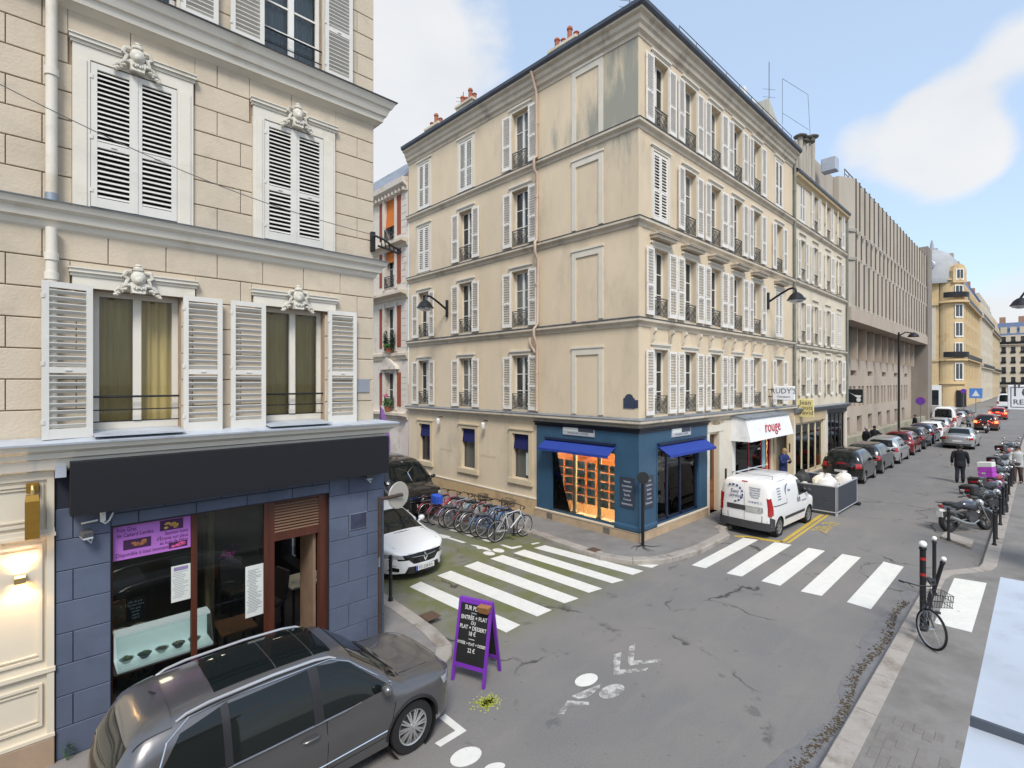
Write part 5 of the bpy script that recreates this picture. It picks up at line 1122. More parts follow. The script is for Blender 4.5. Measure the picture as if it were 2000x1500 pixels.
# its two shops
for x0, x1, zt, nm, lab, frm, itm, lm in ((.35, 4.75, 2.75, 'glass_salon_shop', 'cream framed glass shopfront under the pale yellow square sign', colm, M('salon_wall', (.42, .36, .25), .7, var=.2), 7), (5.5, 8.95, 3.0, 'black_framed_shop', 'black framed shopfront with glass door at the end of the pale neighbour building', black_sign, M('boutique_wall', (.40, .40, .30), .7, var=.25), 6)):
    S = thing(nm, lab, 'shopfront', FN @ Vector(((x0 + x1) / 2, 0, .12))); m = MB(); k = 4
    for i in range(k + 1): x = x0 + (x1 - x0 - .12) * i / k; m.box(x, x + .12, .06, .14, .15, zt)
    m.box(x0, x1, .06, .14, .15, .35); m.box(x0, x1, .06, .14, zt - .1, zt); m.obj('window_frame', frm, S, FN)
    for i in range(k): a = x0 + (x1 - x0 - .12) * i / k + .12; b = x0 + (x1 - x0 - .12) * (i + 1) / k; MB().box(a, b, .09, .097, .35, zt - .1).obj('shop_window', clear, S, FN)
    MB().box(x0 - .2, x1 + .2, -.06, 0, zt, zt + .42).obj('fascia_board', black_sign if frm is black_sign else M('ochre_stone', (0, 0, 0)), S, FN)
    m = MB(); m.quad((x0, 2.4, .15), (x1, 2.4, .15), (x1, 2.4, zt), (x0, 2.4, zt)); m.quad((x1, .2, .15), (x1, 2.4, .15), (x1, 2.4, zt), (x1, .2, zt)); m.quad((x0, .2, zt), (x1, .2, zt), (x1, 2.4, zt), (x0, 2.4, zt)); m.obj('interior_wall', itm, S, FN); MB().quad((x0, .2, .16), (x1, .2, .16), (x1, 2.4, .16), (x0, 2.4, .16)).obj('floor', wf, S, FN)
    MB().box((x0 + x1) / 2 - .8, (x0 + x1) / 2 + .8, 1, 1.3, zt - .06, zt - .03).obj('ceiling_lamp', MT['warm_ceiling_lamp'], S, FN)
    m = MB(); r2 = random.Random(lm)
    for i in range(lm * 3): x = r2.uniform(x0 + .2, x1 - .3); m.box(x, x + r2.uniform(.08, .25), 2.3, 2.39, r2.uniform(.5, 1.2), r2.uniform(1.3, 2.4))
    m.obj('wall_shelf', M('shelf_goods', (.22, .2, .18), .7, var=.6, scale=9), S, FN)
    for x in (x0 - .35, x1 + .1): MB().box(x, x + .25, -.04, 0, .12, zt + .3).obj('stone_pier', surround_c, S, FN)
t = thing('orange_bin', 'small orange box standing by the black framed shop entrance', 'bin', (31.0, 7.75, .12)); MB().bbox(30.85, 31.15, 7.65, 7.9, .12, .75, .02).obj('box', M('orange_plastic', (.42, .11, .02), .6), t)
t = thing('red_bag', 'round red bag in the window of the black framed shop', 'bag', (32.2, 8.3, .4)); MB().ball((32.2, 8.35, .75), (.28, .12, .33), 12, 8).obj('bag', M('coral_red', (.55, .05, .04), .6), t, Matrix(), True); MB().tube([(32.05, 8.35, 1.0), (32.2, 8.35, 1.2), (32.35, 8.35, 1.0)], .012, 5).obj('strap', M('coral_red', (0, 0, 0)), t); MB().box(31.9, 32.5, 8.25, 8.5, .16, .42).obj('stand', black_pl, t)

# ================================================================== concrete finned building
CO = thing('concrete_building', 'long grey-beige concrete building with rows of angled vertical fins', 'building', (35, 8.2, 0))
conc = M('board_marked_concrete', (.40, .355, .30), .9, var=.10, scale=.9, stain=(.30, .265, .22), stscale=.7, stlo=.48, sthi=.75, stretch=(1, 1, .25), bump=.15, bscale=12)
conc2 = M('dark_concrete', (.24, .21, .18), .9, var=.16, scale=.8, stretch=(1, 1, .3)); conc3 = M('pinkish_concrete', (.42, .35, .285), .9, var=.1, scale=.6)
u0, u1, nf = 34.98, 63.6, 22; fw = (u1 - u0) / nf
for lo, hi, sh in ((9.15, 12.1, .45), (12.1, 13.8, 0), (13.8, 17.0, .3)):
    f = MB(); f.prism([(0, .62), (fw, .0), (fw, .12), (fw + .02, .9), (0, .9)], lo, hi, lambda a, b, h: (a, b, h)); me = f.mesh('concrete_fin', conc)
    l = MB(); l.hexa([(fw * .45, .22, lo - .05), (fw * .88, .02, lo - .05), (fw * .88, .4, lo - .05), (fw * .45, .5, lo - .05), (fw * .45, .16, lo + .12), (fw * .88, -.06, lo + .12), (fw * .88, .4, lo + .12), (fw * .45, .5, lo + .12)]); lm_ = l.mesh('fin_ledge', M('pale_concrete', (.52, .48, .42), .85, var=.06))
    jm = MB().hexa([(fw - .10, .044, lo), (fw + .004, -.006, lo), (fw + .004, .1, lo), (fw - .10, .1, lo), (fw - .10, .044, hi), (fw + .004, -.006, hi), (fw + .004, .1, hi), (fw - .10, .1, hi)]).mesh('fin_joint', M('dark_joint_seal', (.07, .06, .05), .9))  # dark strip paints in the shade line at each fin's outer edge
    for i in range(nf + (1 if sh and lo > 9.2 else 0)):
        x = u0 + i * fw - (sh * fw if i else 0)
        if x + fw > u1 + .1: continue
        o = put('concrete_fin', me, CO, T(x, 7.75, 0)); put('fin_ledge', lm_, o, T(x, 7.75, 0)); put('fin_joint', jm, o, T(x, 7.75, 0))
m = MB(); m.box(28.2, u1, 8.66, 18, 9.0, 17.0); m.obj('upper_volume', conc, CO)
m = MB(); m.box(u0, u1, 7.72, 8.7, 8.35, 9.14); m.obj('edge_beam', conc3, CO)
wops = [(u0 + .4 + i * 2.4, u0 + 1.5 + i * 2.4, 6.3, 8.3) for i in range(12)]
FC = wall_frame(0, 9.0, 0)
low = [(u0 + .3 + i * 2.45 + k * 1.0, u0 + .95 + i * 2.45 + k * 1.0, 3.0, 4.4) for i in range(11) for k in range(2)] + [(u0 + .6 + i * 4.9, u0 + 2.2 + i * 4.9, 5.15, 5.5) for i in range(6)] + [(u0 + .6 + i * 3.3, u0 + 2.0 + i * 3.3, 1.1, 2.3) for i in range(8)]
facade(MB(), u0, u1, .1, 8.4, wops + low, .45).obj('lower_wall', conc3, CO, FC)
for (a, b, c, d) in wops + low: MB().quad((a, .40, c), (b, .40, c), (b, .40, d), (a, .40, d)).obj('pane', pane_f, CO, FC)
fo = M('amber_wood', (.34, .19, .08), .6, var=.15)
for i in range(12): MB().box(u0 + 1.55 + i * 2.4, u0 + 2.55 + i * 2.4, -.03, 0, 6.3, 8.3).obj('wall_panel', fo if i in (2, 5) else conc2, CO, FC); MB().box(u0 + .2 + i * 2.4, u0 + .34 + i * 2.4, -.5, -.04, 6.2, 8.35).obj('concrete_column', conc3, CO, FC)
MB().box(63.7, 66.2, 7.7, 13, .1, 18.0).obj('end_pier', conc2, CO)
m = MB(); m.box(36, 60, 8.2, 8.5, .1, 1.25); m.box(60.01, 68, 7.9, 8.2, .1, 1.35); m.obj('parapet_wall', M('mossy_concrete', (.33, .31, .23), .9, var=.2, scale=1.5), CO)
m = MB(); m.cyl((35.5, 8.2, 17.5), (62.5, 8.2, 17.5), .03, n=5); m.cyl((35.5, 8.2, 17.25), (62.5, 8.2, 17.25), .02, n=5)
for i in range(28): m.cyl((35.5 + i, 8.2, 17), (35.5 + i, 8.2, 17.5), .025, n=4)
m.obj('roof_railing', iron_grey, CO)
for i, (x, h) in enumerate(((28.75, 1.0), (29.2, .8), (29.65, 1.3), (30.1, 1.2), (30.75, 1.9))):
    m = MB(); m.cyl((x, 8.6, 14.3), (x, 8.6, 16.6 + h * .7), .13, n=12); m.obj('flue_pipe', M('stained_flue', (.36, .33, .28), .8, var=.2, scale=1.5, stretch=(2, 2, .4)), CO, Matrix(), True); MB().lathe([(.30, 0), (.32, .05), (.12, .16), (.02, .18)], 14, T(x, 8.6, 16.6 + h * .7)).obj('flue_cap', iron_grey, CO, Matrix(), True)
MB().bbox(31.15, 31.8, 7.6, 8.3, 16.1, 16.8, .03).obj('fan_box', M('grey_box', (0, 0, 0)), CO)
MB().hexa([(27.0, 9.5, 16.0), (29.5, 9.5, 16), (29.5, 13, 16), (27, 13, 16), (27, 9.5, 19), (29.5, 9.5, 17.4), (29.5, 13, 17.4), (27, 13, 19)]).obj('roof_house', M('ribbed_cladding', (.48, .46, .40), .8, var=.12, scale=3, stretch=(6, 6, .2)), CO)
aerial('roof_mast', 27.3, 9.6, 17.0, 4.0, 'tall thin mast beside the ribbed roof house above the neighbour building', 2)
t = thing('phone_antenna', 'white mobile phone antennas on poles above the neighbour roof', 'antenna', (24.2, 9.6, 15.6))
for k, (x, h) in enumerate(((23.9, 2.1), (24.9, 1.9))):
    m = MB(); m.cyl((x, 9.6, 15.8), (x, 9.6, 16.1 + h), .04, n=6); m.obj('pole', iron_grey, t); MB().bbox(x - .13, x + .13, 9.42, 9.56, 16.2 + h * .35, 16.2 + h, .02).obj('antenna_panel', white_p, t)
t = thing('mushroom_vent', 'dark mushroom shaped roof vent beside the phone antennas', 'vent', (23.4, 9.3, 15.6)); MB().lathe([(.16, 0), (.16, .9), (.40, 1.0), (.42, 1.08), (.3, 1.2), (.03, 1.25)], 14, T(23.4, 9.3, 15.7)).obj('vent', zinc_dark, t, Matrix(), True)
t = thing('roof_frame', 'thin metal guard frame on the concrete building roof', 'guard rail', (31, 9, 17)); m = MB(); m.tube([(28.6, 9.4, 18.2), (28.6, 9.4, 20.6), (32.8, 9.4, 21.4), (33.6, 9.4, 17.0)], .011, 5); m.cyl((28.6, 9.4, 18.8), (32.9, 9.4, 19.4), .009, n=4); m.obj('rail', grey_pl, t)

# ================================================================== brick and stone house up the side street
BR = thing('brick_house', 'red brick and white stone house with orange blinds up the side street', 'building', (12.66, 20.2, 0))
FB = wall_frame(12.66, 27, R(-90)); bl = 27 - 20.14
stone_w = M('pale_house_stone', (.62, .56, .49), .85, var=.09, scale=1.5, stain=(.45, .39, .32), stscale=1.5); brick = M('red_brick', (.26, .065, .035), .9, var=.3, scale=11, bump=.5, bscale=14)
bx = [27 - 21.75, 27 - 25.2]; bw = .9
bzs = [(11.55, 13.5), (9.25, 11.1), (6.25, 8.3), (3.45, 5.15)]
bops = [(c - bw / 2, c + bw / 2, a, b) for c in bx for a, b in bzs]
facade(MB(), 0, bl, .1, 13.9, bops, .3).obj('wall', stone_w, BR, FB)
m = MB(); m.sweep([(0, 13.5), (.06, 13.55), (.08, 13.7), (.3, 13.85), (.32, 14.1), (0, 14.15)], [((0, 0), (0, -1)), ((bl, 0), (0, -1))]); m.obj('roof_cornice', stone_w, BR, FB); MB().hexa([(0, -.2, 14.15), (bl, -.2, 14.15), (bl, 3, 14.15), (0, 3, 14.15), (0, .8, 15.4), (bl, .8, 15.4), (bl, 3, 15.4), (0, 3, 15.4)]).obj('roof', zinc, BR, FB)
for i in range(22): MB().box(.1 + i * .31, .24 + i * .31, -.2, 0, 13.55, 13.7).obj('dentil', stone_w, BR, FB)
for z, d in ((11.25, .35), (8.85, .4), (6.0, .15), (3.2, .3)):
    m = MB(); m.sweep([(0, z - .28), (.06, z - .24), (.1, z - .12), (d, z - .06), (d, z + .06), (0, z + .1)], [((0, 0), (0, -1)), ((bl, 0), (0, -1))]); m.obj('string_course', MT['string_course_plaster'], BR, FB)
for c in bx:
    for k, (a, b) in enumerate(bzs):
        casement(BR, FB @ T(c - bw / 2, .2, a), bw, b - a, 2, white_p, pane_d)
        for s in (-1, 1): x = c + s * .83; MB().box(x - .16, x + .16, -.02, 0, a + .1, b).obj('brick_panel', brick, BR, FB); m = MB(); m.box(c + s * .56 - .1, c + s * .56 + .1, -.05, 0, a - .1, b + .2); m.obj('window_pilaster', stone_w, BR, FB)
        for q in range(6): MB().box(c + 1.05, c + 1.45, -.012, 0, a + q * (b - a) / 6 + .05, a + (q + 1) * (b - a) / 6 - .02).obj('quoin', stone_w, BR, FB)
        if k < 2: MB().hexa([(c - .43, .02, b - (1.3 if k == 0 else .65)), (c + .43, .02, b - (1.3 if k == 0 else .65)), (c + .43, .04, b - (1.3 if k == 0 else .65)), (c - .43, .04, b - (1.3 if k == 0 else .65)), (c - .43, .12, b), (c + .43, .12, b), (c + .43, .14, b), (c - .43, .14, b)]).obj('orange_blind', M('orange_canvas', (.56, .15, .015), .7, var=.08), BR, FB)
        scroll_rail(BR, FB @ T(c - bw / 2, -.05, a), bw, .55, iron)
    m = MB(); m.prism([(c - .85, 5.3), (c + .85, 5.3), (c + .8, 5.42), (c, 5.9), (c - .8, 5.42)], -.2, 0, lambda a, b, h: (a, h, b)); m.obj('pediment', stone_w, BR, FB)
leafm = M('plant_green', (.045, .11, .02), .6, var=.4, scale=12); leafd = M('cypress_green', (.012, .032, .016), .7, var=.4, scale=12)
def leaves(mb, c, r, n, seed, s=.035):
    rs = random.Random(seed); c = Vector(c)
    for i in range(n):
        d = Vector((rs.gauss(0, 1), rs.gauss(0, 1), rs.gauss(0, 1))); d = d.normalized() * (rs.random() ** .45); p = c + Vector((d.x * r[0], d.y * r[1], d.z * r[2]))
        a = Vector((rs.gauss(0, 1), rs.gauss(0, 1), rs.gauss(0, 1))).normalized(); b = a.orthogonal().normalized(); l = s * rs.uniform(.6, 1.4)
        mb.quad(p - a * l, p + b * l * .5, p + a * l, p - b * l * .5)
for v, lab, k in ((21.5, 'two small dark conifers in pots on the upper balcony of the brick house', 0), (21.6, 'pink flowers and green leaves in a pot on the lower balcony of the brick house', 1)):
    z = 6.1 if k == 0 else 3.3; t = thing('balcony_plant', lab, 'potted plant', (12.45, v, z)); m = MB()
    MB().lathe([(.12, 0), (.15, .2), (.16, .22)], 10, T(12.45, v, z)).obj('pot', pot, t, Matrix(), True)
    if k == 0:
        for dv in (-.3, .3): leaves(m, (12.45, v + dv, z + .6), (.13, .13, .5), 300, 3, .05)
        m.obj('foliage', leafd, t); m = MB(); leaves(m, (12.4, v, z + .3), (.2, .3, .12), 160, 4, .05); m.obj('green_leaves', leafm, t)
    else:
        leaves(m, (12.45, v, z + .4), (.2, .35, .25), 260, 5, .05); m.obj('foliage', leafm, t); m = MB(); leaves(m, (12.4, v + .1, z + .75), (.12, .2, .1), 60, 6, .04); m.obj('flowers', M('pink_petal', (.5, .1, .2), .6), t)
FLAG = thing('purple_flag', 'purple feather banner standing on the side-street pavement behind the black van', 'banner', (11.6, 20.8, .12))
m = MB(); m.prism([(0, 1.0), (.55, 1.0), (.6, 1.9), (.45, 2.7), (.2, 3.3), (0, 3.5)], -.008, .008, lambda a, b, h: (11.6 + a * .3, 20.8 - a, b + .12)); m.obj('fabric', M('mauve_fabric', (.45, .24, .62), .7, var=.1), FLAG); MB().cyl((11.6, 20.8, .12), (11.6, 20.8, 3.65), .02, n=6).obj('pole', black_pl, FLAG); MB().box(11.4, 11.8, 20.6, 21, .12, .16).obj('foot', black_pl, FLAG)

# ================================================================== far end of the street
yst = M('golden_stone', (.58, .43, .235), .85, var=.12, scale=.5, stain=(.45, .31, .16), stscale=.5); pst = M('far_pale_stone', (.58, .51, .40), .85, var=.1, scale=.5); slate_b = M('blue_slate', (.10, .14, .24), .6, var=.15, scale=1.2); zgrey = M('pale_roof_zinc', (.33, .34, .35), .75, 0, var=.12, scale=1)
DB = thing('domed_building', 'golden stone corner apartment building with a grey zinc dome and round bay', 'building', (124, 12, 0))
FDm = wall_frame(122, 30, R(-90)); dl = 18
dz = [(5.0, 8.2), (9.3, 11.9), (12.9, 15.6), (16.4, 18.9), (20.2, 22.4)]
facade(MB(), 0, dl - 1.2, .1, 23, [(x, x + 1.1, a, b) for x in (3, 6, 9, 12) for a, b in dz], .4).obj('side_wall', yst, DB, FDm)
FDs = wall_frame(124.2, 10.0, 0)
facade(MB(), 0, 34, .1, 23, [(2 + 3.2 * i, 3.2 + 3.2 * i, a, b) for i in range(10) for a, b in dz], .4).obj('street_wall', yst, DB, FDs)
for x in (3, 6, 9, 12):
    for a, b in dz: casement(DB, FDm @ T(x, .25, a), 1.1, b - a, 1, white_p, pane_f, .12)
for i in range(10):
    for a, b in dz: casement(DB, FDs @ T(2 + 3.2 * i, .25, a), 1.2, b - a, 1, white_p, pane_f, .12)
rc = Vector((124.2, 12.0, 0)); rr_ = 2.2
def arc(z0, z1, r, a0=100, a1=280, n=14): return [[(rc.x + r * math.cos(R(a0 + (a1 - a0) * i / n)), rc.y + r * math.sin(R(a0 + (a1 - a0) * i / n)), z) for i in range(n + 1)] for z in (z0, z1)]
m = MB()
for z0, z1, r in ((.1, 23.6, rr_), (4.3, 4.6, rr_ + .3), (8.6, 8.95, rr_ + .5), (19.2, 19.6, rr_ + .7), (23.3, 23.6, rr_ + .3)):
    a, b = arc(z0, z1, r); n = len(a); m.add(a + b, [(i, i + 1, n + i + 1, n + i) for i in range(n - 1)] + [tuple(range(n - 1, -1, -1)), tuple(range(n, 2 * n))])
m.obj('round_bay', yst, DB)
for k, (a, b) in enumerate(dz):
    fr = T(rc.x, rc.y, 0) @ RZ(R(-45)) @ T(-.75, -rr_ - .06, 0); casement(DB, fr @ T(0, 0, a), 1.5, b - a, 1, white_p, pane_f, .16)
    if k in (1, 4):
        m = MB(); a_, b_ = arc(a - .1, a + .9, rr_ + .65, 170, 285); n = len(a_); m.add(a_ + b_, [(i, i + 1, n + i + 1, n + i) for i in range(n - 1)]); m.obj('balcony_rail', iron, DB)
MB().lathe([(4.6, 22.9), (4.7, 23.6), (4.6, 24), (4.3, 25.5), (3.6, 27.4), (2.6, 28.8), (1.5, 29.6), (.9, 29.8), (.9, 30.2), (.3, 30.4), (.25, 31.2), (.1, 31.9)], 22, T(125.6, 14.6, 0)).obj('dome', zgrey, DB, Matrix(), True)
m = MB(); m.lathe([(.7, -.12), (.9, 0), (.7, .12), (.55, .1)], 14, T(121.3, 14.5, 26.5) @ RY(R(-80))); m.obj('dome_oculus', zinc, DB)
fr = T(rc.x, rc.y, 0) @ RZ(R(-45)); m = MB(); m.prism([(-1.2, 22.8), (-1.2, 25), (-.8, 25.9), (0, 26.3), (.8, 25.9), (1.2, 25), (1.2, 22.8)], -rr_ - .2, -rr_ + 2, lambda a, b, h: (a, h, b)); m.obj('dormer', yst, DB, fr); casement(DB, fr @ T(-.7, -rr_ - .25, 23.2), 1.4, 2.1, 1, white_p, pane_f, .16)
m = MB(); m.hexa([(124.2, 10, 23), (158, 10, 23), (158, 20, 23), (124.2, 20, 23), (124.2, 12, 27.5), (158, 12, 27.5), (158, 20, 27.5), (124.2, 20, 27.5)]); m.obj('mansard_roof', slate_b, DB)
for x in (131, 141, 151): MB().box(x, x + 1.4, 12, 14.5, 27, 30).obj('chimney', conc3, DB)
for z in (8.8, 19.4): m = MB(); m.box(124.2, 158, 9.4, 10, z, z + .2); m.obj('balcony_slab', yst, DB); MB().box(126, 158, 9.42, 9.46, z + .2, z + 1.1).obj('balcony_rail', iron, DB); 
m = MB(); m.box(121.6, 122, 13.2, 28, 18.9, 19.5); m.box(121.8, 122, 13.2, 28, 8.5, 8.9); m.box(121.7, 122, 13.2, 28, 22.6, 23.2); m.obj('string_course', yst, DB)
for v in (13.6, 15.4, 18.2): m = MB(); m.box(121.85, 122, v, v + .7, 8.9, 18.9); m.obj('pilaster', pst, DB)
MB().box(121.9, 122, 12.8, 15.6, .2, 4.1).obj('shop_panel', white_p, DB); MB().box(121.85, 121.9, 13.2, 15.2, .4, 3.2).obj('shop_pane', pane_d, DB); m = MB(); m.cyl((122.4, 10.1, .2), (122.4, 10.1, 3.2), .7, n=8); m.obj('shop_door', black_pl, DB)
def far_block(x0, x1, y0, zc, mat, rmat, lab, cat='building', n=8, floors=6, ty=None):
    t = thing('apartment_block', lab, cat, (x0, y0, 0)); fr = wall_frame(x0, y0, 0); w_ = x1 - x0; fh = zc / floors
    ops = [(w_ * (i + .3) / n, w_ * (i + .3) / n + 1.1, .6 + fh * f, .6 + fh * f + fh * .68) for i in range(n) for f in range(floors)]
    facade(MB(), 0, w_, .1, zc, ops, .4).obj('wall', mat, t, fr); m = MB(); m.quad((0, 0, .1), (0, 12, .1), (0, 12, zc), (0, 0, zc)); m.obj('gable_wall', mat, t, fr)
    for a, b, c, d in ops: o = MB().quad((a, .3, c), (b, .3, c), (b, .3, d), (a, .3, d)).obj('window', pane_f, t, fr)
    for f in (2, floors - 1): MB().box(0, w_, -.5, 0, fh * f + .25, fh * f + .42).obj('balcony_slab', mat, t, fr); MB().box(0, w_, -.5, -.46, fh * f + .42, fh * f + 1.25).obj('balcony_rail', iron, t, fr)
    m = MB(); m.hexa([(0, 0, zc), (w_, 0, zc), (w_, 12, zc), (0, 12, zc), (0, 2, zc + 4), (w_, 2, zc + 4), (w_, 12, zc + 4), (0, 12, zc + 4)]); m.obj('mansard_roof', rmat, t, fr)
    for i in range(n): MB().box(w_ * (i + .3) / n - .1, w_ * (i + .3) / n + 1.2, .4, 2, zc + .3, zc + 2.4).obj('dormer', mat, t, fr)
    for i in range(3): x = w_ * (i + .6) / 3; MB().box(x, x + 1.3, 2.5, 5, zc + 3, zc + 6.2).obj('chimney', M('chimney_brick', (.34, .2, .14), .9, var=.2), t, fr)
    return t
far_block(158.3, 196, 9.6, 23, pst, slate_b, 'pale apartment block with long iron balconies beyond the domed building', n=9)
far_block(196.3, 236, 9.8, 22, M('far_ochre_stone', (.54, .44, .29), .85, var=.1, scale=.5), zgrey, 'last ochre apartment block on the left of the street', n=9)
def far_front(x, y0, y1, zc, mat, rmat, lab, n, floors=6):
    """block that closes the view: its front looks back down the street"""
    t = thing('apartment_block', lab, 'building', (x, (y0 + y1) / 2, 0)); fr = wall_frame(x, y1, R(-90)); w_ = y1 - y0; fh = zc / floors
    ops = [(w_ * (i + .5) / n - .55, w_ * (i + .5) / n + .55, .7 + fh * f, .7 + fh * f + fh * .66) for i in range(n) for f in range(floors)]
    facade(MB(), 0, w_, .1, zc, ops, .4).obj('wall', mat, t, fr)
    for a, b, c, d in ops:
        o = MB().quad((a, .3, c), (b, .3, c), (b, .3, d), (a, .3, d)).obj('window', pane_f, t, fr); MB().box(a - .1, b + .1, -.18, -.14, c, c + .7).obj('window_guard', iron, o, fr)
    for f in (1, floors - 1): MB().box(0, w_, -.5, 0, fh * f + .15, fh * f + .35).obj('balcony_slab', mat, t, fr); MB().box(0, w_, -.5, -.46, fh * f + .35, fh * f + 1.2).obj('balcony_rail', iron, t, fr)
    MB().hexa([(0, 0, zc), (w_, 0, zc), (w_, 12, zc), (0, 12, zc), (0, 2, zc + 4.4), (w_, 2, zc + 4.4), (w_, 12, zc + 4.4), (0, 12, zc + 4.4)]).obj('mansard_roof', rmat, t, fr)
    for i in range(n): MB().box(w_ * (i + .5) / n - .8, w_ * (i + .5) / n + .8, .3, 2, zc + .2, zc + 2.8).obj('dormer', mat, t, fr)
    for i in range(2): x_ = w_ * (i + .5) / 2; MB().box(x_, x_ + 1.5, 3, 5, zc + 3, zc + 6.5).obj('chimney', MT['chimney_brick'], t, fr)
    return t, fr, w_
wst = M('far_white_stone', (.66, .62, .55), .85, var=.08, scale=.5)
far_front(246, 13, 34, 26, pst, zgrey, 'pale block glimpsed over the ochre block at the end of the street', 5)
t, fr, w_ = far_front(240, 3.2, 12.5, 20.5, pst, slate_b, 'cream apartment block with blue slate roof closing the view', 4)
t, fr, w_ = far_front(246, -9, 3.0, 23, wst, slate_b, 'white apartment block with a pointed blue slate turret closing the view', 5)
m = MB(); m.hexa([(1.5, -.2, 23), (6, -.2, 23), (6, 4, 23), (1.5, 4, 23), (3.2, 1.5, 33), (4.3, 1.5, 33), (4.3, 2.5, 33), (3.2, 2.5, 33)]); m.obj('turret_roof', slate_b, t, fr); m = MB(); m.lathe([(.9, 0), (.9, 1.6), (1.2, 1.7), (.5, 2.6), (.3, 3.8), (.08, 4.6)], 10, fr @ T(3.75, 2, 33)); m.obj('lantern', wst, t)
m = MB(); m.prism([(1.0, 23), (3.6, 23), (2.3, 28)], -.4, .4, lambda a, b, h: (a, h, b)); m.prism([(4.0, 23), (6.6, 23), (5.3, 28)], -.4, .4, lambda a, b, h: (a, h, b)); m.obj('gable', wst, t, fr)
t, fr, w_ = far_front(250, -26, -9.3, 21, wst, M('red_tile_roof', (.36, .10, .05), .9, var=.1), 'white apartment block with a red tiled roof at the right end of the view', 7)

# ================================================================== the building the picture is taken from: shop storey and zinc ledge
OB = thing('near_right_building', 'pale zinc ledge running along the bottom right edge of the picture', 'ledge', (0, -.4, 0))
MB().box(-4, 2.9, -2.2, -.30, .1, 3.78).obj('shop_wall', plaster2, OB); MB().box(-4, 2.93, -.34, .09, 3.66, 3.86).obj('cornice', plaster2, OB)
for i, (a, b) in enumerate(((-4, .55), (.56, 1.16), (1.17, 1.62), (1.63, 2.95))):
    m = MB(); m.hexa([(a, -.6, 3.87), (b, -.6, 3.87), (b, .115, 3.862), (a, .115, 3.862), (a, -.6, 3.90), (b, -.6, 3.90), (b, .12, 3.882), (a, .12, 3.882)]); m.obj('zinc_sheet', zinc_pale, OB)
    if i: MB().box(a - .012, a - .002, -.6, .118, 3.882, 3.905).obj('zinc_seam', zinc_dark, OB)
u0_ = 17.0
va, za = onu(1968, 752, u0_); vb = va - 1.1; zb = onu(1968, 799, u0_)[1]
t = thing('restaurant_sign', "white double-line bordered sign lettered l'esc and RESTAU cut off by the right edge", 'shop sign', (u0_, va, zb))
MB().bbox(u0_, u0_ + .12, vb, va, zb, za, .01).obj('panel', M('white_sign', (0, 0, 0)), t); m = MB(); b_ = .03
for y0, y1, z0, z1 in ((vb + .05, va - .05, za - .06, za - .045), (vb + .05, va - .05, zb + .045, zb + .06), (va - .065, va - .05, zb + .06, za - .06)): m.box(u0_ - .004, u0_, y0, y1, z0, z1)
m.obj('border', dk, t); fr = T(u0_ - .003, va - .1, 0) @ RZ(R(-90)) @ UP
text("l'escale", .42, dk, t, T(u0_ - .003, va - .09, zb + .44) @ RZ(R(-90)) @ UP, ext=.002, ax='LEFT', sx=.8); text('RESTAURANT', .17, dk, t, T(u0_ - .003, va - .09, zb + .17) @ RZ(R(-90)) @ UP, ext=.002, ax='LEFT', sx=1.0)
MB().box(u0_, u0_ + .1, vb - .6, vb, zb + .2, zb + .3).obj('bracket', iron, t)
MB().box(16.6, 17.6, -3, vb - .5, .1, 3.9).obj('sign_pier', plaster2, OB)
t = thing('bracket_lamp', 'black bracket street lamp cut by the right edge of the picture', 'street lamp', (30, -.7, 10), 0, 'black bracket street lamps on the walls')
MB().cyl((30, -.74, 3.5), (30, -.74, 8.5), .05, n=6).obj('wall_plate', iron, t); m = MB(); m.tube([(30, -.7, 8.05), (30, .1, 8.42), (30, .5, 8.42), (30, .62, 8.2)], .045, 6); m.obj('arm', iron, t); MB().lathe([(.04, .2), (.1, .2), (.22, .1), (.33, -.08), (.35, -.1), (.33, -.11)], 16, T(30, .62, 8.0)).obj('shade', iron, t, Matrix(), True); MB().lathe([(.3, -.1), (.27, -.17), (.1, -.23)], 14, T(30, .62, 8.0)).obj('lens', lamp_clear, t, Matrix(), True)
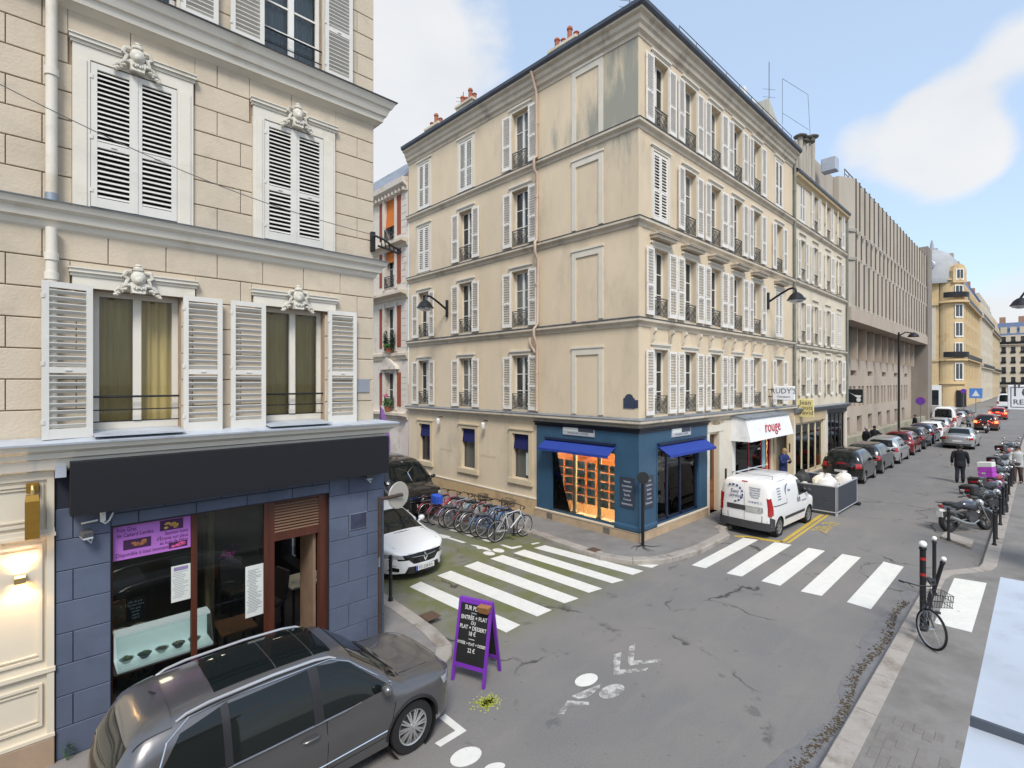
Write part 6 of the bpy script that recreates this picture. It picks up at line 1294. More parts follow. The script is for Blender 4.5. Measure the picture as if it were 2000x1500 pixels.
# ================================================================== vehicles
def pchip(pts):
    xs = [p[0] for p in pts]; ys = [p[1] for p in pts]; n = len(xs)
    h = [xs[i + 1] - xs[i] for i in range(n - 1)]; d = [(ys[i + 1] - ys[i]) / h[i] for i in range(n - 1)]
    m = [d[0]] + [0 if d[i - 1] * d[i] <= 0 else 2 * d[i - 1] * d[i] / (d[i - 1] + d[i]) for i in range(1, n - 1)] + [d[-1]]
    def f(x):
        if x <= xs[0]: return ys[0]
        if x >= xs[-1]: return ys[-1]
        i = max(k for k in range(n - 1) if xs[k] <= x); t = (x - xs[i]) / h[i]
        return ys[i] * (1 + 2 * t) * (1 - t) ** 2 + m[i] * h[i] * t * (1 - t) ** 2 + ys[i + 1] * t * t * (3 - 2 * t) + m[i + 1] * h[i] * t * t * (t - 1)
    return f
_wh = {}
def wheel(par, mw, r, wd, style, rim=alloy, name='wheel'):
    """axis along local y, outer face towards -y"""
    key = (round(r, 3), round(wd, 3), style, rim.name)
    if key not in _wh:
        q = r * .68; RX_ = RX(R(90))
        t = MB(); t.lathe([(q, -wd * .46), (r * .9, -wd * .5), (r * .975, -wd * .42), (r, -wd * .3), (r, wd * .3), (r * .97, wd * .45), (q, wd * .46)], 30, RX_, caps=False)
        m = MB(); m.lathe([(q, -wd * .44), (q * .97, -wd * .44), (q * .94, -wd * .3), (q * .92, wd * .4), (q, wd * .44)], 30, RX_, caps=False)
        for i in range(style):
            a = 2 * math.pi * i / style
            for s in ((-1, 1) if style in (10,) else (0,)):
                k = .045 if style > 5 else .085
                ca, sa = math.cos(a + s * .1), math.sin(a + s * .1); nx, nz_ = -sa, ca
                def pt(rad, hw_, y): return (ca * rad + nx * hw_, y, sa * rad + nz_ * hw_)
                m.hexa([pt(q * .14, -q * k * 1.2, -wd * .44), pt(q * .97, -q * k, -wd * .40), pt(q * .97, q * k, -wd * .40), pt(q * .14, q * k * 1.2, -wd * .44), pt(q * .14, -q * k * 1.2, -wd * .34), pt(q * .97, -q * k, -wd * .3), pt(q * .97, q * k, -wd * .3), pt(q * .14, q * k * 1.2, -wd * .34)])
        m.lathe([(q * .2, wd * .3), (q * .2, wd * .46), (q * .12, wd * .48)], 14, RX_)
        bk = MB(); bk.lathe([(q * .95, wd * .10), (q * .95, wd * .12), (.01, wd * .12)], 20, RX_)
        # lathe turns z into -y under the quarter turn: outer face is -y
        _wh[key] = (t.mesh('tyre', rubber, 1), m.mesh('rim', rim, 1), bk.mesh('brake_disc', grey_pl))
        for me in _wh[key][1:2]:
            pass
    t, m, bk = _wh[key]
    o = put(name, t, par, mw); put('rim', m, o, mw); put('brake_disc', bk, o, mw)
    return o
class Car:
    def __init__(s, name, label, P, loc, rz, paint, cat='car', group=None):
        s.P = P; s.t = thing(name, label, cat, loc, rz, group, Matrix.Diagonal((*P.get('scale', (1, 1, 1)), 1))); s.k = W(s.t); s.paint = paint
        s.L, s.Wd = P['L'], P['W']; s.zt = pchip(P['top']); s.zs_ = P.get('zs', .68); s.roof = max(z for x, z in P['top'])
        s.sill = P.get('sill', .24); s.n = P.get('n', 5.5); s.tum = P.get('tum', .16)
        s.Rf, s.mf, s.Rr, s.mr = P.get('Rf', .75), P.get('mf', 2.4), P.get('Rr', .45), P.get('mr', 2.8)
        s.wx, s.wr = P['wx'], P['wr']; s.ar = P.get('ar', s.wr * 1.13)
        s.body()
    def hw(s, x):
        h = s.Wd / 2; d = s.L / 2 - x; e = x + s.L / 2; f = 1
        if d < s.Rf: f *= max(0, 1 - (1 - max(d, 0) / s.Rf) ** s.mf) ** (1 / s.mf)
        if e < s.Rr: f *= max(0, 1 - (1 - max(e, 0) / s.Rr) ** s.mr) ** (1 / s.mr)
        return h * f
    def zs(s, x): return min(s.zs_, s.zt(x) - .06)
    def S(s, x, z):
        w_ = s.hw(x); a = s.zs(x); zt = s.zt(x)
        if z <= a: return w_ * (1 - .07 * max(0, (a - z) / (a - .18)) ** 2)
        q = min(1, (z - a) / max(zt - a, 1e-3)); n = s.n if zt > s.P['belt'] + .2 else 3.2
        return w_ * (1 - s.tum * max(0, (z - s.P['belt'] + .12)) / (s.roof - s.P['belt'])) * max(0, 1 - q ** n) ** (1 / n) if z > s.P['belt'] - .12 else w_ * max(0, 1 - q ** n) ** (1 / n)
    def Tz(s, x, y):
        lo, hi = s.zs(x), s.zt(x); y = abs(y)
        for _ in range(26):
            m_ = (lo + hi) / 2
            if s.S(x, m_) > y: lo = m_
            else: hi = m_
        return lo
    def Ex(s, y, z, front):
        c = 0.0; e = s.L / 2 if front else -s.L / 2; lo, hi = c, e; y = min(abs(y), .975 * s.S(s.wx[0 if front else 1], z)) if s.zt(s.wx[0 if front else 1]) > z else y
        for _ in range(30):
            m_ = (lo + hi) / 2
            ok = s.zt(m_) > z and s.S(m_, z) > abs(y)
            if ok: lo = m_
            else: hi = m_
        return lo
    def zb(s, x):
        z = s.sill
        e = min(s.L / 2 - x, x + s.L / 2)
        if e < .5: z = s.sill + .04 * (1 - e / .5) ** 2
        for c in s.wx:
            d = abs(x - c)
            if d < s.ar: z = max(z, s.wr + math.sqrt(s.ar ** 2 - d ** 2) * .98)
        return z
    def body(s):
        h = s.L / 2; xs = {-h, h}
        xs |= {-h + s.L * i / 64 for i in range(65)}
        for d in (.004, .015, .04, .08, .13): xs |= {h - d, -h + d}
        for c in s.wx: xs |= {c + s.ar * math.cos(math.pi * i / 22) for i in range(23)} | {c - s.ar - .004, c + s.ar + .004}
        xs |= {p[0] for p in s.P['top']}
        xs = sorted(x for x in xs if -h <= x <= h); X = [xs[0]]
        for x in xs[1:]:
            if x - X[-1] > .003: X.append(x)
        m1, m2 = 7, 15; rows = []
        for x in X:
            zb, a, zt = s.zb(x), s.zs(x), s.zt(x); zb = min(zb, a - .02); half = []
            for j in range(m1): z = zb + (a - zb) * j / m1; half.append((s.S(x, z), z))
            for j in range(m2 + 1):
                th = math.pi / 2 * j / m2; n = 3.2; q = math.sin(th) ** (2 / 4.5); z = a + (zt - a) * q; half.append((s.S(x, z) if j < m2 else 0, z))
            rows.append([(x, y, z) for y, z in half] + [(x, -y, z) for y, z in reversed(half[:-1])])
        k = len(rows[0]); m = MB(); m.v = [p for r in rows for p in r]
        m.f = [(i * k + j, i * k + j + 1, (i + 1) * k + j + 1, (i + 1) * k + j) for i in range(len(rows) - 1) for j in range(k - 1)]
        s.body_o = m.obj('body', s.paint, s.t, s.k, smooth=1)
        f = MB(); f.box(-h + .25, h - .3, -s.Wd / 2 + .22, s.Wd / 2 - .22, .2, .42)
        for c in s.wx:
            for sg in (-1, 1): f.cyl((c, sg * (s.Wd / 2 - .32), s.wr), (c, sg * (s.Wd / 2 - .045), s.wr), s.ar * 1.02, n=24, caps=False)
            f.box(c - s.ar, c + s.ar, -s.Wd / 2 + .3, s.Wd / 2 - .3, s.wr, s.wr + s.ar * .8)
        f.obj('underbody', black_pl, s.t, s.k)
        for c in s.wx:
            for sg in (-1, 1):
                wheel(s.t, s.k @ T(c, sg * (s.Wd / 2 - .135), s.wr) @ RZ(math.pi if sg > 0 else 0), s.wr, .215, s.P.get('spokes', 10), s.P.get('rim', alloy))
    def patch(s, kind, q, mat, name, off=.005, nu=8, nv=6, sides=(-1, 1), par=None):
        """q: four corners; kind side -> (x, z), top -> (x, y), front / rear -> (y, z)"""
        out = None
        for sg in (sides if kind == 'side' else (1,)):
            def fn(a, b):
                u = (q[0][0] * (1 - a) + q[1][0] * a) * (1 - b) + (q[3][0] * (1 - a) + q[2][0] * a) * b
                v = (q[0][1] * (1 - a) + q[1][1] * a) * (1 - b) + (q[3][1] * (1 - a) + q[2][1] * a) * b
                if kind == 'side': return (u, sg * (s.S(u, v) + off), v)
                if kind == 'top': return (u, v, s.Tz(u, v) + off)
                if kind == 'front': return (s.Ex(u, v, True) + off, u, v)
                return (s.Ex(u, v, False) - off, u, v)
            m = MB(); m.grid(fn, nu, nv); out = m.obj(name, mat, par or s.t, s.k, smooth=2)
        return out
    def line(s, kind, pts, r, mat, name, sides=(-1, 1), off=.002):
        for sg in (sides if kind == 'side' else (1,)):
            P = []
            for (a, b) in pts:
                if kind == 'side': P.append((a, sg * (s.S(a, b) + off), b))
                elif kind == 'top': P.append((a, b, s.Tz(a, b) + off))
                elif kind == 'front': P.append((s.Ex(a, b, True) + off, a, b))
                else: P.append((s.Ex(a, b, False) - off, a, b))
            m = MB(); m.tube(P, r, 5); m.obj(name, mat, s.t, s.k)
    def mirrors(s, x, z, mat):
        for sg in (-1, 1):
            y = s.S(x, z); m = MB(); m.ball((x - .02, sg * (y + .12), z + .07), (.07, .10, .075), 10, 7); m.cyl((x, sg * y, z), (x, sg * (y + .06), z + .04), .025, n=6); m.obj('wing_mirror', mat, s.t, s.k, smooth=True)
    def box(s, name, mat, *b, bev=0): m = MB(); (m.bbox(*b, bev) if bev else m.box(*b)); return m.obj(name, mat, s.t, s.k)
seam = M('panel_gap', (.006, .006, .007), .8, var=0)
plate_m = M('number_plate', (.62, .62, .60), .5, var=0)
def paint_m(nm, c, metal=.3, rough=.32): return M(nm, c, rough, metal, var=0, spec=.5, coat=.8)
GR = paint_m('graphite_metallic', (.135, .132, .135), .6, .28)

# ---- grey SUV in front of the restaurant
TOP = [(-2.215, .98), (-2.19, 1.05), (-2.05, 1.30), (-1.80, 1.56), (-1.45, 1.625), (-.6, 1.665), (.15, 1.645), (.40, 1.59), (.75, 1.37), (1.12, 1.11), (1.22, 1.055), (1.6, 1.02), (1.95, .95), (2.13, .84), (2.19, .74), (2.215, .66)]
suv = Car('grey_suv', 'dark grey SUV with silver roof rails parked in front of the restaurant', dict(L=4.43, W=1.81, top=TOP, belt=1.0, zs=.78, sill=.27, n=5, tum=.20, wx=(1.33, -1.28), wr=.345, ar=.40, Rf=.62, mf=2.6, Rr=.42, mr=2.8, spokes=10, scale=(.88, .88, .93)), (2.37, 6.28, 0), 0, GR, 'car')
c = suv
bz = 1.005
win = lambda x: min(c.zt(x) - .085, 1.56)
for a, b, nm in ((1.00, .02, 'front_door_window'), (-.10, -1.02, 'rear_door_window'), (-1.10, -1.62, 'quarter_window')):
    ta, tb = win(min(a, .52)), win(max(b, -1.58))
    if a == 1.0: q = ((b, bz), (.98, bz + .035), (.40, win(.40)), (b, win(b)))
    elif a == -1.10: q = ((-1.70, bz + .20), (a, bz - .0), (a, win(a) - .02), (-1.50, win(-1.5) - .08))
    else: q = ((b, bz), (a, bz), (a, win(a)), (b, win(b) - .02))
    c.patch('side', q, car_glass, nm, .006, 14, 8)
c.patch('side', ((-.10, bz), (.02, bz), (.02, win(0)), (-.10, win(0))), black_pl, 'door_pillar', .008, 3, 8); c.patch('side', ((-1.10, bz), (-1.02, bz), (-1.02, win(-1.05)), (-1.10, win(-1.05) - .02)), black_pl, 'door_pillar', .008, 3, 8)
c.line('side', [(-1.72, bz + .18), (-1.6, bz + .02), (-1.3, bz - .018), (-.6, bz - .015), (.3, bz), (1.0, bz + .025)], .011, chrome, 'window_trim', off=.006)
c.line('side', [(-1.72, bz + .18), (-1.62, win(-1.6) - .1), (-1.4, win(-1.4) - .0), (-1.0, win(-1) + .012), (-.3, win(-.3) + .012), (.2, win(.2) + .008), (.45, win(.45) - .01), (.75, 1.25), (1.02, bz + .04)], .009, chrome, 'window_trim', off=.006)
c.patch('top', ((.52, -.56), (1.14, -.70), (1.14, .70), (.52, .56)), car_glass, 'windscreen', .006, 10, 14)
c.patch('top', ((.05, -.46), (.28, -.46), (.28, .46), (.05, .46)), car_glass, 'roof_glass', .004, 6, 8); c.patch('top', ((-.42, -.46), (.035, -.46), (.035, .46), (-.42, .46)), car_glass, 'roof_glass', .004, 6, 8); c.patch('top', ((-1.12, -.46), (-.435, -.46), (-.435, .46), (-1.12, .46)), car_glass, 'roof_glass', .004, 8, 8)
c.line('top', [(-.428, -.46), (-.428, .46)], .006, GR, 'roof_seam')
for sg in (-1, 1):
    y = .60 * sg; P = [(x, y * (1.0 - .04 * (x + 1.4) / 1.8), c.Tz(x, y) + h_) for x, h_ in ((-1.52, .0), (-1.42, .035), (-1.2, .055), (-.5, .06), (.0, .055), (.2, .035), (.30, .0))]
    m = MB(); m.tube(P, [.014, .017, .018, .018, .018, .017, .014], 8); m.obj('roof_rail', M('satin_silver', (.62, .62, .63), .3, .7), c.t, c.k, smooth=True)
c.patch('top', ((-1.92, -.62), (-1.56, -.64), (-1.56, .64), (-1.92, .62)), GR, 'spoiler', .018, 6, 12)
c.patch('rear', ((-.58, 1.06), (.58, 1.06), (.50, 1.42), (-.50, 1.42)), car_glass, 'rear_window', .006, 12, 8)
amb = M('amber_reflect', (.5, .18, .02), .25, var=.5, scale=7)
for sg in (-1, 1):
    c.patch('rear', ((sg * .60, .86), (sg * .80, .88), (sg * .78, 1.04), (sg * .62, 1.02)), red_lamp, 'tail_lamp', .008, 6, 5); c.patch('front', ((sg * .50, .70), (sg * .80, .73), (sg * .80, .86), (sg * .52, .82)), lamp_clear, 'headlamp', .006, 8, 5)
    c.patch('side', ((1.86, .74), (2.05, .72), (2.03, .83), (1.80, .86)), lamp_clear, 'headlamp_side', .006, 5, 4, sides=(sg,))
c.patch('front', ((-.48, .68), (.48, .68), (.48, .80), (-.48, .80)), black_pl, 'grille', .008, 10, 4); c.patch('front', ((-.6, .32), (.6, .32), (.62, .50), (-.62, .50)), black_pl, 'air_intake', .008, 10, 4)
for x in (.05, -1.06): c.line('side', [(x, .40), (x + .01, .7), (x, bz - .02)], .004, seam, 'door_seam')
c.line('side', [(.98, .62), (1.02, .8), (1.05, bz)], .004, seam, 'door_seam'); c.line('side', [(-.95, .42), (0, .40), (.9, .42)], .004, seam, 'door_seam')
c.line('side', [(-.9, .50), (0, .48), (.9, .50)], .010, chrome, 'door_moulding')
for x in (-.06, -1.0):
    for sg in (-1, 1): y = c.S(x, .88); m = MB(); m.tube([(x - .2, sg * (y + .005), .875), (x - .17, sg * (y + .035), .885), (x - .03, sg * (y + .035), .885), (x, sg * (y + .005), .875)], .013, 6); m.obj('door_handle', GR, c.t, c.k, smooth=True)
for w0 in c.wx:
    c.line('side', [(w0 + (c.ar + .02) * math.cos(a), max(.3, c.wr + (c.ar + .02) * math.sin(a))) for a in [math.pi * i / 18 for i in range(19)]], .022, black_pl, 'arch_moulding', off=-.004)
c.mirrors(.86, 1.02, GR)
m = MB(); m.tube([(1.18, -.55, c.Tz(1.18, .55) + .02), (1.02, 0, c.Tz(1.02, 0) + .02), (1.0, .35, c.Tz(1.0, .35) + .02)], .008, 5); m.obj('wiper', black_pl, c.t, c.k)
c.line('top', [(1.20, -.66), (1.2, 0), (1.2, .66)], .012, black_pl, 'cowl'); c.line('top', [(1.24, -.62), (1.7, -.60), (2.0, -.50), (2.1, -.30), (2.12, 0), (2.1, .3), (2.0, .5), (1.7, .60), (1.24, .62)], .004, seam, 'bonnet_seam')
m = MB(); m.tube([(-1.6, 0, c.Tz(-1.6, 0)), (-1.68, 0, c.Tz(-1.6, 0) + .06)], .012, 6); m.obj('aerial_fin', black_pl, c.t, c.k)

# ---- white hatchback nosing out of the side street
WH_ = paint_m('pearl_white', (.74, .75, .76), 0, .3)
TOPH = [(-2.18, .80), (-2.14, .95), (-1.95, 1.12), (-1.6, 1.34), (-1.1, 1.43), (-.4, 1.455), (.1, 1.42), (.4, 1.33), (.8, 1.12), (1.15, .93), (1.5, .86), (1.85, .77), (2.05, .68), (2.15, .60), (2.18, .54)]
hat = Car('white_hatchback', 'white hatchback with diamond badge facing out of the side street beside the restaurant corner', dict(L=4.36, W=1.81, top=TOPH, belt=.93, zs=.70, sill=.20, n=4.5, tum=.22, wx=(1.27, -1.4), wr=.33, Rf=.85, mf=2.3, Rr=.5, spokes=5), (6.80, 12.38, 0), R(-88), WH_)
c = hat
c.patch('top', ((.42, -.56), (1.12, -.70), (1.12, .70), (.42, .56)), car_glass, 'windscreen', .006, 10, 14)
c.patch('side', ((-.2, .94), (.95, .97), (.30, c.zt(.3) - .09), (-.2, 1.33)), car_glass, 'front_window', .006, 10, 7); c.patch('side', ((-1.35, 1.0), (-.26, .95), (-.26, 1.33), (-1.1, 1.28)), car_glass, 'rear_window', .006, 10, 7)
blk = M('gloss_black', (.008, .008, .009), .2, var=0)
c.patch('front', ((-.62, .52), (.62, .52), (.72, .64), (-.72, .64)), blk, 'upper_grille', .007, 16, 4); c.patch('front', ((-.30, .42), (.30, .42), (.42, .53), (-.42, .53)), blk, 'upper_grille', .007, 12, 4)
c.patch('front', ((-.50, .20), (.50, .20), (.42, .36), (-.42, .36)), blk, 'lower_grille', .008, 14, 5); c.line('front', [(-.70, .60), (-.3, .575), (0, .56), (.3, .575), (.70, .60)], .012, chrome, 'chrome_bar', off=.008)
for sg in (-1, 1):
    c.patch('front', ((sg * .50, .55), (sg * .84, .58), (sg * .86, .68), (sg * .55, .635)), lamp_clear, 'headlamp', .010, 8, 5); c.patch('front', ((sg * .60, .26), (sg * .78, .28), (sg * .74, .38), (sg * .60, .34)), blk, 'fog_recess', .008, 5, 4); c.line('front', [(sg * .80, .54), (sg * .78, .44), (sg * .66, .40)], .008, lamp_clear, 'running_light', off=.01)
x_ = c.Ex(0, .53, True); m = MB(); m.add([(x_ + .02, 0, .645), (x_ + .035, -.055, .54), (x_ + .02, 0, .435), (x_ + .035, .055, .54), (x_ + .026, 0, .60), (x_ + .036, -.025, .54), (x_ + .026, 0, .48), (x_ + .036, .025, .54), (x_ - .01, 0, .645), (x_ - .01, -.055, .54), (x_ - .01, 0, .435), (x_ - .01, .055, .54)], [(i, (i + 1) % 4, 4 + (i + 1) % 4, 4 + i) for i in range(4)] + [(8 + i, 8 + (i + 1) % 4, (i + 1) % 4, i) for i in range(4)]); m.obj('diamond_badge', chrome, c.t, c.k)
x_ = c.Ex(0, .30, True); c.box('number_plate', plate_m, x_ + .012, x_ + .02, -.26, .26, .25, .36); c.box('plate_band', M('plate_blue', (.02, .06, .4), .5), x_ + .0205, x_ + .022, -.26, -.215, .25, .36)
text('FC-228-KA', .10, seam, c.t, c.k @ T(x_ + .0215, .02, .305) @ RZ(R(90)) @ UP, 'plate_lettering', .0005, sx=.85)
c.line('top', [(1.18, -.68), (1.2, 0), (1.18, .68)], .012, blk, 'cowl'); c.line('top', [(1.22, -.66), (1.8, -.62), (2.08, -.4), (2.12, 0), (2.08, .4), (1.8, .62), (1.22, .66)], .004, seam, 'bonnet_seam'); c.mirrors(.82, .97, WH_)

# ---- black people carrier behind it
BK = paint_m('gloss_black_paint', (.010, .009, .009), .1, .2)
TOPV = [(-2.55, 1.0), (-2.5, 1.6), (-2.35, 1.83), (-1.5, 1.90), (0, 1.91), (.75, 1.86), (1.0, 1.76), (1.4, 1.42), (1.72, 1.16), (1.85, 1.10), (2.2, 1.02), (2.42, .90), (2.52, .75), (2.55, .62)]
van = Car('black_van', 'black people-carrier van with round star badge parked behind the bicycles', dict(L=5.1, W=1.93, top=TOPV, belt=1.10, zs=.82, sill=.22, n=6, tum=.14, wx=(1.62, -1.58), wr=.34, Rf=.55, mf=2.5, Rr=.25, spokes=5), (9.95, 17.1, 0), R(-94), BK, 'van')
c = van
c.patch('top', ((1.02, -.66), (1.74, -.78), (1.74, .78), (1.02, .66)), car_glass, 'windscreen', .006, 10, 14); c.patch('side', ((.3, 1.12), (1.55, 1.14), (.95, 1.72), (.3, 1.74)), car_glass, 'front_window', .006, 9, 7); c.patch('side', ((-2.2, 1.14), (.2, 1.12), (.2, 1.74), (-2.2, 1.74)), car_glass, 'rear_window', .006, 14, 7)
c.patch('front', ((-.50, .60), (.50, .60), (.58, .86), (-.58, .86)), blk, 'grille', .008, 12, 5)
for z in (.66, .78): c.line('front', [(-.52, z), (0, z), (.52, z)], .022, chrome, 'grille_bar', off=.016)
for sg in (-1, 1): c.patch('front', ((sg * .60, .70), (sg * .88, .76), (sg * .90, .95), (sg * .62, .88)), lamp_clear, 'headlamp', .010, 8, 6); c.line('front', [(sg * .55, .40), (sg * .85, .43)], .014, chrome, 'bumper_trim', off=.01)
x_ = c.Ex(0, .74, True); m = MB(); m.tube([(x_ + .03, .10 * math.cos(a), .74 + .10 * math.sin(a)) for a in [2 * math.pi * i / 20 for i in range(20)]], .012, 6, True)
for k in range(3): a = R(90 + 120 * k); m.cyl((x_ + .03, 0, .74), (x_ + .03, .10 * math.cos(a), .74 + .10 * math.sin(a)), .012, .006, n=5)
m.obj('star_badge', chrome, c.t, c.k); c.box('number_plate', plate_m, x_ + .005, x_ + .02, -.26, .26, .46, .57); c.mirrors(1.42, 1.15, BK); c.line('side', [(.95, 1.76), (1.4, 1.46), (1.72, 1.2)], .02, chrome, 'pillar_trim'); c.line('side', [(.98, 1.78), (0, 1.85), (-2, 1.84)], .02, M('satin_silver', (0, 0, 0)), 'roof_rail')

# ---- white delivery van, seen from behind
VW = paint_m('van_white', (.76, .76, .75), 0, .4)
TOPD = [(-2.10, 1.25), (-2.07, 1.70), (-1.98, 1.83), (-1.2, 1.87), (0, 1.86), (.45, 1.80), (.7, 1.68), (1.1, 1.33), (1.35, 1.12), (1.5, 1.06), (1.8, .97), (2.02, .82), (2.10, .68)]
dv = Car('white_delivery_van', 'small white delivery van with blue company lettering parked in the yellow bay', dict(L=4.2, W=1.83, top=TOPD, belt=1.08, zs=.80, sill=.26, n=7, tum=.13, wx=(1.30, -1.36), wr=.32, Rf=.6, mf=2.4, Rr=.16, mr=2.6, spokes=7, scale=(.88, .88, .94)), (17.75, 6.22, 0), R(-3), VW, 'van')
c = dv
grb = M('grey_bumper', (.045, .045, .048), .7, var=.1)
c.patch('rear', ((-.90, .27), (.90, .27), (.91, .52), (-.91, .52)), grb, 'rear_bumper', .05, 16, 5); c.patch('side', ((-2.08, .28), (-1.74, .28), (-1.80, .62), (-2.08, .72)), grb, 'rear_bumper_side', .012, 5, 6)
for sg in (-1, 1): c.patch('rear', ((sg * .80, .72), (sg * .905, .72), (sg * .88, 1.32), (sg * .80, 1.28)), red_lamp, 'tail_lamp', .014, 5, 8); c.patch('side', ((-2.05, .74), (-1.93, .78), (-1.97, 1.22), (-2.05, 1.30)), red_lamp, 'tail_lamp_side', .010, 4, 8, sides=(sg,))
c.patch('rear', ((-.62, .82), (.62, .82), (.62, .98), (-.62, .98)), grb, 'handle_strip', .014, 10, 3); c.patch('rear', ((-.60, .80), (-.05, .80), (-.05, .97), (-.60, .97)), M('blurred_plate', (.38, .38, .37), .6, var=.2), 'number_plate', .020, 6, 3)
c.line('rear', [(.0, .54), (.0, 1.2), (.0, 1.72)], .006, seam, 'door_seam'); c.line('rear', [(-.78, .56), (.78, .56)], .006, seam, 'door_seam'); c.patch('rear', ((-.1, 1.74), (.1, 1.74), (.1, 1.775), (-.1, 1.775)), red_lamp, 'brake_lamp', .012, 3, 2)
x_ = c.Ex(-.52, .90, False); m = MB(); m.lathe([(.065, 0), (.065, .01), (.05, .014)], 16, T(x_ - .016, -.52, .90) @ RY(R(-90))); m.obj('badge', M('satin_silver', (0, 0, 0)), c.t, c.k)
bl_ = M('sign_blue', (.02, .035, .16), .5, var=0); rb = lambda y, z: c.k @ T(c.Ex(y, z, False) - .012, y, z) @ RZ(R(-90)) @ UP
text('Easy', .17, bl_, c.t, rb(.33, 1.40), 'van_lettering', .001); text('services', .17, bl_, c.t, rb(.28, 1.26), 'van_lettering', .001, sx=.9)
m = MB(); pts = [(c.Ex(.42, 1.35, False) - .012, .38 + .32 * math.cos(a), 1.34 + .28 * math.sin(a)) for a in [R(60 + 12 * i) for i in range(0, 18)] if True]
pts = [(p[0], p[1], p[2]) for p in pts]
for i in range(len(pts) - 1):
    if i % 2 == 0: m.tube([pts[i], pts[i + 1]], .028, 5)
m.obj('arc_emblem', bl_, c.t, c.k)
for i, s_ in enumerate(('Dépannage', 'Plomberie', 'Serrurerie', 'Électricité', 'Vitrerie')): text(s_, .085, bl_, c.t, rb(-.36, 1.58 - i * .075), 'van_lettering', .001)
text('01 40 60 92 12', .10, bl_, c.t, rb(-.38, 1.12), 'van_lettering', .001, sx=.75)
sb = lambda x, z: c.k @ T(x, -c.S(x, z) - .010, z) @ UP
for i in range(5): text('services', .085, bl_, c.t, sb(-1.35, 1.55 - i * .085), 'van_lettering', .001)
m = MB(); m.tube([(-.62 + .2 * math.cos(a), -c.S(-.6, 1.4) - .008, 1.40 + .24 * math.sin(a)) for a in [R(110 + 14 * i) for i in range(11)]], .018, 5); m.obj('arc_emblem', bl_, c.t, c.k); text('Easy', .13, bl_, c.t, sb(-.5, 1.4), 'van_lettering', .001); text('easyservices', .09, bl_, c.t, sb(.75, .92), 'van_lettering', .001)
c.patch('side', ((.30, 1.12), (1.10, 1.14), (.66, 1.62), (.30, 1.64)), car_glass, 'door_window', .007, 8, 7); c.patch('top', ((.74, -.64), (1.34, -.72), (1.34, .72), (.74, .64)), car_glass, 'windscreen', .006, 8, 10)
for x in (.22, -.75): c.line('side', [(x, .40), (x, 1.1), (x - .0, 1.68)], .005, seam, 'door_seam')
c.line('side', [(-1.9, 1.05), (-1.4, 1.02), (-.8, 1.02)], .010, seam, 'slide_rail'); c.patch('side', ((-.95, .50), (.85, .50), (.85, .60), (-.95, .60)), grb, 'side_moulding', .010, 12, 3)
for x in (.14, .30): c.patch('side', ((x, .92), (x + .06, .92), (x + .06, 1.08), (x, 1.08)), grb, 'door_handle', .018, 2, 3)
c.mirrors(.95, 1.16, grb)
m = MB()
for x in (-1.5, -.2): m.cyl((x, -.72, 1.93), (x, .72, 1.93), .02, n=6); m.cyl((x, -.7, 1.83), (x, -.7, 1.93), .02, n=5); m.cyl((x, .7, 1.83), (x, .7, 1.93), .02, n=5)
m.cyl((-1.9, .5, 1.95), (1.0, .5, 1.95), .022, n=6); m.obj('roof_bar', M('satin_silver', (0, 0, 0)), c.t, c.k)
c.line('top', [(-2.0, -.70), (-1, -.74), (.4, -.70)], .010, grb, 'roof_channel')

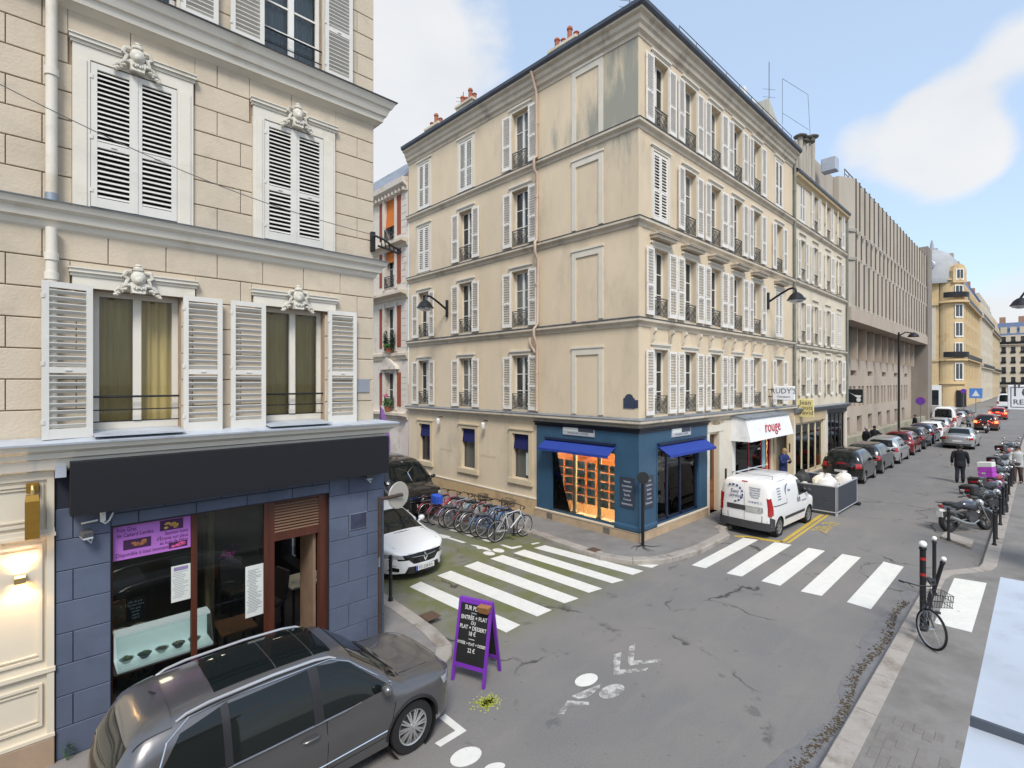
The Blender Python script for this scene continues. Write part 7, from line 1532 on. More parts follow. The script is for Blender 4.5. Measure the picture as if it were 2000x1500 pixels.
# ---- generic town cars seen from behind
def town(name, label, loc, rz, paint, L=4.0, Wd=1.75, H=1.48, kind='hatch', group='cars parked along the left kerb', lit=0, wr=.31, plate=True, dark=False):
    s = L / 4.0; hL = L / 2
    if kind == 'sedan': top = [(-hL, .86), (-hL + .06, .95), (-hL + .5, 1.0), (-hL + .75, 1.06), (-hL + 1.15, H - .08), (-hL + 1.6, H), (.15, H), (.5, H - .1), (hL - 1.15, .98), (hL - .8, .90), (hL - .3, .78), (hL, .55)]
    elif kind == 'van': top = [(-hL, 1.3), (-hL + .05, H - .08), (-hL + .2, H), (.6, H), (.95, H - .15), (hL - .95, 1.2), (hL - .7, 1.1), (hL - .3, .95), (hL, .6)]
    else: top = [(-hL, .75), (-hL + .05, .98), (-hL + .30, H - .16), (-hL + .55, H - .04), (-hL + 1.2, H), (.1, H - .01), (.45, H - .12), (hL - 1.0, .98), (hL - .75, .90), (hL - .3, .77), (hL, .55)]
    c = Car(name, label, dict(L=L, W=Wd, top=top, belt=.93 if kind != 'van' else 1.1, zs=.72, sill=.22, n=5, tum=.2, wx=(hL - .75, -hL + .72), wr=wr, Rf=.6, mf=2.4, Rr=.3 if kind != 'van' else .14, mr=2.8, spokes=5), loc, rz, paint, 'car' if kind != 'van' else 'van', group)
    if kind == 'sedan': c.patch('top', ((-hL + .72, -.62), (-hL + 1.22, -.5), (-hL + 1.22, .5), (-hL + .72, .62)), car_glass, 'rear_window', .006, 6, 10)
    elif kind == 'hatch': c.patch('rear', ((-.60, .98), (.60, .98), (.50, H - .15), (-.50, H - .15)), car_glass, 'rear_window', .006, 8, 6)
    else: c.patch('rear', ((-.66, 1.2), (.66, 1.2), (.62, H - .2), (-.62, H - .2)), car_glass, 'rear_window', .006, 8, 5)
    b = .95 if kind != 'van' else 1.12; q = hL - 1.15
    c.patch('side', ((-.12, b), (q, b + .02), (.38, c.zt(.38) - .09), (-.12, c.zt(-.12) - .1)), car_glass, 'front_window', .006, 8, 5); r_ = -hL + (.55 if kind == 'hatch' else 1.0); c.patch('side', ((r_, b + .05), (-.2, b), (-.2, c.zt(-.2) - .1), (r_ + .2, c.zt(r_ + .2) - .12)), car_glass, 'back_window', .006, 8, 5)
    c.patch('top', ((.5, -.5 * Wd / 1.75), (hL - 1.02, -.66), (hL - 1.02, .66), (.5, .5)), car_glass, 'windscreen', .006, 6, 8)
    lm = M('lit_brake_lamp', (.5, .02, .01), .2, var=0, emit=((1, .06, .02), 6)) if lit else red_lamp
    for sg in (-1, 1):
        zz = (.80, 1.25) if kind == 'van' else (.66, .85) if kind == 'sedan' else (.72, .96); c.patch('rear', ((sg * Wd * .33, zz[0]), (sg * Wd * .475, zz[0] + .02), (sg * Wd * .465, zz[1]), (sg * Wd * .36, zz[1] - .02)), lm, 'tail_lamp', .010, 5, 5); c.patch('side', ((-hL + .015, zz[0] + .02), (-hL + .16, zz[0] + .04), (-hL + .12, zz[1] - .02), (-hL + .03, zz[1])), lm, 'tail_lamp_side', .008, 3, 4, sides=(sg,))
    c.patch('rear', ((-Wd * .40, .26), (Wd * .40, .26), (Wd * .42, .40), (-Wd * .42, .40)), grb, 'rear_bumper', .010, 10, 3)
    if plate: c.patch('rear', ((-.26, .52), (.26, .52), (.26, .63), (-.26, .63)), MT['blurred_plate'] if dark else plate_m, 'number_plate', .012, 3, 2)
    c.line('side', [(-.15, .35), (-.15, .9)], .005, seam, 'door_seam'); c.mirrors(hL - 1.25, b + .02, paint); return c
silver = paint_m('silver_paint', (.46, .46, .46), .6, .3); dred = paint_m('dark_red_paint', (.16, .012, .016), .3, .25); dgrey = paint_m('dark_grey_paint', (.035, .036, .04), .4, .25); navy_p = paint_m('navy_paint', (.018, .025, .07), .3, .25); rpaint = paint_m('red_paint', (.36, .015, .012), .1, .25); copper = paint_m('copper_brown_paint', (.13, .035, .02), .4, .25)
town('small_black_car', 'small black hatchback with a blurred plate, nearest in the parked row', (29.05, 6.45, 0), 0, BK, 3.5, 1.67, 1.55, dark=True, wr=.30)
town('parked_car', 'black five-door hatchback parked second in the row', (33.0, 6.45, 0), 0, dgrey, 3.95, 1.72, 1.48)
town('parked_car', 'silver hatchback with tall red tail lamps parked third in the row', (37.55, 6.45, 0), 0, silver, 4.0, 1.75, 1.50)
town('parked_car', 'dark red and black small car parked fourth in the row', (42.3, 6.45, 0), 0, dred, 3.8, 1.7, 1.5)
town('parked_car', 'dark grey hatchback parked fifth in the row', (46.7, 6.45, 0), 0, dgrey, 4.0, 1.75, 1.5)
town('parked_car', 'navy blue hatchback parked sixth in the row', (51.0, 6.45, 0), 0, navy_p, 4.1, 1.75, 1.48)
town('parked_car', 'white sports hatchback parked seventh in the row', (55.8, 6.45, 0), 0, WH_, 4.1, 1.78, 1.42)
town('parked_car', 'silver-grey car with red tail lamps parked eighth in the row', (60.4, 6.45, 0), 0, silver, 4.1, 1.75, 1.5)
town('parked_van', 'large white van parked near the far end of the row', (67.5, 6.7, 0), 0, VW, 5.0, 1.95, 2.25, 'van', wr=.33)
town('parked_car', 'black estate car with a raised tailgate edge beyond the parked row', (64.0, 4.9, 0), R(4), dgrey, 3.6, 1.7, 1.55) if False else None
town('driving_car', 'silver saloon car driving away down the middle of the street', (49.2, 4.05, 0), R(-1), silver, 4.5, 1.78, 1.43, 'sedan', 'cars driving away', wr=.32)
town('driving_car', 'copper brown car with orange lamps driving beyond the silver saloon', (68.8, 3.75, 0), 0, copper, 4.0, 1.8, 1.6, 'hatch', 'cars driving away', lit=1)
town('driving_car', 'red car braking with bright lamps far down the street', (89, 3.8, 0), 0, rpaint, 3.9, 1.7, 1.55, 'hatch', 'cars driving away', lit=1)
town('delivery_truck', 'white box van driving at the far end of the street', (128, 4.6, 0), 0, VW, 5.6, 2.05, 2.6, 'van', 'cars driving away', wr=.35)
town('parked_car', 'pale grey car parked beyond the large white van', (75, 6.5, 0), 0, silver, 4.1, 1.75, 1.5)
town('parked_car', 'dark car parked last before the golden domed building', (81, 6.5, 0), 0, dgrey, 4.1, 1.75, 1.5)
# ================================================================== bicycles
_bw = {}
def bike(label, loc, rz, col, lean=0, steer=0, basket=False, guard=False, group='bicycles parked along the side street', bag=None, seat=None):
    t = thing('bicycle', label, 'bicycle', loc, rz, group, RX(lean)); k = W(t); r = .335; fx, rx_ = .52, -.50
    fm = M('bike_' + '_'.join(f'{int(x * 100)}' for x in col), col, .35, .2, var=0, coat=.5)
    if 'w' not in _bw:
        ty = MB(); ty.tube([((r - .018) * math.cos(a), 0, (r - .018) * math.sin(a)) for a in [2 * math.pi * i / 32 for i in range(32)]], .018, 6, True)
        ri = MB(); ri.tube([((r - .042) * math.cos(a), 0, (r - .042) * math.sin(a)) for a in [2 * math.pi * i / 32 for i in range(32)]], .011, 5, True)
        sp_ = MB()
        for i in range(18): a = 2 * math.pi * i / 18; sp_.cyl((.02 * math.cos(a + 1), .02 * (-1) ** i, .02 * math.sin(a + 1)), ((r - .045) * math.cos(a), 0, (r - .045) * math.sin(a)), .0022, n=3, caps=False)
        sp_.cyl((0, -.045, 0), (0, .045, 0), .02, n=8)
        _bw['w'] = (ty.mesh('wheel', rubber, 1), ri.mesh('rim', M('bike_rim', (.5, .5, .52), .35, .6), 1), sp_.mesh('spoke', M('steel_spoke', (.5, .5, .5), .3, .8)))
    ste = T(fx - .045, 0, .0) @ RZ(steer) @ T(-(fx - .045), 0, 0)
    def wh(mw):
        a, b, c = _bw['w']; o = put('wheel', a, t, mw); put('rim', b, o, mw); tag(put('spoke', c, o, mw), kind='stuff')
    wh(k @ T(rx_, 0, r)); wh(k @ ste @ T(fx, 0, r))
    m = MB(); bb = (-.06, 0, .29); st_ = (-.20, 0, .80); ht, hb = (.31, 0, .86), (.36, 0, .70)
    for a, b, w_ in ((bb, st_, .016), (st_, ht, .015), (bb, hb, .018), (ht, hb, .019)): m.cyl(a, b, w_, n=8)
    for sy in (-.05, .05): m.cyl((bb[0], sy * .5, bb[2]), (rx_, sy, r), .009, n=6); m.cyl((st_[0], sy * .3, st_[2] - .06), (rx_, sy, r), .008, n=6)
    m.obj('frame', fm, t, k, smooth=True)
    m = MB(); m.cyl((.365, 0, .69), (.375, 0, .64), .02, n=8)
    for sy in (-.05, .05): m.tube([(.375, sy, .66), (.42, sy, .5), (fx, sy, r)], .011, 6)
    m.obj('fork', fm, t, k @ ste, smooth=True)
    m = MB(); m.cyl((.31, 0, .86), (.29, 0, .98), .013, n=6); m.tube([(.16, -.29, 1.0), (.26, -.24, 1.02), (.32, -.1, 1.0), (.32, .1, 1.0), (.26, .24, 1.02), (.16, .29, 1.0)], .012, 6); m.obj('handlebar', black_pl, t, k @ ste, smooth=True)
    m = MB()
    for sy in (-1, 1): m.cyl((.12, sy * .30, 1.0), (.20, sy * .275, 1.005), .018, n=6); m.cyl((.24, sy * .22, 1.0), (.33, sy * .2, .97), .006, n=4)
    m.obj('grip', rubber, t, k @ ste); m = MB(); m.cyl(st_, (-.225, 0, .92), .013, n=6); m.obj('seat_post', chrome, t, k)
    m = MB(); m.hexa([(-.36, -.075, .91), (-.06, -.018, .92), (-.06, .018, .92), (-.36, .075, .91), (-.35, -.065, .965), (-.07, -.012, .95), (-.07, .012, .95), (-.35, .065, .965)]); m.obj('saddle', seat or black_pl, t, k)
    m = MB(); m.lathe([(.09, -.004), (.09, .004)], 16, T(bb[0], -.06, bb[2]) @ RX(R(90))); m.cyl((bb[0], -.07, bb[2]), (bb[0] + .10, -.085, bb[2] - .13), .009, n=5); m.cyl((bb[0], .07, bb[2]), (bb[0] - .10, .085, bb[2] + .13), .009, n=5); m.tube([(bb[0], -.06, bb[2] + .09), (rx_, -.055, r + .04), (rx_ - .04, -.055, r), (rx_, -.055, r - .04), (bb[0], -.06, bb[2] - .09)], .005, 4); m.obj('crank', grey_pl, t, k)
    for sx, sy, sz in ((.10, -.12, -.13), (-.10, .12, .13)): MB().box(bb[0] + sx - .045, bb[0] + sx + .045, sy - .04, sy + .04, bb[2] + sz - .012, bb[2] + sz + .012).obj('pedal', black_pl, t, k)
    if guard:
        for cx, kk in ((rx_, k), (fx, k @ ste)): m = MB(); m.tube([(cx + (r + .02) * math.cos(a), 0, r + (r + .02) * math.sin(a)) for a in [R(20 + 12 * i) for i in range(13)]], .016, 5); m.obj('mudguard', fm, t, kk, smooth=True)
        m = MB(); m.box(rx_ - .2, rx_ + .18, -.06, .06, .72, .735); m.cyl((rx_ - .1, .05, .73), (rx_, .05, r), .006, n=4); m.cyl((rx_ - .1, -.05, .73), (rx_, -.05, r), .006, n=4); m.obj('carrier', grey_pl, t, k)
    if basket:
        m = MB()
        for i in range(9):
            for (a, b) in (((-.17, .17)),): x = .45 + .25 * i / 8; m.cyl((x, a, .80), (x, a * 1.1, 1.0), .004, n=3); m.cyl((x, b, .80), (x, b * 1.1, 1.0), .004, n=3)
            y = -.17 + .34 * i / 8; m.cyl((.45, y, .8), (.45, y, 1.0), .004, n=3); m.cyl((.70, y, .8), (.71, y, 1.0), .004, n=3); m.cyl((.45, y, .8), (.7, y, .8), .004, n=3)
        for z in (.8, .9, 1.0): m.tube([(.45, -.18, z), (.71, -.18, z), (.71, .18, z), (.45, .18, z)], .005, 4, True)
        m.obj('basket', black_pl, t, k @ ste)
    if bag: m = MB(); m.bbox(-.62, -.35, -.17, .17, .74, 1.0, .02); m.obj('child_seat', M('bag_' + bag[0], bag[1], .7, var=.4, scale=9), t, k)
    return t
bl2 = [((10.42, 10.98, 0), -9, (.62, .62, .62), 'white and black racing-style bicycle at the near end of the bicycle row'), ((10.40, 11.38, 0), -14, (.04, .08, .22), 'dark blue bicycle second from the near end of the row'), ((10.38, 11.75, 0), -6, (.10, .22, .42), 'mid blue bicycle with pale rims third in the row'),
       ((10.36, 12.10, 0), -12, (.30, .30, .31), 'grey bicycle in the middle of the row'), ((10.34, 12.46, 0), -8, (.28, .03, .04), 'dark red bicycle with black saddle bag in the middle of the row'), ((10.30, 12.85, 0), -15, (.02, .02, .022), 'black bicycle with basket left of the middle of the row'), ((10.28, 13.25, 0), -5, (.30, .45, .55), 'pale blue bicycle next to the red one')]
for i, (l, a, co, lb) in enumerate(bl2): bike(lb, l, R(a), co, R((-1) ** i * 5), R((-1) ** i * 8), basket=i in (2, 5), guard=i > 0)
bike('pink and red bicycle with a blue child seat near the far end of the row', (10.2, 13.75, 0), R(-4), (.55, .06, .13), R(4), .1, guard=True, bag=('blue_white', (.03, .10, .55)))
bike('red bicycle partly hidden at the far end of the row', (10.15, 14.1, 0), R(-10), (.45, .03, .03), R(-5), 0, guard=True)
bike('black bicycle with basket chained to the red-banded post on the right pavement', (11.72, 1.42, SWZ), R(187), (.02, .022, .03), R(-3), R(38), True, False, 'bicycle on the right pavement')
t = thing('rack_post', 'short dark steel bicycle rack stand beside the white racing bicycle', 'rack', (9.9, 11.1, 0)); m = MB(); m.tube([(9.95, 11.16, 0), (9.95, 11.16, .75), (10.1, 11.16, .85), (10.6, 11.16, .85), (10.75, 11.16, .75), (10.75, 11.16, 0)], .022, 8); m.obj('hoop', iron, t, Matrix(), True)

# ================================================================== motorcycles
def moto(label, loc, rz, col, case=None, boxes=False, scooter=False):
    t = thing('motorcycle', label, 'motorcycle', loc, rz, 'motorcycles parked along the right kerb', RX(R(-7))); k = W(t)
    pm2 = paint_m('moto_' + '_'.join(f'{int(x * 100)}' for x in col), col, .2, .25); r = .31; fx, rx_ = .72, -.70
    if 'm' not in _bw:
        ty = MB(); ty.lathe([(.20, -.05), (.28, -.075), (.31, -.04), (.315, 0), (.31, .04), (.28, .075), (.20, .05)], 26, RX(R(90)), caps=False)
        ri = MB(); ri.lathe([(.205, -.045), (.19, -.045), (.19, .045), (.205, .045)], 26, RX(R(90)), caps=False)
        for i in range(5): a = 2 * math.pi * i / 5; ri.hexa([(.03 * math.cos(a) - .02 * math.sin(a), -.02, .03 * math.sin(a) + .02 * math.cos(a)), (.2 * math.cos(a) - .015 * math.sin(a), -.02, .2 * math.sin(a) + .015 * math.cos(a)), (.2 * math.cos(a) + .015 * math.sin(a), -.02, .2 * math.sin(a) - .015 * math.cos(a)), (.03 * math.cos(a) + .02 * math.sin(a), -.02, .03 * math.sin(a) - .02 * math.cos(a)), (.03 * math.cos(a) - .02 * math.sin(a), .02, .03 * math.sin(a) + .02 * math.cos(a)), (.2 * math.cos(a) - .015 * math.sin(a), .02, .2 * math.sin(a) + .015 * math.cos(a)), (.2 * math.cos(a) + .015 * math.sin(a), .02, .2 * math.sin(a) - .015 * math.cos(a)), (.03 * math.cos(a) + .02 * math.sin(a), .02, .03 * math.sin(a) - .02 * math.cos(a))])
        ri.cyl((0, -.06, 0), (0, .06, 0), .045, n=10); _bw['m'] = (ty.mesh('wheel', rubber, 1), ri.mesh('rim', M('moto_rim', (.16, .16, .17), .35, .7), 1))
    def wh(mw): o = put('wheel', _bw['m'][0], t, mw); put('rim', _bw['m'][1], o, mw)
    wh(k @ T(rx_, 0, r)); wh(k @ T(fx, 0, r))
    m = MB(); m.hexa([(-.12, -.12, .28), (.32, -.12, .28), (.32, .12, .28), (-.12, .12, .28), (-.15, -.14, .58), (.30, -.13, .60), (.30, .13, .60), (-.15, .14, .58)]); m.cyl((-.02, -.19, .40), (-.02, .19, .40), .11, n=14)
    for i in range(5): m.box(.12, .36, -.14, .14, .44 + i * .035, .455 + i * .035)
    m.obj('engine', M('engine_metal', (.09, .09, .095), .4, .6, var=.4, scale=15), t, k)
    m = MB(); m.ball((.10, 0, .80), (.34, .17, .15), 16, 10); m.obj('fuel_tank', pm2, t, k, smooth=True)
    m = MB(); m.tube([(-.12, 0, .80), (-.35, 0, .76), (-.55, 0, .82), (-.78, 0, .88)], [.11, .13, .12, .06], 8); m.obj('seat', black_pl, t, k, smooth=True)
    m = MB(); m.hexa([(-.85, -.07, .74), (-.45, -.10, .66), (-.45, .10, .66), (-.85, .07, .74), (-.90, -.06, .84), (-.5, -.09, .78), (-.5, .09, .78), (-.90, .06, .84)]); m.obj('tail_panel', pm2, t, k); m = MB()
    for sy in (-.1, .1): m.cyl((fx, sy, r), (.46, sy, .88), .026, n=8); m.cyl((rx_, sy * 1.1, r), (-.10, sy * 1.1, .38), .025, n=6); m.cyl((-.62, sy, .70), (-.20, sy, .50), .02, n=6)
    m.obj('fork', M('fork_metal', (.3, .3, .3), .3, .7), t, k, smooth=True)
    m = MB(); m.tube([(fx + (r + .025) * math.cos(a), 0, r + (r + .025) * math.sin(a)) for a in [R(35 + 13 * i) for i in range(9)]], .055, 6); m.obj('front_mudguard', pm2, t, k, smooth=True)
    m = MB(); m.tube([(.34, -.38, 1.00), (.42, -.24, 1.04), (.46, -.08, .98), (.46, .08, .98), (.42, .24, 1.04), (.34, .38, 1.00)], .014, 6)
    for sy in (-1, 1): m.cyl((.32, sy * .42, .995), (.36, sy * .33, 1.005), .02, n=6)
    m.obj('handlebar', black_pl, t, k, smooth=True)
    for sy in (-1, 1): m = MB(); m.cyl((.42, sy * .26, 1.04), (.44, sy * .34, 1.18), .007, n=4); m.ball((.44, sy * .36, 1.20), (.025, .075, .05), 8, 6); m.obj('mirror', M('mirror_shell', (.55, .56, .58), .15, .8), t, k, smooth=True)
    MB().ball((.60, 0, .84), (.10, .11, .12), 12, 8).obj('headlamp', lamp_clear, t, k, smooth=True)
    m = MB(); m.tube([(.30, -.15, .34), (.0, -.19, .24), (-.35, -.20, .30), (-.80, -.21, .48)], [.025, .03, .055, .06], 10); m.obj('exhaust', M('exhaust_steel', (.42, .42, .42), .25, .8), t, k, smooth=True)
    MB().hexa([(-.93, -.06, .77), (-.88, -.06, .77), (-.88, .06, .77), (-.93, .06, .77), (-.95, -.06, .85), (-.90, -.06, .85), (-.90, .06, .85), (-.95, .06, .85)]).obj('tail_lamp', red_lamp, t, k); m = MB(); m.box(-1.0, -.985, -.1, .1, .48, .66); m.box(-1.0, -.80, -.02, .02, .64, .72); m.obj('number_plate', plate_m, t, k)
    m = MB(); m.cyl((.0, .14, .28), (-.10, .30, .0), .012, n=5); m.obj('side_stand', black_pl, t, k)
    if case: m = MB(); m.bbox(-1.08, -.66, -.22, .22, .90, 1.20, .05); m.obj('top_case', case, t, k); MB().box(-1.09, -1.075, -.12, .12, 1.0, 1.06).obj('case_reflector', red_lamp, t, k)
    else:
        m = MB(); m.tube([(-.55, -.10, .86), (-.95, -.12, .93), (-1.02, 0, .93), (-.95, .12, .93), (-.55, .10, .86)], .012, 5); m.obj('luggage_rack', black_pl, t, k)
    if boxes:
        for i, (z, mm) in enumerate(((.92, M('purple_carton', (.38, .05, .42), .7, var=.2, scale=6)), (1.12, MT['purple_carton']), (1.32, paper))): MB().bbox(-1.02 + .03 * i, -.62 + .02 * i, -.24, .22, z, z + .18, .012).obj('delivery_box', mm, t, k)
        m = MB(); m.hexa([(-.95, -.3, .35), (-.5, -.3, .35), (-.5, -.16, .35), (-.95, -.16, .35), (-1.0, -.32, .75), (-.48, -.32, .75), (-.48, -.16, .75), (-1.0, -.16, .75)]); m.obj('saddle_bag', MT['purple_carton'], t, k)
    return t
topk = M('gloss_top_case', (.015, .015, .017), .22, var=0, coat=.6)
for x, y, a, co, cs, bx_, lb in ((21.45, 1.62, -33, (.05, .055, .075), None, False, 'black and grey roadster motorcycle with chrome exhaust, nearest in the parked row'),
    (24.0, 1.25, -24, (.012, .012, .014), topk, False, 'black motorcycle with a round glossy top case, second in the row'), (26.2, 1.25, -20, (.02, .02, .022), topk, False, 'motorcycle with a square black top case and purple plate, third in the row'),
    (28.5, 1.2, -14, (.30, .02, .03), None, True, 'delivery motorcycle stacked with purple and white cartons'), (31.0, 1.2, -18, (.04, .05, .06), None, False, 'dark motorcycle behind the delivery motorcycle'), (33.6, 1.2, -16, (.2, .2, .21), topk, False, 'grey motorcycle with top case behind the walking woman'),
    (36.6, 1.25, -16, (.015, .015, .015), None, False, 'black motorcycle seventh in the right-hand row'), (40, 1.25, -14, (.35, .05, .02), topk, False, 'red motorcycle with top case far down the right row'), (44, 1.3, -14, (.02, .02, .03), None, False, 'last dark motorcycle visible in the right row')):
    moto(lb, (x, y, 0), R(a), co, cs, bx_)
SC_ = moto('scooter with a red tail lamp riding behind the copper brown car', (64.2, 3.5, 0), 0, (.3, .03, .02), topk); SC_['group'] = 'cars driving away'

# ================================================================== people
_dg = bpy.context.evaluated_depsgraph_get
def skin(verts, edges, mat, name, par, mw, root=0, sub=1):
    me = bpy.data.meshes.new('tmp'); me.from_pydata([v[0] for v in verts], edges, []); o = bpy.data.objects.new('tmp', me); C.objects.link(o)
    md = o.modifiers.new('s', 'SKIN'); md.use_smooth_shade = True; md.branch_smoothing = .4
    for i, v in enumerate(verts):
        r = v[1]; o.data.skin_vertices[0].data[i].radius = (r, r) if isinstance(r, (int, float)) else r
    o.data.skin_vertices[0].data[root].use_root = True
    sb = o.modifiers.new('d', 'SUBSURF'); sb.levels = sub; sb.render_levels = sub
    me2 = bpy.data.meshes.new_from_object(o.evaluated_get(_dg())); bpy.data.objects.remove(o); bpy.data.meshes.remove(me)
    me2.materials.clear(); me2.materials.append(mat)
    for p in me2.polygons: p.use_smooth = True
    return put(name, me2, par, mw)
def person(label, loc, rz, h, coat, trou, hair, arms, legs, coat_len=.0, shoe=None, lean=0, head=0, hat=None):
    """arms: per side (elbow, wrist) offsets; legs: per side (knee, ankle)"""
    t = thing('person', label, 'person', loc, rz); s = h / 1.75; k = W(t) @ Matrix.Scale(s, 4)
    L = lean; ch = (L * .8, 0, 1.36); nk = (L, 0, 1.50); hd = (L + head, 0, 1.63)
    V = [((0, 0, .95), .13), ((L * .4, 0, 1.15), .125), (ch, (.15, .11)), (nk, .055), ((hd[0], 0, 1.57), .06), (hd, .092), ((hd[0] + .005, 0, 1.70), .07)]; E = [(0, 1), (1, 2), (2, 3), (3, 4), (4, 5), (5, 6)]; J = {}
    for i, sg in enumerate((-1, 1)):
        sh = (ch[0], sg * .20, 1.40); el, wr = arms[i]; n = len(V)
        V += [(sh, .055), (el, .042), (wr, .03)]; E += [(2, n), (n, n + 1), (n + 1, n + 2)]; J[('a', sg)] = (sh, el, wr)
        d = (Vector(wr) - Vector(el)).normalized(); sd_ = Vector((0, 1, 0)); sd_ = (sd_ - d * sd_.dot(d)).normalized(); pm_ = Vector(wr) + d * .06; V.append((tuple(pm_), (.034, .016))); E.append((n + 2, n + 3)); up_ = d.cross(sd_)
        for q, (o_, l) in enumerate(((-.030, .060), (-.010, .075), (.010, .072), (.030, .055))): p0 = pm_ + d * .03 + sd_ * o_; p1 = p0 + d * l * .5; p2 = p1 + (d * .8 + up_ * .5) * l * .5; z = len(V); V += [(tuple(p0), .009), (tuple(p1), .008), (tuple(p2), .007)]; E += [(n + 3, z), (z, z + 1), (z + 1, z + 2)]
        p0 = Vector(wr) + d * .03 + up_ * .035; z = len(V); V += [(tuple(p0), .010), (tuple(p0 + d * .03 + up_ * .02), .009)]; E += [(n + 2, z), (z, z + 1)]
        hp = (0, sg * .09, .92); kn, an = legs[i]; n = len(V); toe = (an[0] + .15, an[1], an[2] - .05); V += [(hp, .095), (kn, .06), (an, .04), (toe, .032)]; E += [(0, n), (n, n + 1), (n + 1, n + 2), (n + 2, n + 3)]; J[('l', sg)] = (hp, kn, an, toe)
    skin(V, E, skin_m, 'body', t, k)
    m = MB(); hz = .88 - coat_len; m.lathe([(.215, hz), (.213, hz + .02), (.205, .98), (.198, 1.12), (.21, 1.26), (.218, 1.36), (.20, 1.43), (.13, 1.475), (.085, 1.50), (.075, 1.54), (.06, 1.545)], 18, None, .62, 1.0)
    for sg in (-1, 1): sh, el, wr = J[('a', sg)]; m.tube([(0 + ch[0] - ch[0], sg * .15, 1.41), (0, sg * .215, 1.37), tuple(Vector(el) - Vector((L * .8, 0, 0))), tuple(Vector(wr).lerp(Vector(el), .06) - Vector((L * .8, 0, 0)))], [.075, .078, .066, .050], 10)
    m.v = [(x + L * .8 * min(1, max(0, (z - .9) / .45)), y, z) for x, y, z in m.v]; m.obj('jacket', coat, t, k, smooth=2)
    m = MB(); m.lathe([(.15, .74), (.185, .84), (.19, .95), (.17, 1.02)], 16, None, .72, 1.0)
    for sg in (-1, 1): hp, kn, an, toe = J[('l', sg)]; m.tube([(0, sg * .085, .92), (hp[0], sg * .095, .80), kn, ((kn[0] + an[0]) / 2 - .01, an[1], (kn[2] + an[2]) / 2), (an[0] - .01, an[1], an[2] - .02)], [.10, .108, .078, .074, .066], 12)
    m.obj('trousers', trou, t, k, smooth=2)
    for sg in (-1, 1): hp, kn, an, toe = J[('l', sg)]; skin([((an[0] - .06, an[1], an[2] - .045), .045), ((an[0] + .05, an[1], an[2] - .045), .048), ((toe[0] + .02, an[1], an[2] - .055), .036)], [(0, 1), (1, 2)], shoe or black_pl, 'shoe', t, k)
    m = MB(); m.ball((hd[0] - .022, 0, 1.665), (.105, .092, .105), 12, 8); 
    if hair[1]: m.ball((hd[0] - .05, 0, 1.57), (.075, .09, .13), 10, 7)
    m.obj('hair', hair[0], t, k, smooth=True)
    m = MB(); m.ball((hd[0] + .098, 0, 1.625), (.018, .014, .024), 6, 5); m.obj('nose', skin_m, t, k, smooth=True); m = MB()
    for sg in (-1, 1): m.ball((hd[0] + .082, sg * .034, 1.655), (.010, .014, .008), 6, 4)
    m.obj('eyes', black_pl, t, k); m = MB(); m.box(hd[0] + .080, hd[0] + .088, -.022, .022, 1.575, 1.583); m.obj('mouth', M('lip', (.3, .12, .1), .6), t, k)
    for sg in (-1, 1): MB().ball((hd[0] - .005, sg * .093, 1.63), (.022, .010, .032), 6, 5).obj('ear', skin_m, t, k, smooth=True)
    if hat: m = MB(); m.ball((hd[0], 0, 1.70), (.11, .10, .07), 12, 6); m.obj('hat', hat, t, k, smooth=True)
    return t
dn = M('dark_navy_cloth', (.012, .013, .018), .9, var=.2, scale=8); dj = M('dark_denim', (.02, .022, .03), .9, var=.2, scale=10); hb_ = M('dark_hair', (.015, .012, .010), .6, var=.2, scale=20); blo = M('fair_hair', (.38, .25, .12), .6, var=.2, scale=20); gh = M('grey_hair', (.28, .27, .26), .6); bc = M('blue_coat', (.015, .028, .11), .85, var=.15, scale=6); tan_c = M('pale_grey_coat', (.42, .43, .42), .85, var=.1); br_t = M('brown_trouser', (.07, .045, .04), .9, var=.2)
hang = lambda f=0: [((.0 + f, -.27, 1.13), (.07 + f, -.28, .90)), ((-.02 - f, .27, 1.13), (.03 - f, .28, .89))]
stand = [((.02, -.10, .50), (0, -.10, .09)), ((.02, .10, .50), (.0, .10, .09))]
person('person in a dark hooded jacket and jeans walking away down the middle of the road', (*gp(1875, 943), 0), R(2), 1.78, dn, dj, (hb_, False), hang(.04), [((.10, -.09, .50), (.05, -.10, .09)), ((-.0, .09, .50), (-.12, .10, .10))], .12)
person('person in a long dark blue coat leaning in the doorway looking at a phone', (23.6, 7.72, SWZ), R(-110), 1.72, bc, dj, (blo, True), [((.14, -.24, 1.12), (.30, -.10, 1.22)), ((.14, .24, 1.12), (.30, .08, 1.22))], stand, .25, head=.03, lean=.03)
person('person in a dark jacket with a pale collar standing behind the second parked car', (37.8, 7.55, SWZ), R(-40), 1.78, dn, dj, (gh, False), hang(), stand, .1)
person('person in dark clothes reaching out beside the third parked car', (39.6, 7.5, SWZ), R(-20), 1.75, dn, dj, (hb_, False), [((.2, -.26, 1.2), (.42, -.2, 1.25)), ((.1, .27, 1.15), (.3, .25, 1.1))], stand, .1, lean=.05)
person('person in black standing by the concrete parapet further down the pavement', (55.5, 7.6, SWZ), R(120), 1.75, dn, dn, (hb_, False), hang(), stand, .15)
person('person in a grey coat crossing behind the white van', (66.0, 4.9, 0), R(170), 1.72, M('grey_overcoat', (.2, .2, .2), .85), dj, (hb_, False), hang(.05), stand, .2)
person('person in a pale coat walking on the right pavement at the picture edge', (*gp(1988, 944, SWZ), SWZ), R(175), 1.68, tan_c, br_t, (hb_, True), [((.06, -.26, 1.14), (.25, -.2, 1.05)), ((-.04, .27, 1.13), (.02, .28, .9))], [((.12, -.09, .5), (.12, -.1, .09)), ((.05, .09, .5), (-.12, .1, .1))], .1)
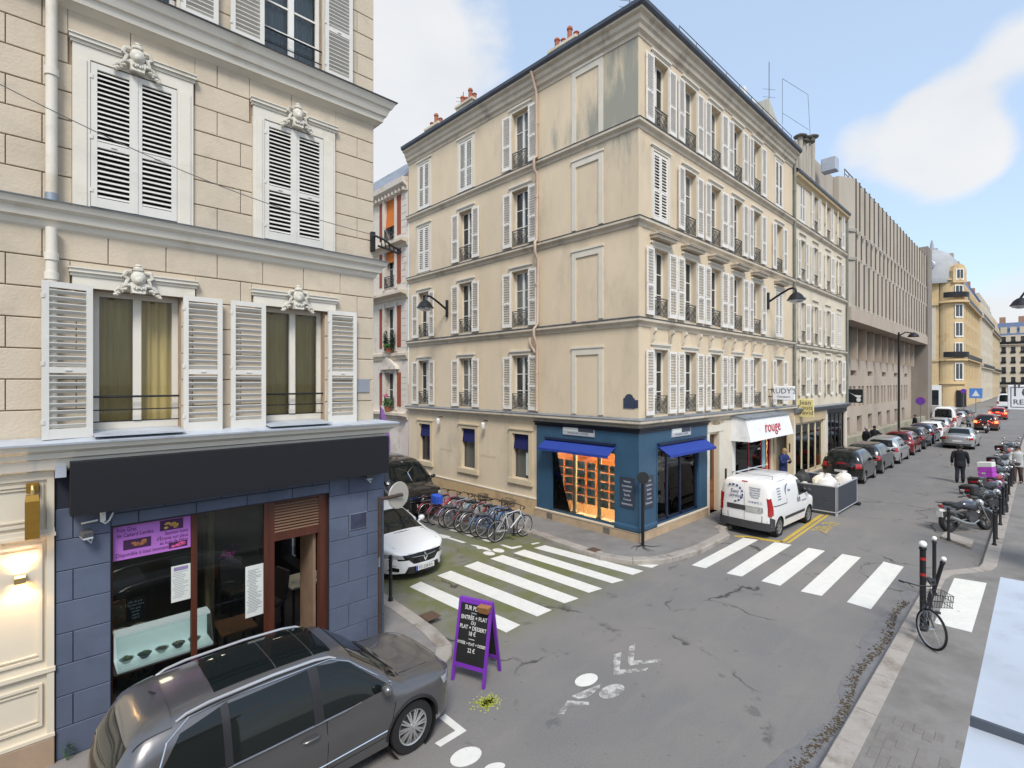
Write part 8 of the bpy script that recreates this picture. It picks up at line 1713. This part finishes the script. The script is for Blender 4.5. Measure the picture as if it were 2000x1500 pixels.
t = thing('mobile_phone', 'small phone held by the person in the blue coat', 'phone', (23.5, 7.4, 1.4)); MB().box(23.46, 23.54, 7.405, 7.415, 1.33, 1.45).obj('case', black_pl, t)

# ================================================================== street furniture
def bollard(loc, h, label, ball=iron, r=.035, tilt=None, red_=False, group='black steel bollards'):
    t = thing('bollard', label, 'bollard', loc, 0, group, tilt); k = W(t); m = MB(); m.lathe([(r * 1.5, 0), (r * 1.5, .04), (r, .07), (r, h - .14), (r * 1.25, h - .13), (r * 1.25, h - .10), (r * .8, h - .08)], 12); m.obj('post', iron, t, k, smooth=True)
    MB().ball((0, 0, h - .035), r * 1.35, 10, 8).obj('ball_top', ball, t, k, smooth=True)
    if red_:
        for z in (h * .62, h * .80): MB().lathe([(r * 1.04, 0), (r * 1.04, .05)], 12, T(0, 0, z)).obj('red_band', M('red_band', (.35, .02, .02), .5), t, k)
    return t
white_b = M('white_ball', (.75, .75, .73), .5)
for i, (px, py) in enumerate(((1941, 1065), (1950, 1054), (1956, 1026), (1960, 1006), (1965, 986), (1968, 966), (1973, 950), (1976, 935))):
    x, y = gp(px, py, SWZ); bollard((x, .92, SWZ), .98, ('nearest', 'second', 'third', 'fourth', 'fifth', 'sixth', 'seventh', 'eighth')[i] + ' black bollard in the row beside the motorcycles')
bollard((11.95, 1.52, SWZ), 1.62, 'tall white-topped post with red bands where the near bicycle is chained', white_b, .048, None, True, 'white-topped posts at the crossing'); bollard((14.1, 1.60, SWZ), 1.25, 'upright white-topped black post behind the near bicycle', white_b, .035, None, False, 'white-topped posts at the crossing'); bollard((12.9, 1.58, SWZ), 1.22, 'leaning white-topped black post behind the near bicycle', white_b, .035, RX(R(13)) @ RY(R(-4)), False, 'white-topped posts at the crossing')
bollard((5.50, 9.43, SWZ), .95, 'thin black bollard on the kerb in front of the white hatchback'); bollard((19.4, 1.88, .086), .95, 'single black bollard standing on the granite slab')
t = thing('sign_pole', 'brown steel pole with the back of a round traffic sign at the restaurant corner', 'traffic sign', (4.50, 8.08, SWZ)); m = MB(); m.cyl((4.50, 8.08, SWZ), (4.50, 8.08, 2.66), .035, n=10); m.cyl((4.50, 8.08, 2.63), (4.98, 8.12, 2.63), .032, n=10); m.obj('pole', M('brown_steel', (.07, .05, .04), .6, .3, var=.2, scale=8), t, Matrix(), True)
m = MB(); m.lathe([(.24, -.012), (.25, 0), (.24, .012)], 26, T(4.93, 8.17, 2.62) @ RZ(R(12)) @ RX(R(90))); m.obj('sign_disc', M('grey_sign_back', (.42, .39, .34), .5, .2), t, Matrix(), True); m = MB(); m.box(4.88, 4.98, 8.12, 8.16, 2.58, 2.67); m.cyl((4.47, 8.05, 1.45), (4.47, 8.05, 1.62), .02, n=6); m.obj('clamp', chrome, t)
t = thing('corner_post', 'black street post with round head standing before the blue agency corner', 'street post', (12.45, 7.72, SWZ)); m = MB(); m.cyl((12.45, 7.72, SWZ), (12.45, 7.72, 2.0), .045, n=10); m.obj('pole', iron, t, Matrix(), True); m = MB(); m.lathe([(.16, -.02), (.17, 0), (.16, .02)], 20, T(12.43, 7.70, 2.02) @ RZ(R(-50)) @ RX(R(90))); m.obj('round_head', black_pl, t, Matrix(), True); m = MB(); rs = random.Random(9)
for i in range(5): a = rs.uniform(2.5, 5.5); m.tube([(12.45, 7.7, SWZ + .006), (12.45 + .25 * math.cos(a), 7.7 + .25 * math.sin(a), SWZ + .006), (12.45 + .5 * math.cos(a + .4), 7.7 + .5 * math.sin(a + .4), SWZ + .006)], [.02, .012, .004], 4)
m.obj('tar_repair', M('tar', (.02, .02, .02), .7), t)
# chalk A-board
a_ = math.atan2(5.93 - 6.41, 5.04 - 4.86); AB = thing('chalk_sign', 'purple framed A-board with chalk menu prices standing in the road', 'A-board', (5.2, 6.1, 0), a_); K = T(4.95, 6.17, 0) @ RZ(a_)
pf = M('purple_frame', (.16, .03, .36), .5, var=.1, scale=4); tl = math.atan2(.26, 1.2)
def leaf(mw, wr):
    m = MB(); 
    for x in (-.30, .255): m.box(x, x + .045, -.02, .02, 0, 1.24)
    m.box(-.255, .255, -.019, .019, 1.17, 1.24); m.box(-.255, .255, -.019, .019, .22, .28); m.obj('frame', pf, AB, mw); MB().box(-.257, .257, -.008, .008, .27, 1.18).obj('blackboard', M('chalkboard', (.012, .012, .013), .7, var=.15, scale=5), AB, mw)
    if wr:
        for s_, z, sz in (('SUR PLACE', 1.10, .095), ('~~~', 1.035, .07), ('ENTRÉE + PLAT', .96, .088), ('OU', .885, .075), ('PLAT + DESSERT', .81, .085), ('18 €', .725, .09), ('~~~', .65, .08), ('ENTRÉE + PLAT + DESSERT', .575, .062), ('22 €', .48, .09)): text(s_, sz, chalk, AB, mw @ T(rs.uniform(-.01, .01), -.010, z) @ RY(R(rs.uniform(-2, 2))) @ UP, 'chalk_writing', .0012, sx=.78)
leaf(K @ T(0, 0, 0) @ RX(-tl), True); leaf(K @ T(0, .55, 0) @ RX(tl), False)
m = MB(); m.hexa([(.12, -.09, 1.06), (.28, -.09, 1.06), (.28, .0, 1.06), (.12, .0, 1.06), (.10, -.12, 1.16), (.30, -.12, 1.16), (.30, .02, 1.16), (.10, .02, 1.16)]); m.obj('card_box', M('card_basket', (.30, .14, .05), .7, var=.3, scale=20), AB, K @ T(0, .22, .02))
# fenced skip full of rubble bags
sk = thing('barrier_enclosure', 'enclosure of grey mesh site barriers with white frames behind the delivery van', 'barrier', (21.6, 5.8, 0)); nm_ = M('dark_mesh', (.045, .05, .062), .8, var=.2, scale=25); al_ = M('galvanised_tube', (.52, .53, .54), .4, .5)
for (x0, y0), (x1, y1) in (((20.45, 4.95), (22.95, 4.90)), ((22.95, 4.90), (23.0, 6.75)), ((20.45, 4.95), (20.40, 6.75)), ((20.4, 6.75), (23.0, 6.75))):
    a = Vector((x0, y0, 0)); b = Vector((x1, y1, 0)); d = (b - a).normalized(); n = Vector((-d.y, d.x, 0)) * .012; m = MB(); u = Vector((0, 0, 1)); m.hexa([a + u * .14 - n, b + u * .14 - n, b + u * .14 + n, a + u * .14 + n, a + u * 1.0 - n, b + u * 1.0 - n, b + u * 1.0 + n, a + u * 1.0 + n]); m.obj('mesh_panel', nm_, sk)
    m = MB(); 
    for z in (.12, 1.02): m.cyl(a + u * z, b + u * z, .025, n=6)
    for p in (a + d * .03, b - d * .03): m.cyl(p, p + u * 1.05, .025, n=6)
    m.obj('frame', al_, sk, Matrix(), True); m = MB(); m.bbox(b.x - .12, b.x + .12, b.y - .12, b.y + .12, 0, .10, .01); m.obj('foot', black_pl, sk)
rs = random.Random(31)
for i in range(12):
    x, y = rs.uniform(20.75, 22.6), rs.uniform(5.2, 6.5); z = .45 + .3 * (i > 6) + rs.uniform(0, .1); lb = ('white', 'red and white', 'grey', 'pale', 'crumpled white', 'torn white', 'tied white', 'slack white', 'heaped white', 'tilted pale', 'top black and white', 'topmost white')[i]
    t = thing('rubble_bag', lb + ' rubble bag piled inside the site barriers', 'bag', (x, y, z), 0, 'rubble bags behind the barriers'); m = MB(); r3 = random.Random(i)
    m.ball((x, y, z + .12), (.34, .30, .28), 12, 8); m.v = [(p[0] + r3.uniform(-.04, .04), p[1] + r3.uniform(-.04, .04), p[2] + r3.uniform(-.03, .03)) for p in m.v]; m.obj('sack', M('bag_white', (.66, .64, .62), .8, var=.15, scale=5, stain=(.45, .08, .08), stscale=4, stlo=.62, sthi=.66) if i % 3 else M('bag_black', (.03, .03, .03), .6), t, Matrix(), True); MB().cyl((x, y, z + .34), (x + .06, y, z + .46), .05, .09, n=8).obj('neck', MT['bag_white'] if i % 3 else MT['bag_black'], t)
MB().box(20.5, 22.9, 5.0, 6.7, .02, .45).obj('skip_body', M('skip_grey', (.2, .2, .2), .7), sk)
# tall lamp column, parking signs
lc = gp(1729, 846); t = thing('lamp_column', 'tall dark street lamp column in front of the concrete building', 'street lamp', (46.5, 7.3, SWZ)); m = MB(); m.lathe([(.13, 0), (.12, .9), (.08, 1.0), (.07, 8.0), (.06, 8.25)], 12, T(46.5, 7.3, SWZ)); m.obj('column', iron, t, Matrix(), True); m = MB(); m.tube([(46.5, 7.3, 8.1), (46.5, 6.9, 8.35), (46.5, 6.5, 8.25)], .045, 6); m.obj('arm', iron, t, Matrix(), True); MB().lathe([(.05, .25), (.25, .12), (.36, -.05), (.34, -.08)], 16, T(46.5, 6.45, 8.05)).obj('shade', iron, t, Matrix(), True)
for px, py, u_, lab in ((1798, 783, 58, 'round blue no-parking sign on a post by the concrete parapet'), (1882, 764, 100, 'round blue sign on a post before the golden domed building')):
    v_, z_ = onu(px, py, u_); t = thing('parking_sign', lab, 'traffic sign', (u_, v_, SWZ), 0, 'round parking signs'); MB().cyl((u_, v_, SWZ), (u_, v_, z_ + .3), .035, n=8).obj('post', iron_grey, t); m = MB(); m.lathe([(.34, -.02), (.34, .02)], 20, T(u_ - .05, v_, z_) @ RY(R(90))); m.obj('disc', M('sign_purple_blue', (.12, .04, .30), .5), t); m = MB(); m.lathe([(.36, -.015), (.36, .015)], 20, T(u_ - .04, v_, z_) @ RY(R(90))); m.obj('rim', M('sign_red', (.4, .03, .04), .5), t)
t = thing('pedestrian_sign', 'square blue crossing sign at the far junction', 'traffic sign', (104, 6.4, SWZ)); v_, z_ = onu(1906, 768, 104); MB().cyl((104, v_, SWZ), (104, v_, z_), .04, n=6).obj('post', iron_grey, t); MB().box(103.9, 103.95, v_ - .75, v_ + .75, z_ - .75, z_ + .75).obj('panel', M('sign_sky_blue', (.08, .2, .5), .5), t); m = MB(); m.prism([(v_ - .45, z_ - .45), (v_ + .45, z_ - .45), (v_, z_ + .45)], 103.87, 103.9, lambda a, b, h: (h, a, b)); m.obj('triangle', paper, t)
# thin service cable and its iron bracket on the restaurant building
t = thing('service_cable', 'thin cable strung across the restaurant facade to an iron bracket', 'cable', (4.3, 8.0, 6.9)); m = MB(); pts = []
for i in range(25): s = i / 24; pts.append((-1 + 5.5 * s, 7.98, 8.25 - 1.02 * s - .25 * math.sin(math.pi * s)))
m.tube(pts, .006, 4); m.obj('wire', grey_pl, t)
t = thing('iron_bracket', 'black iron cable bracket projecting from the corner of the restaurant building', 'bracket', (4.47, 8.1, 7.1)); m = MB(); m.tube([(4.42, 8.22, 7.32), (4.56, 8.05, 7.22), (4.72, 7.98, 7.10), (4.84, 7.96, 7.06)], .02, 6); m.tube([(4.50, 8.15, 7.12), (4.66, 8.02, 7.05), (4.80, 7.97, 7.0), (4.86, 7.96, 7.04)], .018, 6)
for i in range(5): m.cyl((4.52 + .065 * i, 8.10 - .03 * i, 7.25 - .035 * i), (4.55 + .065 * i, 8.09 - .03 * i, 7.09 - .018 * i), .01, n=4)
m.obj('scroll_arm', iron, t, Matrix(), True); MB().box(4.40, 4.47, 8.18, 8.25, 7.02, 7.36).obj('wall_plate', iron, t)
